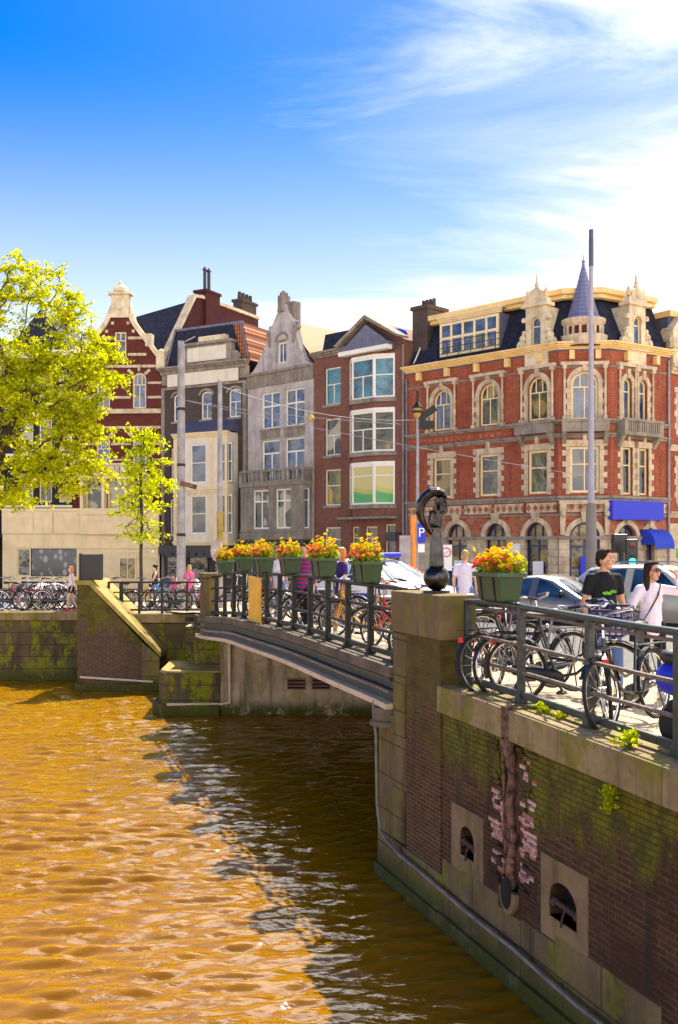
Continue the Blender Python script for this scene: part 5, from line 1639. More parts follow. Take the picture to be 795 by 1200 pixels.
m = MB()
ag = (gx - .35, gx + .42, 17.1, 18.8, .36)
gl_, gr_ = .1, fh.w - .05
gp = [(gl_, 16.6), (gl_ + .05, 17.0), (gx - 1.25, 18.9), (gx - .9, 19.4), (gx - .75, 19.8), (gx + .75, 19.8), (gx + .9, 19.4), (gx + 1.25, 18.9), (gr_ - .05, 17.0), (gr_, 16.6)]
zs_ = sorted({16.6, 17.1, 18.8, 19.8, 17.0, 18.9, 19.4} | {16.6 + i * .2 for i in range(17)})
def edge(zv, side):
    best = None
    for p, q in zip(gp, gp[1:]):
        if abs(p[1] - q[1]) < 1e-6: continue
        lo, hi = min(p[1], q[1]), max(p[1], q[1])
        if lo - 1e-6 <= zv <= hi + 1e-6:
            x_ = p[0] + (q[0] - p[0]) * (zv - p[1]) / (q[1] - p[1])
            best = x_ if best is None else (min(best, x_) if side < 0 else max(best, x_))
    return best
for a, b in zip(zs_, zs_[1:]):
    if b - a < 1e-4 or b > 19.801: continue
    l0, l1, r0, r1 = edge(a + 1e-5, -1), edge(b - 1e-5, -1), edge(a + 1e-5, 1), edge(b - 1e-5, 1)
    if ag[2] - 1e-4 <= a and b <= ag[3] + 1e-4:
        m.prism([(l0, a), (ag[0], a), (ag[0], b), (l1, b)], -.02, .4); m.prism([(ag[1], a), (r0, a), (r1, b), (ag[1], b)], -.02, .4)
    else: m.prism([(l0, a), (r0, a), (r1, b), (l1, b)], -.02, .4)
gbl = fh.part('gable', m, M['brick_crimson'])
win(fh, ag[0], ag[1], ag[2], ag[3], 'glass_dark', 'cream_frame', 0, y=.05, cols=(1, 2), rows=(.66,), fw=.08)
m = MB()
for p, q in zip(gp[1:], gp[2:]):
    if p[1] > 19.7 and q[1] > 19.7: continue
    if p[1] <= 17.01 and q[1] <= 17.01: continue
    m.bar((p[0], .15, p[1] + .05), (q[0], .15, q[1] + .05), .75, .30)
for s in (-1, 1):
    e = gl_ if s < 0 else gr_
    m.box(e - .28, e + .28, -.2, .55, 16.2, 17.35); m.lathe([(.2, 0), (.26, .1), (.26, .2), (.0, .35)], (e, .15, 17.35), 8)
    mx_, mz_ = gx + s * 1.95, 18.2
    m.box(mx_ - .22, mx_ + .22, -.2, .5, 17.8, 18.65)
m.box(gx - .95, gx + .95, -.14, .55, 19.75, 20.0); m.box(gx - .60, gx + .60, -.1, .5, 20.0, 21.3); m.box(gx - .8, gx + .8, -.22, .6, 21.3, 21.48)
m.lathe([(.55, 0), (.5, .25), (.3, .45), (.16, .55), (.12, .7), (.0, .8)], (gx, .15, 21.48), 10)
for s in (-1, 1): m.limb((gx + s * .75, .1, 20.05), (gx + s * .6, .1, 20.7), .16, .06)
m.lathe([(0, -.05), (.36, -.05), (.30, .05), (0, .05)], (0, 0, 0), 14)
for j in range(len(m.v) - 56, len(m.v)): a, b, q = m.v[j]; m.v[j] = (gx + a, -.12 + q, 20.65 + b)
fh.part('gable_coping', m, M['cream'], gbl)
m = MB()
for z0, z1 in ((12.35, 12.52), (13.35, 13.65), (14.35, 14.52), (15.32, 15.47), (16.42, 16.6), (11.25, 11.4), (10.2, 10.34), (9.05, 9.2)):
    spans = [(0, fh.w)]
    for a, b, c, d, r_ in ops:
        if c < (z0 + z1) / 2 < d:
            ns = []
            for p, q in spans:
                if a - .1 > p: ns.append((p, min(q, a - .1)))
                if b + .1 < q: ns.append((max(p, b + .1), q))
            spans = ns
    for p, q in spans:
        if q > p + .02: m.box(p, q, -.05 if z1 - z0 < .3 else -.2, .02, z0, z1)
for a, b, c, d, r_ in ops:
    for an in (-50, 0, 50):
        cx = (a + b) / 2; t = R(90 + an); rx_ = (b - a) / 2
        p0 = (cx + (rx_ + .05) * math.cos(t), -.04, d - r_ + (r_ + .05) * math.sin(t)); p1 = (cx + (rx_ + .5) * math.cos(t), -.04, d - r_ + (r_ + .5) * math.sin(t))
        m.bar(p0, p1, .16, .2)
for z in (17.2, 18.3): 
    m.box(.9, ag[0] - .12, -.06, 0, z, z + .18); m.box(ag[1] + .12, fh.w - 1.0, -.06, 0, z, z + .18)
for q in ((gx - .5, 19.3), (gx + .55, 19.3), (gx - .9, 18.75), (gx + .9, 18.75)): m.box(q[0] - .1, q[0] + .1, -.06, 0, q[1], q[1] + .2)
fh.part('stone_band', m, M['sandstone'])
balcony(fh, fh.u(112), fh.u(150), 9.15, 10.0, .7, 'cream', 5)
# cream bay and shop storey
m = MB(); m.box(fh.u(97), fh.u(174), -.62, -.02, 5.3, 6.75); m.box(fh.u(96), fh.u(175), -.70, 0, 6.6, 6.9); m.box(fh.u(97), fh.u(174), -.62, 0, 9.0, 9.15)
for px in (97, 122, 148, 171): m.box(fh.u(px), fh.u(px) + .2, -.62, -.0, 6.9, 9.0)
fh.part('cream_bay', m, M['cream_paint'])
# deep roof and right-hand party wall with chimneys
e = Vector((-6.2, 79.0)) - Vector((-11.82, 68.25))
fp_ = Facade(ch, (-11.80, 68.3), (-6.2, 79.0))
m = MB()
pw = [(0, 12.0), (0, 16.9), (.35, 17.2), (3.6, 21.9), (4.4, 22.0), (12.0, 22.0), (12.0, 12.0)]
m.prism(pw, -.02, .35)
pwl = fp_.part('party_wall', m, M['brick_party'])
m = MB()
for p, q in zip(pw[1:], pw[2:6]): m.bar((p[0], .12, p[1] + .08), (q[0], .12, q[1] + .08), .6, .22)
fp_.part('wall_coping', m, M['cream'], pwl)
m = MB(); m.box(4.7, 6.4, -.28, .7, 12, 22.5); m.box(4.6, 6.5, -.36, .8, 22.5, 22.7)
fp_.part('chimney', m, M['brick_party'])
m = MB(); m.box(9.6, 11.6, -.1, .7, 21.9, 22.9); m.box(9.5, 11.7, -.2, .8, 22.9, 23.1)
for i in range(4): m.lathe([(.17, 0), (.13, .6), (.0, .6)], (9.85 + i * .5, .3, 23.1), 8)
for u in (5.2, 5.7): m.lathe([(.12, 0), (.12, 1.5), (.2, 1.5), (.0, 1.8)], (u, .2, 22.7), 8)
fp_.part('chimney', m, M['brick_umber'])
m = MB()
l = ch.location
def wv(x, y, z): return (x - l.x, y - l.y, z - l.z)
gxw = fh.at(gx, .3)
# ridge running back from the gable, hipped to the party wall
m.add([wv(*fh.at(.1, .35), 16.7), wv(gxw[0], gxw[1], 19.6), wv(gxw[0], 77, 19.6), wv(-17.7, 77, 16.7), wv(*fh.at(fh.w - .05, .35), 17.0)], [(0, 1, 2, 3)])
m.add([wv(gxw[0], gxw[1], 19.6), wv(*fh.at(fh.w - .05, .35), 17.0), wv(*fp_.at(3.4, .2), 21.6), wv(gxw[0], 73, 20.6)], [(0, 1, 2, 3)])
m.add([wv(gxw[0], 73, 20.6), wv(*fp_.at(3.4, .2), 21.6), wv(*fp_.at(12, .2), 21.6), wv(gxw[0], 80, 20.8)], [(0, 1, 2, 3)])
build('roof', m, M['slate'], ch)
m = MB(); q0 = fp_.at(1.75, .5)
m.box(-.28, .28, -.03, .03, -.3, .3)
build('skylight', m, M['glass_blue'], ch, loc=(q0[0] - l.x - .9, q0[1] - l.y - .4, 19.3 - l.z), rot=(R(-40), 0, R(20)))

# ------------------------------------------------------------------ cream shop house with the black upper storeys
sh = thing('shop_house', 'black brick house with white trimmed windows above a long cream shop front', 'building', (-22.8, 68.7, GZ))
fs = Facade(sh, (-22.35, 68.7), (-17.83, 68.5))
ws = [(fs.u(24), fs.u(39)), (fs.u(46), fs.u(61)), (fs.u(69), fs.u(84))]
ops = [(a, b, 7.45, 9.7, 0) for a, b in ws] + [(a, b, 10.9, 13.0, 0) for a, b in ws] + [(a, b, 14.0, 16.0, 0) for a, b in ws]
m = MB(); wall_face(m, 0, fs.w, 1.4, 17.5, ops, 0, .2); body(m, fs.w, 1.4, 17.5, 9, .001)
fs.part('brick_wall', m, M['brick_black'])
gs = ['glass_curtain', 'glass_amber', 'glass_yellow']
for i, q in enumerate(ops): win(fs, *q[:4], gs[i % 3], 'cream_frame' if i < 3 else 'white_frame', rows=(.66,), cols=(1, 1) if i % 3 != 1 else (2, 1), fw=.09)
m = MB()
for zb_ in (7.1, 10.55, 13.7): m.box(0, fs.w, -.06, .02, zb_, zb_ + .16)
for a, b, c, d, r_ in ops[:6]:
    for u in (a - .08, (a + b) / 2, b + .08): m.box(u - .07, u + .07, -.06, .02, d + .08, d + .42)
m.box(0, ws[0][0] - .1, -.05, .02, 8.9, 9.05); m.box(ws[0][1] + .1, ws[1][0] - .1, -.05, .02, 8.9, 9.05); m.box(ws[1][1] + .1, ws[2][0] - .1, -.05, .02, 8.9, 9.05); m.box(ws[2][1] + .1, fs.w, -.05, .02, 8.9, 9.05)
cornice(m, 0, fs.w, 17.1, 17.6, .4, 3)
fs.part('white_trim', m, M['white_paint'])
m = MB(); m.prism([(0, 17.6), (fs.w, 17.6), (fs.w / 2, 20.5)], .3, 9); fs.part('roof', m, M['slate'])
# shop front spanning this house and the foot of the gabled one
ff = Facade(sh, fs.at(-.1, -.35), (-11.9, 67.85))
so = [(ff.u(20), ff.u(90), 2.5, 4.35, 0)]
m = MB(); wall_face(m, 0, ff.w, 1.4, 7.0, so, 0, .3)
m.box(0, ff.w, .02, .33, 6.95, 7.0)
ff.part('shop_front', m, M['cream_paint'])
m = MB()
m.box(0, ff.w, -.12, 0, 5.35, 6.85)
m.box(0, ff.w, -.2, 0, 6.85, 7.02)
m.box(ff.u(18), ff.u(92), -.06, 0, 4.4, 4.6); m.box(ff.u(92), ff.u(186), -.08, 0, 4.35, 4.5); m.box(ff.u(118), ff.u(186), -.05, 0, 3.7, 4.2)
fpnl = ff.part('fascia', m, M['cream_paint'])
m = MB()
for px in (40, 63, 96, 122, 150): m.box(ff.u(px) - .03, ff.u(px) + .03, -.135, -.12, 5.4, 6.8)
ff.part('fascia_joint', m, M['sandstone'], fpnl)
win(ff, so[0][0], so[0][0] + .9, 2.5, 4.35, 'glass_dark', 'cream_frame', y=.1, cols=1)
kd = NT('shop window display')
v = kd.n('ShaderNodeTexVoronoi'); v.inputs['Scale'].default_value = 2.2; kd.l(kd.stretch(1, 1, .7), v.inputs['Vector'])
kd.set(Base_Color=kd.mix(kd.ramp(v.outputs['Distance'], .2, .45), (0.30, 0.28, 0.30), (0.05, 0.05, 0.06)), Roughness=.1)
M['display'] = kd.mat
win(ff, so[0][0] + .9, so[0][1], 2.5, 4.35, 'display', 'dark_frame', y=.1, cols=1, fw=.05)
win(ff, ff.u(140), ff.u(160), 2.3, 4.2, 'glass_amber', 'cream_frame', y=-.09, cols=2, rows=(.75,))

# ------------------------------------------------------------------ house at the left edge and one beyond it
eh = thing('edge_house', 'dark house with pale lintel band, cut off at the left edge of the view', 'building', (-34, 69.5, GZ))
fe = Facade(eh, (-34.0, 69.4), (-22.42, 68.75))
we = [(fe.w - 1.0 - i * 2.0 - .1, fe.w - .1 - i * 2.0 - .0) for i in range(5)]
we = [(fe.w - .55 - .9 - i * 2.1, fe.w - .55 - i * 2.1) for i in range(5)]
ops = [(a, b, z, z + 2.0, 0) for a, b in we for z in (5.6, 9.0, 12.2)]
m = MB(); wall_face(m, 0, fe.w, 1.4, 16.0, ops, 0, .2); body(m, fe.w, 1.4, 16, 9, .001)
fe.part('brick_wall', m, M['brick_black'])
for q in ops: win(fe, *q[:4], 'glass_curtain', 'white_frame', rows=(.6,), cols=2, sill='grey_stone')
m = MB(); m.box(0, fe.w - .1, -.1, .02, 7.9, 8.6); cornice(m, 0, fe.w, 15.6, 16.1, .4, 3); fe.part('pale_band', m, M['cream_paint'])
m = MB(); m.prism([(0, 16.1), (fe.w, 16.1), (fe.w / 2, 20.0)], .3, 9); fe.part('roof', m, M['slate'])
m = MB(); m.add([(fe.w - 4.5, -.1, 5.3), (fe.w - .2, -.1, 5.3), (fe.w - .2, -1.4, 4.4), (fe.w - 4.5, -1.4, 4.4), (fe.w - 4.5, -.1, 5.25), (fe.w - .2, -.1, 5.25), (fe.w - .2, -1.4, 4.2), (fe.w - 4.5, -1.4, 4.2)], [(0, 1, 2, 3), (3, 2, 6, 7), (0, 3, 7, 4), (1, 5, 6, 2), (4, 7, 6, 5)])
fe.part('awning', m, M['lead_dark'])
# ------------------------------------------------------------------ trees
def leaf_quad(mb, c, s, rng, droop=0.3, mi=None):
    n = Vector((rng.gauss(0, 1), rng.gauss(0, 1), rng.gauss(0, 1) + .6)).normalized()
    a = n.orthogonal().normalized(); a = (Matrix.Rotation(rng.random() * 6.28, 3, n) @ a)
    b = n.cross(a)
    a = a * s * .5; b = b * s * rng.uniform(.28, .42)
    c = Vector(c)
    mb.add([c - a, c + b * .9 - a * .1, c + a, c - b * .9 - a * .1], [(0, 1, 2, 3)], mi)
def grow_tree(name, label, loc, trunk, targets, leafmat_, leaf_n, leaf_s, clump, r0, rng, sub=(4, .8)):
    t = thing(name, label, 'tree', loc)
    nodes = [Vector(p) for p in trunk]; par = [-1] + list(range(len(trunk) - 1))
    n_tr = len(nodes)
    targets = sorted(targets, key=lambda p: (Vector(p) - nodes[-1]).length)
    ends = []
    for p in targets:
        p = Vector(p)
        best = min(range(1, len(nodes)), key=lambda i: (nodes[i] - p).length * (1.0 if nodes[i].z < p.z + .4 else 1.7) + .12 * (p - nodes[i]).length)
        q = nodes[best]; L = (p - q).length
        k = max(2, int(L / .9)); last = best
        for i in range(1, k + 1):
            f = i / k
            w = q.lerp(p, f) + Vector((rng.gauss(0, .07), rng.gauss(0, .07), .16 * math.sin(math.pi * f) * L * .35)) * (1 if i < k else 0)
            nodes.append(w); par.append(last); last = len(nodes) - 1
        ends.append(last)
    cnt = [0] * len(nodes)
    for e in ends:
        i = e
        while i >= 0: cnt[i] += 1; i = par[i]
    tot = max(1, cnt[0])
    m = MB()
    for i in range(1, len(nodes)):
        ra = r0 * max(.012 / r0, (cnt[par[i]] / tot) ** .5); rb = r0 * max(.010 / r0, (cnt[i] / tot) ** .5)
        if par[i] != 0 and cnt[par[i]] > 2.2 * cnt[i]: ra = rb * 1.25
        m.tube([nodes[par[i]], nodes[i]], [ra, rb], 7, caps=False)
    build('trunk', m, M['bark'], t, smooth=50)
    m = MB(); tw = MB()
    per = max(4, leaf_n // max(1, len(ends) * sub[0]))
    for e in ends:
        c = nodes[e]; back_ = nodes[par[e]]
        dirs = (c - back_).normalized()
        for s_ in range(sub[0]):
            st0 = back_.lerp(c, rng.uniform(.2, 1))
            d_ = (dirs * rng.uniform(.2, 1.1) + Vector((rng.gauss(0, 1), rng.gauss(0, 1), rng.gauss(-.05, .38)))).normalized()
            Lt = clump * rng.uniform(.7, 1.7)
            mid = st0 + d_ * Lt * .55 + Vector((0, 0, .05 * Lt)); end = st0 + d_ * Lt + Vector((0, 0, -.10 * Lt))
            tw.tube([st0, mid, end], [.012, .008, .004], 4, caps=False)
            for j in range(per):
                f = rng.random() ** .75
                q = st0.lerp(mid, f * 2) if f < .5 else mid.lerp(end, f * 2 - 1)
                leaf_quad(m, q + Vector((rng.gauss(0, .085), rng.gauss(0, .085), rng.gauss(-.01, .06))), leaf_s * rng.uniform(.6, 1.35), rng)
    build('twig', tw, M['bark'], t)
    build('crown', m, leafmat_, t)
    return t
rt = random.Random(21)
TB = Vector((px_at(-20, 44), 44, 2.25))
tg = []
def ell(cx, cz, rx, rz, n, cy=0):
    while n:
        v = Vector((rt.uniform(-1, 1), rt.uniform(-1, 1), rt.uniform(-1, 1)))
        if .35 < v.length < 1:
            tg.append((cx + v.x * rx, cy + v.y * rx * .85, cz + v.z * rz)); n -= 1
def tl(px, py): return (px_at(px, 44) - TB.x, z_at(py, 44) - TB.z)
for px, py, rx, rz, n in ((28, 365, 2.5, 2.5, 55), (72, 465, 2.75, 2.6, 70), (30, 500, 3.4, 2.5, 75), (75, 545, 1.9, 1.3, 32), (-75, 450, 3.6, 4.4, 80), (105, 410, 1.3, 1.5, 16), (20, 580, 2.2, .5, 10)):
    a, b = tl(px, py); ell(a, b, rx, rz, n)
grow_tree('street_tree', 'tall tree with yellow green spring leaves at the left edge, overhanging the quay', TB,
          [(0, 0, 0), (.02, 0, 1.5), (.08, .05, 3.0), (.25, 0, 4.4), (.55, 0, 5.6), (.9, .1, 6.8)], tg, M['leaf_lime'], 52000, .15, .62, .24, rt, (6, .8))
tg = []
T2 = Vector((px_at(166, 38), 38, 1.75))
def ell2(n):
    while n:
        z = rt.uniform(2.8, 7.0); w = 1.15 * math.sin(math.pi * min(1, max(.05, (7.4 - z) / 5.2))) ** .8
        a = rt.random() * 6.28; r_ = w * rt.uniform(.35, 1)
        tg.append((r_ * math.cos(a), r_ * math.sin(a), z)); n -= 1
ell2(62)
grow_tree('young_tree', 'slender young tree with fresh green leaves behind the low railing', T2,
          [(0, 0, 0), (.0, 0, 1.2), (-.02, 0, 2.4), (.02, 0, 3.6), (-.03, 0, 4.8), (-.02, 0, 6.4)], tg, M['leaf_green'], 4200, .125, .40, .065, rt, (4, .8))

# ------------------------------------------------------------------ flower boxes
def make_planter():
    t = thing('flower_box', 'flower box', 'flower box')
    m = MB()
    L, W, H = .66, .30, .31
    b = [(-L / 2 * .84, -W / 2 * .78), (L / 2 * .84, -W / 2 * .78), (L / 2 * .84, W / 2 * .78), (-L / 2 * .84, W / 2 * .78)]
    tp = [(-L / 2, -W / 2), (L / 2, -W / 2), (L / 2, W / 2), (-L / 2, W / 2)]
    m.plan(b, 0, H, top=tp)
    bx0 = build('box', m, M['planter'], t, bevel=.02)
    m = MB()
    for s in (-1, 1):
        m.box(-L / 2 - .018, L / 2 + .018, s * (W / 2) - .02, s * (W / 2) + .02, H - .045, H + .005)
        m.box(s * L / 2 - .02, s * L / 2 + .02, -W / 2 + .02, W / 2 - .02, H - .045, H + .005)
    for u in (-.13, .0, .13): m.plan([(u - .012, -W / 2 * .80), (u + .012, -W / 2 * .80), (u + .012, -W / 2 * .7), (u - .012, -W / 2 * .7)], .02, H - .05, top=[(u - .012, -W / 2 * .985), (u + .012, -W / 2 * .985), (u + .012, -W / 2 * .9), (u - .012, -W / 2 * .9)])
    build('rim', m, M['planter_rim'], bx0, bevel=.008)
    m = MB(); m.box(-L / 2 + .02, L / 2 - .02, -W / 2 + .02, W / 2 - .02, H - .05, H - .02)
    build('soil', m, M['soil'], t)
    m = MB()
    for s in (-.17, .17): m.bar((s, -.02, -.002), (s, .12, -.002), .03, .012); m.bar((s, .12, 0), (s, .16, -.3), .025, .012); m.bar((s, -.16, .28), (s, -.12, .0), .022, .01)
    build('bracket', m, M['steel_dark'], t)
    return t
def flower_set(t, seed, H=.31, tall=1.2):
    rg = random.Random(seed); tall = rg.uniform(.95, 1.45)
    m = MB(); mo = MB(); my = MB()
    for i in range(520):
        x = rg.uniform(-.35, .35); y = rg.uniform(-.18, .18); z = H + abs(rg.gauss(0, .10)) * tall - .02
        leaf_quad(m, (x, y, z), rg.uniform(.05, .085), rg)
    def bloom(mb, c, r_, petals=7):
        n = Vector((rg.gauss(0, .5), rg.gauss(-.35, .5), 1)).normalized(); a = n.orthogonal().normalized(); b = n.cross(a); c = Vector(c)
        for lay in range(2):
            vs = [c + n * (.004 + lay * .014)]
            rr_ = r_ * (1 - .35 * lay)
            for k in range(petals * 2):
                an = math.pi * k / petals + lay * .3; q = rr_ * (1 if k % 2 == 0 else .72)
                vs.append(c + (a * math.cos(an) + b * math.sin(an)) * q + n * (rr_ * .28 + lay * .012))
            mb.add(vs, [(0, 1 + k, 1 + (k + 1) % (petals * 2)) for k in range(petals * 2)])
    side = rg.choice([-1, 1])
    for i in range(58):
        x = rg.uniform(-.32, .32); bloom(mo, (x, rg.uniform(-.21, .06), H + .04 + abs(rg.gauss(.06, .04)) * tall), rg.uniform(.036, .060))
    for i in range(125):
        x = rg.gauss(.03 * side, .17); x = max(-.33, min(.33, x))
        bloom(my, (x, rg.uniform(-.16, .16), H + .07 + abs(rg.gauss(.09, .065)) * tall * (1.2 - abs(x) * 2)), rg.uniform(.028, .046), 5)
    build('foliage', m, M['leaf_plant'], t); build('orange_bloom', mo, M['petal_orange'], t); build('yellow_bloom', my, M['petal_yellow'], t)
proto = make_planter()
bp = [(264, 'first'), (286, ''), (309, ''), (340, ''), (379, ''), (430, '')]
pl_lab = ['farthest green flower box, at the slim end pillar of the bridge',
          'second green flower box on the bridge railing from the slim end pillar',
          'green flower box on the bridge railing just left of the orange board',
          'green flower box on the bridge railing just right of the orange board',
          'green flower box on the bridge railing between the striped shirt and the purple shirt',
          'green flower box on the bridge railing closest to the statue pillar']
def line_x(px, t=.22):      # position along the quay line that shows in this photo column
    r_ = (px - 397.5) / F
    # point = P0 - U*x + NRM*t ; X = r*Y
    ax, ay = P0.x + NRM.x * t, P0.y + NRM.y * t
    return (ax - r_ * ay) / (U.x - r_ * U.y)
allp = []
for i, (px, _) in enumerate(bp):
    o = copy_tree(proto)
    allp.append((o, line_x(px), pl_lab[i], i))
o = proto
allp.append((o, line_x(583, .28), 'large looking green flower box on the quay railing beside the statue pillar', 9))
for o, x, lab, i in allp:
    y = .22 if x < 0 else .30
    p = P0 - U * x + NRM * y
    o.location = (p.x, p.y, ez(x) + 1.03)
    o.rotation_euler = (0, 0, ANG_L + math.pi + rnd.uniform(-.05, .05))
    # the boxes hang square on the rail, long side along it
    o.scale = (1.0, 1.0, 1.0)
    tag(o, lab, 'flower box', 'flower boxes on the railings')
    flower_set(o, 40 + i)
# weeds rooted in the coping
def weed(name, lab, x, y, z, n, spread, h, seed, hang=False):
    p = P0 - U * x + NRM * y
    t = thing(name, lab, 'plant', (p.x, p.y, z), ANG_L + math.pi)
    rg = random.Random(seed); m = MB(); s = MB()
    for i in range(n):
        a = rg.random() * 6.28; r_ = abs(rg.gauss(0, spread))
        top = Vector((r_ * math.cos(a), r_ * math.sin(a) * .6, h * rg.uniform(.3, 1)))
        if hang: top = Vector((rg.gauss(0, spread), -abs(rg.gauss(.03, .03)), -h * rg.random()))
        s.tube([(0, 0, 0), top * .6 + Vector((0, 0, .01)), top], .003, 4)
        for k_ in range(5):
            leaf_quad(m, top * rg.uniform(.5, 1.05) + Vector((rg.gauss(0, .015), rg.gauss(0, .015), rg.gauss(0, .012))), rg.uniform(.035, .065), rg)
    build('stem', s, M['leaf_plant'], t); build('foliage', m, M['leaf_green'], t)
    return t
weed('weed', 'small green weed on the coping by the broken drain', 3.62, .22, ez(3.6), 16, .09, .09, 1)
weed('weed', 'low weed spreading on the coping beside the railing foot, near the drain', 3.95, .20, ez(3.9), 12, .10, .06, 2)
weed('weed', 'bushy yellow flowered weed on the coping further right', line_x(738, .1), .10, ez(5.4), 26, .11, .16, 3)
weed('hanging_weed', 'green plant hanging out of the wall below the coping', line_x(717, -.06), -.06, 2.42, 26, .05, .22, 4, True)

# ------------------------------------------------------------------ bicycles
def make_bicycle(paint, crate=None, rim='chrome', sport=False, child_seat=False):
    t = thing('bicycle', 'bicycle', 'bicycle')
    wr, wb = .345, 1.10
    A, B = Vector((-wb / 2, 0, wr)), Vector((wb / 2, 0, wr))
    bb = Vector((-.10, 0, .29)); seat = Vector((-.27, 0, .84)); head = Vector((.40, 0, .86)); head2 = Vector((.44, 0, .66))
    m = MB()
    m.tube([bb, seat], .016, 6); m.tube([head, head2], .020, 6)
    if sport: m.tube([seat * 1.0 + Vector((.02, 0, -.05)), head + Vector((0, 0, -.03))], .016, 6); m.tube([bb, head2], .018, 6)
    else:
        m.tube([Vector((-.17, 0, .50)), Vector((.05, 0, .47)), Vector((.28, 0, .60)), head + Vector((.01, 0, -.05))], .016, 6)
        m.tube([bb, Vector((.12, 0, .34)), Vector((.33, 0, .52)), head2], .018, 6)
    for s in (-.05, .05):
        m.tube([bb + Vector((0, s * .6, 0)), A + Vector((0, s, 0))], .010, 5); m.tube([seat + Vector((.01, s * .3, -.10)), A + Vector((0, s, 0))], .008, 5)
        m.tube([head2 + Vector((0, s * .6, 0)), head2 + Vector((.02, s, -.08)), B + Vector((0, s, 0))], .011, 5)
    build('frame', m, M[paint], t, smooth=40)
    for c in (A, B):
        m = MB()
        rg = 20
        m.tube([(wr * .90 * math.cos(2 * math.pi * i / rg), 0, wr * .90 * math.sin(2 * math.pi * i / rg)) for i in range(rg)], .011, 5, closed=True)
        for i in range(14):
            a = 2 * math.pi * i / 14; a2 = a + .3
            m.tube([(.02 * math.cos(a2), .02 if i % 2 else -.02, .02 * math.sin(a2)), (wr * .9 * math.cos(a), 0, wr * .9 * math.sin(a))], .0028, 3, caps=False)
        m.tube([(0, -.05, 0), (0, .05, 0)], .022, 8)
        w = build('wheel', m, M[rim], t, loc=c)
        m = MB(); m.tube([(wr * .97 * math.cos(2 * math.pi * i / 28), 0, wr * .97 * math.sin(2 * math.pi * i / 28)) for i in range(28)], .0205, 6, closed=True)
        build('tyre', m, M['rubber'], w, smooth=60)
    m = MB()
    for c, a0, a1 in ((A, 20, 200), (B, 30, 165)):
        pts = [c + Vector((math.cos(R(a0 + (a1 - a0) * i / 12)) * (wr + .028), 0, math.sin(R(a0 + (a1 - a0) * i / 12)) * (wr + .028))) for i in range(13)]
        for p, q in zip(pts, pts[1:]): m.bar(p, q, .05, .006)
    build('mudguard', m, M['black' if not sport else paint], t)
    m = MB()
    top = head + Vector((-.02, 0, .20))
    m.tube([head, top], .012, 6)
    if sport: m.tube([top + Vector((.05, -.28, 0)), top + Vector((.05, 0, .01)), top + Vector((.05, .28, 0))], .011, 6)
    else: m.tube([top + Vector((-.22, -.27, .02)), top + Vector((-.04, -.27, .05)), top + Vector((.06, -.14, .03)), top + Vector((.05, 0, 0)), top + Vector((.06, .14, .03)), top + Vector((-.04, .27, .05)), top + Vector((-.22, .27, .02))], .012, 6)
    hb = build('handlebar', m, M['chrome'], t, smooth=50)
    m = MB()
    for s in (-1, 1):
        if sport: m.tube([top + Vector((.05, s * .18, 0)), top + Vector((.05, s * .29, 0))], .017, 6)
        else: m.tube([top + Vector((-.10, s * .27, .04)), top + Vector((-.23, s * .27, .018))], .017, 6)
    build('grip', m, M['rubber'], hb)
    m = MB(); m.limb(seat + Vector((-.10, 0, .10)), seat + Vector((.13, 0, .11)), .085, .03, .55, (0, 0, 1)); m.tube([seat, seat + Vector((0, 0, .08))], .012, 6)
    build('saddle', m, M['leather'], t, smooth=60)
    m = MB()
    if not sport:
        for s in (-.07, 0, .07): m.tube([(-.80, s, .745), (-.30, s, .745)], .006, 5)
        for s in (-.07, .07): m.tube([(-.68, s, .745), A + Vector((0, s * .8, 0))], .006, 5); m.tube([(-.40, s, .745), A + Vector((0, s * .8, 0))], .006, 5)
        m.box(-.81, -.79, -.08, .08, .74, .75)
        build('rack', m, M['black'], t)
    m = MB(); m.limb(A + Vector((0, -.055, 0)), bb + Vector((.02, -.055, 0)), .055, .085, .25, (0, 1, 0))
    build('chain_case', m, M['black'], t, smooth=50)
    m = MB(); m.tube([bb + Vector((0, -.1, 0)), bb + Vector((0, .1, 0))], .014, 6)
    m.bar(bb + Vector((0, -.09, 0)), bb + Vector((.10, -.09, -.13)), .02); m.bar(bb + Vector((0, .09, 0)), bb + Vector((-.10, .09, .13)), .02)
    m.box(bb.x + .06, bb.x + .14, -.19, -.09, bb.z - .145, bb.z - .12); m.box(bb.x - .14, bb.x - .06, .09, .19, bb.z + .12, bb.z + .145)
    build('crank', m, M['steel'], t)
    m = MB(); m.tube([A + Vector((.05, .06, -.02)), A + Vector((.12, .16, -.335))], .009, 5); build('kickstand', m, M['steel'], t)
    m = MB(); m.ball(head2 + Vector((.09, 0, .06)), (.04, .035, .04), 8, 6); build('headlight', m, M['chrome'], t, smooth=50)
    m = MB(); m.box(-.84, -.815, -.03, .03, .60, .66); build('rear_reflector', m, M['red_sign'], t)
    if crate:
        m = MB(); cx, cz = (.52, .90) if crate == 'crate_front' else (.54, .80)
        w, l, h = .21, .16, .25
        for z in range(5):
            zz0 = cz - .10 + z * h / 4
            for s in (-1, 1):
                m.box(cx - l, cx + l, s * w - .008, s * w + .008, zz0 - .012, zz0 + .012); m.box(cx + s * l - .008, cx + s * l + .008, -w + .008, w - .008, zz0 - .012, zz0 + .012)
        for i in range(6):
            u = -l + 2 * l * i / 5; v = -w + 2 * w * i / 5
            for s in (-1, 1):
                m.box(cx + u - .008, cx + u + .008, s * w - .006, s * w + .006, cz - .11, cz - .10 + h); m.box(cx + s * l - .006, cx + s * l + .006, v - .008, v + .008, cz - .11, cz - .10 + h)
        m.box(cx - l + .01, cx + l - .01, -w + .01, w - .01, cz - .112, cz - .104)
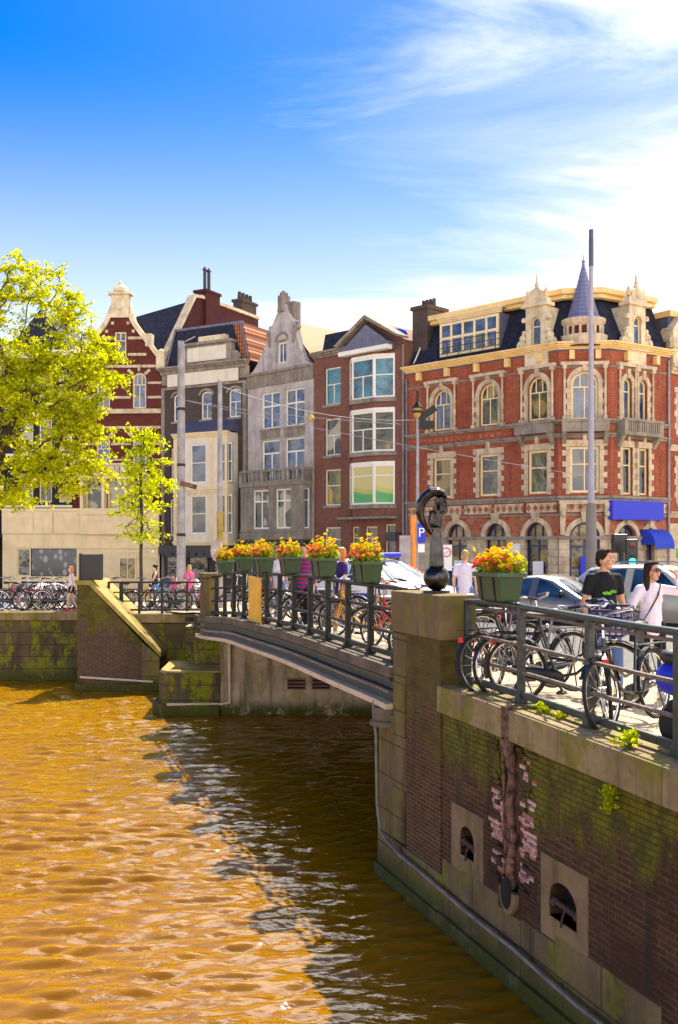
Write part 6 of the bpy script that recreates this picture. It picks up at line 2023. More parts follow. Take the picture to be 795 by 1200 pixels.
        build('crate', m, M['navy' if crate == 'crate_front' else 'black'], t)
    return t
for nm, c in (('bike_black', (.014, .014, .015)), ('bike_red', (.48, .012, .018)), ('bike_yellow', (.70, .32, .01)), ('bike_blue', (.03, .09, .36)), ('bike_white', (.62, .6, .58)), ('bike_teal', (.01, .26, .34)), ('bike_green', (.02, .16, .07)), ('bike_purple', (.12, .05, .11)), ('bike_grey', (.16, .16, .165))):
    M[nm] = plain(nm.replace('_', ' ') + ' paint', c, .3, var=.08, coat=.3)
PROTO = {}
def bicycle(colour, lab, x, y, heading, lean=3, group=None, crate=None, sport=False, z=None):
    key = (colour, crate, sport)
    if key not in PROTO:
        PROTO[key] = make_bicycle('bike_' + colour, crate, 'chrome', sport); o = PROTO[key]
    else: o = copy_tree(PROTO[key])
    o.rotation_mode = 'ZYX'
    o.location = (x, y, (street_z(x, y) if z is None else z) - .002)
    o.rotation_euler = Matrix.Rotation(heading, 3, 'Z').to_euler()
    o.rotation_mode = 'XYZ'
    o.rotation_euler = (Matrix.Rotation(heading, 3, 'Z') @ Matrix.Rotation(R(lean), 3, 'X')).to_euler()
    tag(o, lab, 'bicycle', group)
    return o
GB = 'bicycles parked along the bridge railing'
bl = [(.75, 1.15, 'black', 205, 'black bicycle with its saddle to the railing, nearest the statue pillar on the bridge', 'crate'),
      (1.75, 1.0, 'red', 150, 'red bicycle behind the bridge railing under the nearest flower box', None),
      (2.65, 1.1, 'black', 215, 'black bicycle between the red and the yellow bicycles on the bridge', None),
      (3.55, .95, 'yellow', 160, 'yellow bicycle behind the bridge railing by the woman in purple', None),
      (4.5, 1.15, 'black', 200, 'black bicycle just left of the yellow one on the bridge', None),
      (5.5, 1.0, 'purple', 150, 'plum coloured bicycle in front of the person in stripes on the bridge', None),
      (6.5, 1.1, 'grey', 210, 'grey bicycle behind the bridge railing, right of the orange board', None),
      (7.4, 1.0, 'white', 155, 'white bicycle partly hidden behind the orange board on the bridge', None),
      (8.4, 1.1, 'blue', 205, 'blue bicycle just left of the orange board on the bridge', None),
      (9.4, 1.0, 'black', 160, 'black bicycle between two blue ones on the far half of the bridge', 'crate'),
      (10.4, 1.15, 'blue', 210, 'blue bicycle on the far half of the bridge, second left of the board', None),
      (11.4, 1.0, 'teal', 150, 'teal bicycle near the far end of the bridge', None),
      (12.4, 1.1, 'black', 200, 'black bicycle beside the slim end pillar of the bridge', None)]
for s, t, c, hd, lab, cr in bl:
    x, y = st(s, t)
    bicycle(c, lab, x, y, ANG_L + R(hd - 115), rnd.uniform(-9, 9), GB, cr)
GL = 'bicycles parked along the left quay'
ql = [(2, 'black', 8), (11, 'grey', 172), (20, 'black', 5), (29, 'red', 175), (38, 'black', 4), (46, 'purple', 180), (53, 'red', 8), (61, 'black', 172), (69, 'white', 6), (77, 'green', 176), (93, 'black', 4)]
qlab = ['black bicycle at the left edge of the far quay, first of the row', 'grey bicycle in the left quay row, second from the left edge', 'black bicycle in the left quay row, left of the first red one',
        'red bicycle in the left quay row, the one nearer the left edge', 'black bicycle in the left quay row, just right of the first red one', 'plum coloured bicycle between the two red ones of the left quay row',
        'red bicycle in the left quay row, the one nearer the walking woman', 'black bicycle between the red and white ones on the left quay', 'white bicycle on the left quay beside the walking woman', 'green bicycle on the left quay just behind the walking woman', 'black bicycle on the left quay hidden in part by the wing wall']
for (px, c, hd), lab in zip(ql, qlab):
    d = 35.2 + rnd.uniform(-.25, .35)
    bicycle(c, lab, px_at(px, d), d, R(hd + rnd.uniform(-14, 14)), rnd.uniform(-7, 7), GL, None, c in ('red', 'white'), 2.27)
GR = 'bicycles behind the low left railing'
for (px, c, hd), lab in zip([(128, 'black', 20), (142, 'grey', 150), (158, 'yellow', 30), (197, 'teal', 160), (212, 'black', 25), (228, 'red', 150)],
        ['black bicycle behind the low railing, against the wing wall', 'grey bicycle behind the low railing, second from the wing wall', 'yellow bicycle behind the low railing beside the young tree', 'teal bicycle behind the low railing, right of the woman in the black top',
         'black bicycle behind the low railing, at the foot of the concrete pole', 'red bicycle behind the low railing next to the slim end pillar']):
    d = 34.6 + rnd.uniform(-.2, .5)
    bicycle(c, lab, px_at(px, d), d, R(hd), rnd.uniform(-6, 6), GR, None, False, 2.27)
GQ = 'bicycles behind the quay railing'
near = [('purple', 'plum bicycle with a pink lock just right of the statue pillar', 588, .95, -70, 6, None, 'x'),
        ('black', 'black bicycle between the plum one and the grey one behind the quay railing', 610, .85, 105, -8, None, ''),
        ('grey', 'grey bicycle leaning at the second post of the quay railing', 632, 1.0, -80, 7, None, ''),
        ('black', 'black bicycle with a navy crate on its front carrier by the man in black', 664, .85, 40, 5, 'crate_front', ''),
        ('black', 'black bicycle with bright handlebar between the man and the woman', 704, .80, 155, -6, None, ''),
        ('black', 'black bicycle turned to the railing in front of the woman in sunglasses', 742, .90, -60, 7, None, '')]
for c, lab, px, y, hd, ln, cr, ex in near:
    p = P0 - U * line_x(px, y) + NRM * y
    o = bicycle(c, lab, p.x, p.y, ANG_L + math.pi + R(hd), ln, GQ, cr)
    if ex:
        m = MB(); m.tube([(.30 + .10 * math.cos(a * .5), -.05 + .04 * math.sin(a), .52 + .11 * math.sin(a * .5)) for a in range(13)], .02, 6)
        M['pink_lock'] = plain('pink lock', (.75, .03, .16), .5)
        build('lock', m, M['pink_lock'], o, smooth=50)
# ------------------------------------------------------------------ cars
def make_car(name, lab, paint, loc, heading, kind='hatch', police=False, estate=False):
    t = thing(name, lab, 'car', loc, heading)
    if kind == 'suv': L, w, zb, belt, roof = 4.6, .93, .30, 1.10, 1.72
    elif kind == 'saloon': L, w, zb, belt, roof = 4.5, .88, .22, .92, 1.42
    else: L, w, zb, belt, roof = 4.1, .86, .22, .93, 1.46
    h = L / 2; wr = .33 if kind != 'suv' else .37
    ax1, ax2 = h - .85, -h + .80
    # stations from nose to tail: x, top height, half width factor
    rear = -h + (.25 if kind != 'saloon' else .95)
    S_ = [(h, zb + .42, .72), (h - .12, belt - .22, .90), (h - .5, belt - .12, .98), (h - 1.15, belt + .01, 1.0), (h - 1.95, roof - .07, 1.0), (h - 2.35, roof, 1.0), (rear + .95, roof - .01, 1.0), (rear + .5, roof - .07, .99)]
    if kind == 'saloon': S_ += [(rear + .02, belt + .06, .98), (-h + .15, belt + .0, .94), (-h, belt - .25, .85)]
    else: S_ += [(rear + .0, belt + .12, .97), (-h + .06, belt - .1, .93), (-h, zb + .35, .86)]
    def sec(x, zt, f):
        W = w * f; bl_ = min(belt, zt - .04)
        g = max(0, zt - belt)
        wr_ = W * (1 - .30 * min(1, g / (roof - belt))) if g > .02 else W * .93
        return [(x, W * .86, zb), (x, W * .98, zb + .16), (x, W, zb + (bl_ - zb) * .6), (x, W * .975, bl_), (x, wr_, zt - .05 if g > .1 else zt - .012), (x, wr_ * .80, zt), (x, 0, zt + (.02 if g > .1 else .025))]
    rows = [sec(*s) for s in S_]
    n = len(rows[0])
    m = MB()
    vs = []
    for r_ in rows: vs += r_ + [(p[0], -p[1], p[2]) for p in reversed(r_[:-1])]
    k = 2 * n - 1
    fs2 = []
    for i in range(len(rows) - 1):
        for j in range(k - 1): fs2.append((i * k + j, i * k + j + 1, (i + 1) * k + j + 1, (i + 1) * k + j))
        fs2.append((i * k + k - 1, i * k, (i + 1) * k, (i + 1) * k + k - 1))
    fs2.append(tuple(range(k))); fs2.append(tuple((len(rows) - 1) * k + j for j in range(k)))
    m.add(vs, fs2)
    body_ = build('body', m, M[paint], t, smooth=50)
    b = body_.modifiers.new('b', 'BEVEL'); b.width = .03; b.segments = 2; b.limit_method = 'ANGLE'; b.angle_limit = R(35)
    # glass follows the greenhouse, a little proud of the sheet metal
    def patch(quad, name, inset=.06):
        q = [Vector(p) for p in quad]; c = sum(q, Vector()) / 4
        nrm = (q[1] - q[0]).cross(q[3] - q[0]).normalized()
        if nrm.dot(c - Vector((c.x, 0, .8))) < 0 and abs(nrm.y) > .5: nrm = -nrm
        if abs(nrm.y) <= .5 and nrm.z < 0: nrm = -nrm
        v = [p + (c - p).normalized() * inset + nrm * .012 for p in q]
        mm = MB(); mm.add(v, [(0, 1, 2, 3)]); 
        return build(name, mm, M['car_glass'], t)
    A3, A4, A6, A7, A8 = rows[3], rows[4], rows[6], rows[7], rows[8]
    nose = A3; 
    patch([(A3[4][0], A3[4][1] * .95, A3[5][2]), (A4[5][0], A4[5][1] * 1.05, A4[5][2]), (A4[5][0], -A4[5][1] * 1.05, A4[5][2]), (A3[4][0], -A3[4][1] * .95, A3[5][2])], 'windscreen', .09)
    patch([(A7[5][0], A7[5][1], A7[5][2]), (A8[5][0], A8[5][1], A8[5][2]), (A8[5][0], -A8[5][1], A8[5][2]), (A7[5][0], -A7[5][1], A7[5][2])], 'rear_window', .09)
    xm = (A4[3][0] + A6[3][0]) / 2 - .1
    r5 = rows[5]
    for s in (1, -1):
        f = lambda p: (p[0], p[1] * s, p[2])
        lo1, lo2 = (A3[3][0] - .25, A4[3][1] * s, belt), (xm + .05, r5[3][1] * s, belt)
        patch([lo1, lo2, (xm + .05, r5[4][1] * s, r5[4][2]), (A4[4][0] - .02, A4[4][1] * s, A4[4][2])], 'side_window', .055)
        patch([(xm - .05, r5[3][1] * s, belt), (A7[3][0] - .15, A7[3][1] * s, belt), (A7[4][0], A7[4][1] * s, A7[4][2]), (xm - .05, r5[4][1] * s, r5[4][2])], 'side_window', .055)
        # door lines, handles, mirror, lamps
        mm = MB()
        for x in (ax1 - .42, xm, ax2 + .42): mm.box(x - .006, x + .006, s * w * 1.0 - .012, s * (w + .004), zb + .18, belt - .03)
        mm.box(ax2 + .35, ax1 - .35, s * w * .98, s * (w + .015), zb + .08, zb + .17)
        build('door_seam', mm, M['black'], body_)
        mm = MB()
        for x in (xm + .15, ax2 + .62): mm.box(x, x + .16, s * w * .985, s * (w + .03), belt - .16, belt - .125)
        build('door_handle', mm, M['chrome' if not police else paint], body_)
        mm = MB(); mm.limb((A3[3][0] - .42, s * (w + .02), belt + .09), (A3[3][0] - .40, s * (w + .13), belt + .10), .05, .085, .8, (1, 0, 0))
        build('mirror', mm, M[paint if paint != 'car_silver' else 'black'], t, smooth=50)
        mm = MB(); mm.ball((h - .16, s * w * .66, belt - .30), (.10, .20, .085), 12, 8); build('headlight', mm, M['chrome'], t, smooth=50)
        mm = MB(); mm.box(-h - .005, -h + .10, s * w * .60, s * w * .84, belt - .28, belt - .05); build('tail_light', mm, M['red_sign'], t)
        for x in (ax1, ax2):
            mm = MB(); mm.tube([(0, s * .02, 0), (0, -s * .18, 0)], wr + .055, 24); build('wheel_arch', mm, M['void'], body_, loc=(x, s * (w - .015), wr + .02))
            mm = MB(); mm.tube([(0, s * .03, 0), (0, s * .02, 0)], [wr * .66, wr * .70], 20)
            for q in range(5):
                a = q * 2 * math.pi / 5; mm.bar((0, s * .034, 0), (wr * .62 * math.cos(a), s * .034, wr * .62 * math.sin(a)), .06, .02)
            wh = build('wheel', mm, M['chrome'], t, loc=(x, s * (w - .01), wr))
            mm = MB(); mm.lathe([(wr * .68, -.10), (wr * .95, -.10), (wr, -.06), (wr, .0), (wr * .95, .024), (wr * .68, .026)], seg=24)
            for j in range(len(mm.v)): a, b_, q = mm.v[j]; mm.v[j] = (a, s * q, b_)
            build('tyre', mm, M['rubber'], wh, smooth=50)
    mm = MB(); mm.box(h - .05, h + .012, -.34, .34, zb + .20, zb + .36); mm.box(h - .2, h - .02, -.5, .5, zb + .02, zb + .1)
    build('grille', mm, M['black'], t)
    mm = MB(); mm.box(h + .012, h + .02, -.26, .26, zb + .10, zb + .20); build('number_plate', mm, M['orange_pole'], t)
    if kind == 'suv':
        mm = MB()
        for s in (-1, 1): mm.tube([(rear + .6, s * w * .62, roof + .02), (rear + .8, s * w * .62, roof + .07), (h - 2.3, s * w * .62, roof + .07), (h - 2.05, s * w * .62, roof)], .02, 6)
        build('roof_rail', mm, M['chrome'], t, smooth=50)
    if police:
        mm = MB()
        for s in (-1, 1): mm.box(ax2 + .42, ax1 - .40, s * w * .99, s * (w + .006), .54, .70); mm.box(ax1 + .42, h - .4, s * w * .98, s * (w * .99 + .004), .52, .64)
        build('blue_stripe', mm, M['sign_blue'], body_)
        mm = MB()
        p3, p4 = A3, A4
        for s in (-1, 1):
            a = Vector((A3[3][0] - .10, s * A3[3][1] * .99, belt + .02)); c = Vector((A4[4][0] + .04, s * A4[4][1] * 1.0, A4[4][2] - .02))
            for i in range(8):
                p = a.lerp(c, i / 8); q = a.lerp(c, (i + .5) / 8); mm.bar(p, q, .09, .05)
        build('red_stripe', mm, M['red_sign'], body_)
        mm = MB(); mm.box(-.1, .12, -.5, .5, roof + .03, roof + .13); build('light_bar', mm, M['sign_blue'], t, bevel=.03)
    return t
M['car_white'] = plain('white car paint', (.78, .76, .74), .25, var=.03, coat=.8)
M['car_silver'] = plain('silver grey car paint', (.20, .185, .18), .25, metal=.5, var=.05, coat=.8)
M['car_beige'] = plain('champagne car paint', (.56, .48, .35), .3, metal=.15, var=.05, coat=.8)
M['car_dark'] = plain('dark car paint', (.03, .032, .036), .25, var=.05, coat=.8)
def gpos(px, d): x = px_at(px, d); return (x, d, street_z(x, d))
make_car('police_car', 'white police car with blue band and red pillar stripes, behind the statue pillar', 'car_white', gpos(450, 23), R(-42), 'hatch', True)
make_car('parked_car', 'silver grey car with a sunlit windscreen behind the man in the black shirt', 'car_silver', gpos(650, 24.0), R(-40), 'saloon')
make_car('off_road_car', 'champagne coloured tall estate car with roof rails behind the woman in sunglasses', 'car_beige', gpos(778, 23.5), R(-42), 'suv')
make_car('parked_car', 'small white car behind the bicycles on the left quay', 'car_white', (px_at(52, 40.5), 40.5, ground_z(-20, 40.5) + .005), R(62), 'saloon')
make_car('parked_car', 'dark car in front of the red corner building, half hidden by the flower box', 'car_dark', gpos(560, 33), R(-40), 'hatch')
make_car('parked_car', 'silver car behind the low railing at the foot of the dark house', 'car_silver', (px_at(205, 47), 47, ground_z(-9, 47) + .005), R(120), 'hatch')

# ------------------------------------------------------------------ blue scooter at the right edge
p = P0 - U * line_x(873, .75) + NRM * .75
sc = thing('scooter', 'blue scooter with black seat at the right edge behind the railing', 'scooter', (p.x, p.y, street_z(p.x, p.y)), ANG_L + math.pi + R(25))
m = MB(); m.limb((-.62, 0, .62), (-.15, 0, .58), .15, .17, .9); m.limb((-.15, 0, .5), (-.05, 0, .36), .15, .14); m.limb((-.05, 0, .33), (.38, 0, .33), .10, .10, 1.0)
m.limb((.42, 0, .38), (.52, 0, .92), .14, .10, .5, (1, 0, 0)); m.limb((.50, 0, .5), (.66, 0, .38), .10, .06)
m.limb((.50, 0, .95), (.54, 0, 1.02), .12, .09)
remesh('body', m, M['sign_blue'], .02, sc)
m = MB(); m.limb((-.60, 0, .80), (-.08, 0, .77), .13, .15, .55, (0, 0, 1)); build('seat', m, M['leather'], sc, smooth=60)
for x in (-.52, .66):
    m = MB(); m.lathe([(.12, -.05), (.20, -.05), (.235, 0), (.20, .05), (.12, .05)], seg=20)
    for j in range(len(m.v)): a, b_, q = m.v[j]; m.v[j] = (a, q, b_)
    w_ = build('wheel', m, M['rubber'], sc, loc=(x, 0, .235), smooth=50)
    m = MB(); m.tube([(0, -.04, 0), (0, .04, 0)], .12, 16); build('hub', m, M['chrome'], w_)
m = MB(); m.tube([(.42, -.32, 1.03), (.52, -.1, 1.04), (.52, .1, 1.04), (.42, .32, 1.03)], .016, 6); build('handlebar', m, M['black'], sc)
m = MB(); m.ball((.635, 0, .93), (.05, .085, .07), 10, 8); build('headlight', m, M['chrome'], sc, smooth=50)
for s in (-1, 1):
    m = MB(); m.tube([(.47, s * .22, 1.04), (.50, s * .30, 1.22)], .006, 5); m.ball((.50, s * .31, 1.26), (.02, .06, .04), 10, 6); build('mirror', m, M['chrome'], sc)

# ------------------------------------------------------------------ poles, lamps and signs
def pole(name, lab, px, d, ytop, r0, r1, mat, cat='pole', z0=None, extra=None):
    x = px_at(px, d); z = street_z(x, d) if z0 is None else z0
    h = z_at(ytop, d) - z
    t = thing(name, lab, cat, (x, d, z))
    m = MB(); m.tube([(0, 0, 0), (0, 0, h)], [r0, r1], 14); build('shaft', m, M[mat], t, smooth=50)
    return t, h
t, h = pole('tram_pole', 'thick grey concrete pole standing behind the low left railing', 212.5, 44, 408, .20, .15, 'pole_grey', z0=1.7)
m = MB()
for z in (3.2, 6.2, 8.6): m.tube([(0, 0, z), (0, 0, z + .12)], .205 - z * .004, 14)
build('band', m, M['steel_dark'], t)
m = MB(); m.bar((0, -.2, h - 9.2 + 3.4), (.7, -.25, h - 9.2 + 3.2), .09, .2); build('wire_arm', m, M['rust_pale'], t)
m = MB(); m.box(-.12, .12, -.12, .12, h, h + .3); m.tube([(0, 0, h + .2), (.6, 0, h + .5)], .03, 6); build('cap', m, M['pole_grey'], t)
t, h = pole('tram_pole', 'slim weathered pole in front of the white bay of the dark house', 258, 42, 446, .13, .09, 'pole_grey', z0=1.7)
m = MB(); m.tube([(0, 0, 3.0), (0, 0, 4.2)], .135, 12); build('sleeve', m, M['slope_stone'], t)
m = MB(); m.lathe([(0, -.02), (.45, -.02), (.45, .02), (0, .02)], seg=20)
for j in range(len(m.v)): a, b_, q = m.v[j]; m.v[j] = (-.15 + a * .5, -.1 + q, 2.6 + b_)
build('round_plate', m, M['pole_grey'], t)
t, h = pole('tall_mast', 'very tall lilac grey mast rising in front of the corner spire', 693, 31, 270, .115, .055, 'mast')
m = MB(); m.tube([(0, 0, 0), (0, 0, z_at(590, 31) - t.location.z)], [.185, .15], 16); build('sleeve', m, M['mast_base'], t, smooth=50)
m = MB(); m.tube([(0, 0, z_at(312, 31) - t.location.z), (0, 0, h + .02)], [.075, .07], 12); build('dark_tip', m, M['lead_dark'], t)
t, h = pole('street_lamp', 'old lamp post with a round lantern beside the brown house', 489.5, 46, 488, .10, .06, 'pole_grey', 'street lamp')
m = MB(); m.lathe([(0, 0), (.10, .02), (.20, .1), (.26, .28), (.26, .42), (.19, .6), (.08, .7), (.0, .8)], (0, 0, h - .1), 14); m.v = [(a * .8, b_ * .8, q) for a, b_, q in m.v]; build('lantern', m, M['slope_stone'], t, smooth=50)
m = MB(); m.lathe([(.22, .25), (.25, .28), (.25, .32), (.22, .35)], (0, 0, h - .1), 14); m.lathe([(.22, .42), (.25, .45), (.0, .8)], (0, 0, h - .05), 14); m.lathe([(0, 0), (.05, 0), (.05, .5), (0, .55)], (0, 0, h + .68), 8); m.box(.1, .75, -.12, .12, h - .55, h - .2); m.bar((.1, 0, h - .1), (.8, 0, h + .4), .22, .3); build('lantern_frame', m, M['steel_dark'], t)
t, h = pole('sign_pole', 'orange post carrying a blue parking sign in front of the corner building', 484.5, 38, 604, .12, .11, 'orange_pole', 'sign post')
m = MB(); m.box(.14, .44, -.16, -.12, z_at(636, 38) - t.location.z, z_at(613, 38) - t.location.z)
sg = build('parking_sign', m, M['sign_blue'], t, bevel=.01)
def letters(txt, size, mat, parent, loc, rot=(R(90), 0, 0), ext=.004, name='lettering'):
    c = bpy.data.curves.new(name, 'FONT'); c.body = txt; c.size = size; c.extrude = ext; c.align_x = 'CENTER'; c.align_y = 'CENTER'
    o = bpy.data.objects.new(name, c); col.objects.link(o)
    bpy.context.view_layer.update()
    me = bpy.data.meshes.new_from_object(o.evaluated_get(bpy.context.evaluated_depsgraph_get()))
    bpy.data.objects.remove(o)
    o = bpy.data.objects.new(name, me); col.objects.link(o); o.parent = parent; o.location = loc; o.rotation_euler = rot
    me.materials.clear(); me.materials.append(M[mat])
    return o
zc = (z_at(636, 38) + z_at(613, 38)) / 2 - t.location.z
letters('P', .48, 'white_sign', sg, (.29, -.168, zc), ext=.006)
m = MB(); m.box(.17, .41, -.15, -.12, zc - .72, zc - .42); build('small_plate', m, M['white_sign'], t)
m = MB(); m.box(-.52, -.1, -.14, -.1, zc - 1.7, zc - .1); build('grey_plate', m, M['pole_grey'], t)
t, h = pole('bracket_sign_post', 'thin post with a small white restriction sign behind the statue', 523, 30, 640, .03, .03, 'pole_grey', 'sign post')
zc = z_at(652, 30) - t.location.z
m = MB(); m.box(-.17, .17, -.045, -.03, zc - .42, zc + .34); pt = build('plate', m, M['white_sign'], t)
m = MB()
pts = [(.13 * math.cos(2 * math.pi * i / 24), -.05, zc + .12 + .13 * math.sin(2 * math.pi * i / 24)) for i in range(24)]
m.tube(pts, .017, 6, closed=True); m.bar((-.06, -.052, zc + .08), (.07, -.052, zc + .15), .03, .012); build('red_ring', m, M['red_sign'], pt)
t, h = pole('no_parking_sign', 'round blue sign with red ring seen above the orange flowers', 589.5, 27, 640, .03, .03, 'pole_grey', 'sign')
m = MB(); m.lathe([(0, -.01), (.19, -.01), (.19, .01), (0, .01)], seg=24)
for j in range(len(m.v)): a, b_, q = m.v[j]; m.v[j] = (a, q - .04, h - .2 + b_)
pt = build('disc', m, M['sign_blue'], t)
m = MB(); m.tube([(.185 * math.cos(2 * math.pi * i / 24), -.055, h - .2 + .185 * math.sin(2 * math.pi * i / 24)) for i in range(24)], .026, 6, closed=True)
m.bar((-.12, -.055, h - .2 + .12), (.12, -.055, h - .2 - .12), .04, .012); build('red_ring', m, M['red_sign'], pt)
# traffic lights by the blue canopy
t, h = pole('traffic_light', 'traffic light showing green beside the blue canopy', 738.5, 36, 636, .06, .06, 'steel_dark', 'traffic light')
m = MB(); m.box(-.20, .20, -.3, -.06, z_at(668, 36) - t.location.z, z_at(632, 36) - t.location.z); hd_ = build('head', m, M['black'], t, bevel=.03)
k = NT('lit green lamp'); k.set(Base_Color=(.0, .3, .08), Emission_Color=(.05, .9, .35), Emission_Strength=1.6); M['lit_green'] = k.mat
k = NT('lit dim red lamp'); k.set(Base_Color=(.10, .01, .01), Roughness=.3); M['lens_red'] = k.mat
for py, mt in ((639, 'lens_red'), (650, 'black'), (658, 'lit_green')):
    m = MB(); m.lathe([(0, 0), (.12, 0), (.12, .03), (.0, .05)], seg=16)
    for j in range(len(m.v)): a, b_, q = m.v[j]; m.v[j] = (a, -.3 - q, z_at(py, 36) - t.location.z + b_)
    build('lens', m, M[mt], hd_, smooth=50)
t, h = pole('traffic_light', 'black traffic light seen from its side, left of the green one', 727, 37, 624, .06, .06, 'steel_dark', 'traffic light')
m = MB(); m.box(-.28, .22, -.2, .16, z_at(648, 37) - t.location.z, z_at(626, 37) - t.location.z); hd_ = build('head', m, M['black'], t, bevel=.03)
m = MB()
for i in range(3): m.box(.22, .42, -.13, .13, z_at(632 + i * 7, 37) - t.location.z, z_at(631 + i * 7, 37) - t.location.z)
build('hood', m, M['black'], hd_)
t, h = pole('green_sign', 'small bright green sign at the right edge by the blue canopy', 801, 34, 640, .05, .05, 'steel_dark', 'sign')
m = MB(); m.box(-.26, .26, -.12, -.06, z_at(654, 34) - t.location.z, z_at(642, 34) - t.location.z)
M['sign_green'] = plain('green sign', (.05, .42, .03), .5); build('panel', m, M['sign_green'], t, bevel=.01)
m = MB(); m.box(-.12, .12, -.128, -.121, z_at(651, 34) - t.location.z, z_at(645, 34) - t.location.z); build('white_mark', m, M['white_sign'], t)
# lamp hung on a cross wire
pA = Vector((px_at(258, 42), 42, z_at(452, 42))); pB = Vector((px_at(489, 46), 46, z_at(492, 46)))
wl_ = thing('span_wire', 'thin wire with a white hanging lamp strung across the front of the houses', 'wire', pA)
def sag(a, b, k, n=16): return [a.lerp(b, i / n) + Vector((0, 0, -k * 4 * (i / n) * (1 - i / n))) - pA for i in range(n + 1)]
m = MB(); m.tube(sag(pA, pB, .45), .015, 5); build('wire', m, M['pole_grey'], wl_)
q = sag(pA, pB, .45)[7]
m = MB(); m.lathe([(.0, -.22), (.14, -.18), (.19, -.09), (.14, .02), (.05, .06), (.02, .2), (0, .2)], tuple(q + Vector((0, 0, -.2))), 14); build('lamp', m, M['slope_stone'], wl_, smooth=50)
pC = Vector((px_at(212, 44), 44, z_at(468, 44)))
w2 = thing('tram_wire', 'wires running from the concrete pole to the right across the houses', 'wire', pC)
m = MB()
for e in (Vector((px_at(470, 30), 30, z_at(497, 30))), Vector((px_at(700, 31), 31, z_at(560, 31)))):
    pts = [pC.lerp(e, i / 14) - pC + Vector((0, 0, -.5 * (i / 14) * (1 - i / 14))) for i in range(15)]
    m.tube(pts, .010, 4)
build('wire', m, M['pole_grey'], w2)
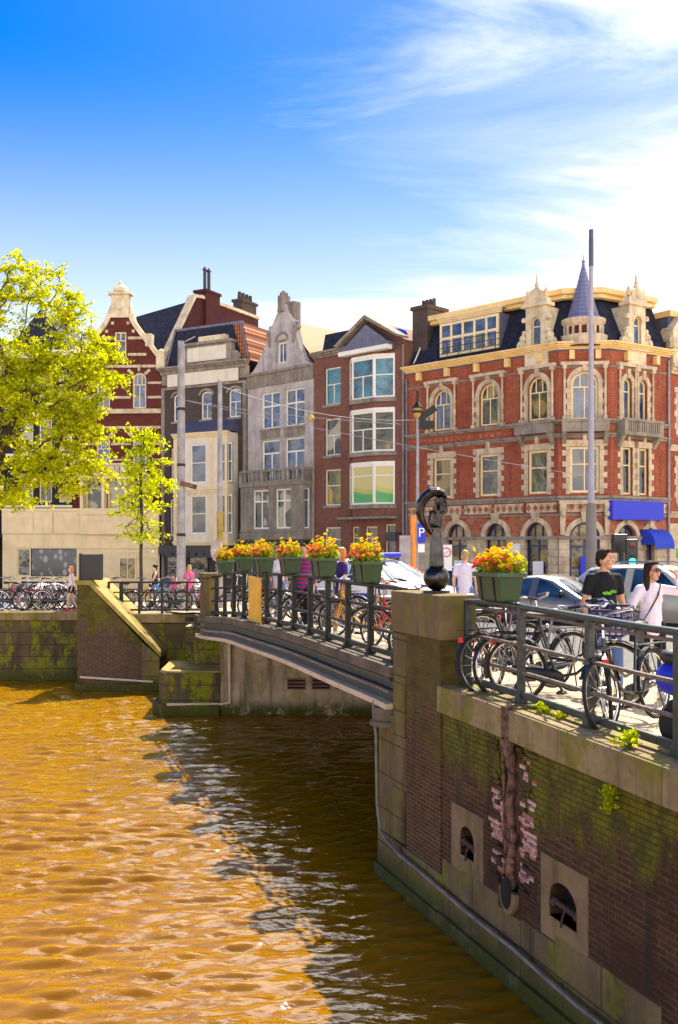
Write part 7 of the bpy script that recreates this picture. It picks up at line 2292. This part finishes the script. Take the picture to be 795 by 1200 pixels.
# ------------------------------------------------------------------ people (each faces -Y in its own space)
def person(lab, loc, rotz, height=1.72, skin='skin', shirt='tee_black', legs='jeans', hair='hair_brown', hair_len=0, female=False,
           armL=None, armR=None, legL=None, legR=None, head_yaw=0, sleeve='short', shorts=False, bare_top=False, shoes='white_frame', voxel=.016, detail=False, glasses=False, bag=False, print_=None, belly=0):
    k = height / 1.75
    t = thing('person', lab, 'person', loc, rotz)
    V = lambda p: Vector(p) * k
    sw = .152 if female else .178
    hipw = .095
    dl = dict(hip=(hipw, 0, .92), knee=(hipw + .01, -.02, .50), ankle=(hipw + .015, .03, .085), toe=(hipw + .03, -.13, .035))
    def leg(side, ov):
        d = {a: (b[0] * side, b[1], b[2]) for a, b in dl.items()}
        if ov: d.update(ov)
        return {a: V(b) for a, b in d.items()}
    def arm(side, ov):
        d = dict(sh=(sw * side, 0, 1.395), el=((sw + .055) * side, .02, 1.14), wr=((sw + .06) * side, -.06, .90), hd=((sw + .055) * side, -.085, .82))
        if ov: d.update(ov)
        return {a: V(b) for a, b in d.items()}
    LL, LR, AL, AR = leg(1, legL), leg(-1, legR), arm(1, armL), arm(-1, armR)
    hc = V((0, -.025, 1.625)); nb_ = V((0, .01, 1.47))
    pel, wai, che = V((0, 0, .96)), V((0, 0, 1.12)), V((0, 0, 1.32))
    Y = (0, 1, 0)
    b = MB()
    # head on its neck
    yaw = Matrix.Rotation(head_yaw, 3, 'Z')
    hd = lambda p: hc + yaw @ (Vector(p) * k)
    hm = MB(); hm.ball((0, 0, .02), (.074, .092, .105), 20, 14); hm.limb((0, -.035, -.055), (0, -.05, -.085), .052, .036)
    hm.limb((0, -.088, .012), (0, -.108, -.022), .010, .016); hm.ball((0, -.086, -.055), (.026, .012, .010)); hm.ball((0, -.078, -.095), (.022, .018, .016))
    for s in (-1, 1):
        hm.ball((s * .074, .008, -.01), (.010, .022, .033)); hm.ball((s * .034, -.080, .040), (.026, .012, .010)); hm.ball((s * .045, -.06, -.03), (.028, .03, .03))
    b.add([hd(p) for p in hm.v], hm.f)
    b.limb(nb_, hc + V((0, .015, -.05)), .054 * k, .050 * k)
    ch_r = (.135 if female else .155)
    b.limb(pel, wai, .126 * k, (.115 if female else .13) * k, .72, Y); b.limb(wai, che, (.115 if female else .13) * k, ch_r * k, .72, Y); b.limb(che, V((0, .005, 1.39)), ch_r * k, .12 * k, .7, Y)
    b.limb(V((0, .01, 1.40)), nb_, .09 * k, .055 * k)
    if female:
        for s in (-1, 1): b.ball(V((s * .066, -.066, 1.265)), (.056 * k, .045 * k, .058 * k))
    for A in (AL, AR):
        b.limb(V((0, .01, 1.40)), A['sh'], .075 * k, .062 * k); b.limb(A['sh'], A['el'], .056 * k, .040 * k); b.limb(A['el'], A['wr'], .041 * k, .027 * k)
        # a hand: palm, four fingers and a thumb
        d = (A['hd'] - A['wr']); dn = d.normalized()
        sd_ = A.get('side', None)
        lat = dn.cross(Vector((1, 0, 0)) if abs(dn.x) < .8 else Vector((0, 0, 1))).normalized()
        pn = dn.cross(lat)
        palm = A['wr'] + dn * .055 * k
        b.limb(A['wr'] + dn * .01, palm + dn * .025 * k, .030 * k, .036 * k, .55, pn)
        if detail:
            for i, (off, ln) in enumerate(((-.028, .062), (-.010, .072), (.009, .068), (.027, .052))):
                p0 = palm + dn * .030 * k + lat * off * k; p1 = p0 + dn * ln * .5 * k + pn * .006 * k; p2 = p1 + (dn * .7 + pn * .7).normalized() * ln * .5 * k
                b.limb(p0, p1, .0095 * k, .009 * k, seg=8); b.limb(p1, p2, .009 * k, .0075 * k, seg=8)
            p0 = palm - lat * .03 * k - dn * .02 * k; p1 = p0 + (dn * .6 - lat * .7).normalized() * .035 * k; b.limb(p0, p1, .012 * k, .010 * k, seg=8); b.limb(p1, p1 + (dn * .9 + pn * .3).normalized() * .03 * k, .010 * k, .008 * k, seg=8)
        else: b.limb(palm, palm + dn * .085 * k, .034 * k, .022 * k, .5, pn)
    for Lg in (LL, LR):
        b.limb(pel + (Lg['hip'] - pel) * .7, Lg['hip'], .100 * k, .085 * k); b.limb(Lg['hip'], Lg['knee'], .078 * k, .050 * k); b.limb(Lg['knee'], Lg['knee'].lerp(Lg['ankle'], .35), .054 * k, .057 * k)
        b.limb(Lg['knee'].lerp(Lg['ankle'], .3), Lg['ankle'], .056 * k, .037 * k); b.limb(Lg['ankle'] + V((0, .03, -.045)), Lg['toe'], .040 * k, .032 * k)
    remesh('body', b, M[skin], voxel * (.62 if detail else 1), t, smooth_it=3)
    # clothes
    c = MB(); e = .016 * k
    low = .89 if not bare_top else 1.0
    c.limb(V((0, 0, low)), wai, (.142 if female else .152) * k + e * .6, (.122 if female else .142) * k + e, .92, Y); c.limb(wai, che, (.122 if female else .142) * k + e, ch_r * k + e, .76, Y); c.limb(che, V((0, .005, 1.37)), ch_r * k + e, .125 * k + e * .6, .76, Y)
    if female:
        for s in (-1, 1): c.ball(V((s * .066, -.072, 1.265)), (.062 * k, .05 * k, .064 * k))
    if not bare_top:
        c.limb(V((0, .015, 1.40)), V((0, .015, 1.43)), .085 * k, .068 * k)
        for A in (AL, AR):
            c.limb(V((0, .01, 1.40)), A['sh'] + V((0, 0, -.005)), .082 * k, .066 * k)
            if sleeve == 'short': c.limb(A['sh'], A['sh'].lerp(A['el'], .58), .066 * k, .063 * k)
            else: c.limb(A['sh'], A['el'], .066 * k, .056 * k); c.limb(A['el'], A['el'].lerp(A['wr'], .78), .056 * k, .048 * k)
    remesh('shirt', c, M[shirt], voxel, t, smooth_it=3)
    c = MB()
    c.limb(V((0, 0, 1.0)), pel, (.138 if female else .146) * k, .150 * k, .80, Y)
    for Lg in (LL, LR):
        c.limb(pel + (Lg['hip'] - pel) * .7, Lg['hip'], .118 * k, .105 * k)
        if shorts: c.limb(Lg['hip'], Lg['hip'].lerp(Lg['knee'], .35), .104 * k, .100 * k)
        else:
            sl_ = 0 if not female else .01
            c.limb(Lg['hip'], Lg['knee'], .100 * k, (.070 - sl_) * k); c.limb(Lg['knee'], Lg['ankle'] + V((0, 0, .03)), (.070 - sl_) * k, (.058 - sl_) * k)
    remesh('shorts' if shorts else 'trousers', c, M[legs], voxel, t, smooth_it=3)
    for Lg in (LL, LR):
        c = MB(); c.limb(Lg['ankle'] + V((0, .04, -.045)), Lg['toe'] + V((0, 0, .004)), .046 * k, .040 * k, .9, (0, 0, 1)); c.limb(Lg['ankle'] + V((0, .01, .0)), Lg['ankle'] + V((0, .02, -.04)), .048 * k, .046 * k)
        remesh('shoe', c, M[shoes], voxel, t, smooth_it=2)
    # hair: a cap that leaves the face free, and lengths behind
    h_ = MB()
    hm = MB(); hm.ball((0, .022, .051), (.081, .091, .090), 18, 12); hm.limb((-.038, -.050, .108), (.038, -.050, .108), .026, .026); hm.limb((0, .06, .0), (0, .065, -.05), .06, .045)
    for s in (-1, 1): hm.limb((s * .066, -.02, .06), (s * .072, .012, .0 if not hair_len else -.05), .022, .016)
    if hair_len:
        for s in (-1, 0, 1): hm.limb((s * .055, .045, .02), (s * .075, .055 - .03 * abs(s), -.13 - hair_len * .5), .042, .04); hm.limb((s * .075, .055 - .03 * abs(s), -.13 - hair_len * .5), (s * .065, .05 - .05 * abs(s), -.15 - hair_len), .04, .016)
    if hair_len == 0 and female: hm.ball((0, .10, .09), .045)
    h_.add([hd(p) for p in hm.v], hm.f)
    remesh('hair', h_, M[hair], voxel * .7, t, smooth_it=2)
    if detail:
        m_ = MB()
        for s in (-1, 1): m_.ball((s * .031, -.082, .018), (.013, .008, .007), 10, 6)
        e_ = MB(); e_.add([hd(p) for p in m_.v], m_.f); build('eye', e_, M['void'], t, smooth=60)
        m_ = MB(); m_.limb((-.022, -.094, -.057), (.022, -.094, -.057), .0055, .0055, seg=8); e_ = MB(); e_.add([hd(p) for p in m_.v], m_.f); build('lips', e_, M['lips'], t, smooth=60)
        m_ = MB()
        for s in (-1, 1): m_.limb((s * .016, -.092, .044), (s * .05, -.082, .046), .006, .004, seg=6)
        e_ = MB(); e_.add([hd(p) for p in m_.v], m_.f); build('eyebrow', e_, M[hair], t, smooth=60)
    if glasses:
        m_ = MB()
        for s in (-1, 1): m_.ball((s * .034, -.096, .016), (.031, .010, .026), 14, 8); m_.tube([(s * .062, -.09, .022), (s * .08, .01, .015)], .005, 5)
        m_.tube([(-.01, -.1, .022), (.01, -.1, .022)], .005, 5)
        e_ = MB(); e_.add([hd(p) for p in m_.v], m_.f); build('sunglasses', e_, M['leather'], t, smooth=60)
    if bag:
        m_ = MB()
        pts = [V((.15, .10, 1.40)), V((.12, -.02, 1.475)), V((.03, -.135, 1.32)), V((-.10, -.155, 1.12)), V((-.18, -.07, .94))]
        for p_, q_ in zip(pts, pts[1:]): m_.bar(p_, q_, .022, .008)
        m_.box(-.25 * k, -.15 * k, -.12 * k, .1 * k, .72 * k, .95 * k); build('shoulder_bag', m_, M['leather'], t)
    if print_:
        m_ = MB(); rg = random.Random(4)
        for i in range(9): m_.ball(V((-.02 + .018 * i - .05, -.142 - .0 * i, 1.23 + rg.uniform(-.018, .018))), (.022 * k, .006 * k, .018 * k), 8, 6)
        build('shirt_print', m_, M[print_], t)
    return t
def pp(px, d, ref=None): x = px_at(px, d); return (x, d, street_z(x, d))
# the couple by the railing
person('man in a black short sleeved shirt and blue jeans walking beside the railing', pp(708, 12.3), R(12), 1.72, 'skin', 'tee_black', 'jeans', 'hair_brown', 0, False,
       armL=dict(sh=(.178, 0, 1.395), el=(.245, .03, 1.13), wr=(.30, -.03, .90), hd=(.325, -.05, .82)), armR=dict(sh=(-.178, 0, 1.395), el=(-.235, .05, 1.13), wr=(-.235, .0, .89), hd=(-.235, -.03, .81)),
       legL=dict(knee=(.11, -.14, .50), ankle=(.11, -.16, .085), toe=(.13, -.32, .035)), legR=dict(knee=(-.10, .04, .50), ankle=(-.11, .26, .13), toe=(-.12, .12, .035)),
       head_yaw=R(52), detail=True, voxel=.012, print_='lime_print')
person('woman in a pale lilac blouse and sunglasses shading her face with one hand', pp(763, 11.9), R(10), 1.58, 'skin', 'blouse', 'trousers_black', 'hair_brown', .20, True,
       armL=dict(sh=(.152, 0, 1.395), el=(.40, -.10, 1.36), wr=(.25, -.20, 1.58), hd=(.16, -.19, 1.65)), armR=dict(sh=(-.152, 0, 1.395), el=(-.27, .02, 1.16), wr=(-.33, -.03, .93), hd=(-.35, -.05, .85)),
       legL=dict(knee=(.10, -.10, .50), ankle=(.10, -.08, .085), toe=(.12, -.24, .035)), legR=dict(knee=(-.09, .02, .50), ankle=(-.10, .18, .10), toe=(-.10, .04, .035)),
       head_yaw=R(32), sleeve='long', detail=True, voxel=.012, glasses=True, bag=True)
WALK = dict(legL=dict(knee=(.10, -.15, .50), ankle=(.10, -.18, .085), toe=(.11, -.34, .035)), legR=dict(knee=(-.10, .03, .50), ankle=(-.11, .25, .12), toe=(-.11, .10, .035)))
person('man in a white shirt seen from behind beyond the statue pillar', pp(545, 21), R(165), 1.68, 'skin_pale', 'shirt_white', 'jeans', 'hair_blond', 0, False, voxel=.02, **WALK)
person('person in a red and blue striped shirt on the bridge', pp(357, 19.6), R(-20), 1.60, 'skin', 'shirt_striped', 'trousers_black', 'hair_brown', 0, False, sleeve='long', voxel=.02, **WALK)
person('woman in a purple top with long ginger hair on the bridge', pp(401, 18.2), R(-70), 1.56, 'skin_pale', 'shirt_purple', 'trousers_tan', 'hair_red', .16, True, voxel=.02,
       armL=dict(el=(.26, -.03, 1.14), wr=(.20, -.26, 1.08), hd=(.15, -.33, 1.08)), **WALK)
person('woman with ginger hair, white top and dark shorts walking on the left quay', (px_at(84, 34.75), 34.75, 2.27), R(-60), 1.50, 'skin_pale', 'top_white', 'trousers_black', 'hair_red', .14, True, shorts=True, bare_top=True, voxel=.022, shoes='red_sign', **WALK)
person('woman in a black top and jeans beside the young tree', (px_at(182, 35.6), 35.6, 2.25), R(-75), 1.56, 'skin_pale', 'tee_black', 'jeans', 'hair_brown', 0, True, bare_top=True, voxel=.022,
       armL=dict(el=(.25, -.1, 1.16), wr=(.22, -.34, 1.08), hd=(.2, -.42, 1.07)), armR=dict(el=(-.25, -.1, 1.16), wr=(-.22, -.34, 1.08), hd=(-.2, -.42, 1.07)))
person('person in a bright pink shirt just right of the concrete pole', (px_at(222, 35.7), 35.7, 2.25), R(30), 1.55, 'skin', 'shirt_pink', 'jeans', 'hair_blond', .1, True, voxel=.022)
person('child in a pink shirt just left of the concrete pole', (px_at(204, 35.6), 35.6, 2.25), R(-20), 1.22, 'skin', 'shirt_pink', 'trousers_black', 'hair_brown', .08, True, voxel=.022)
person('person in white and red tops near the far end of the bridge', pp(326, 22.0), R(150), 1.55, 'skin', 'shirt_white', 'jeans', 'hair_blond', 0, False, voxel=.022, **WALK)
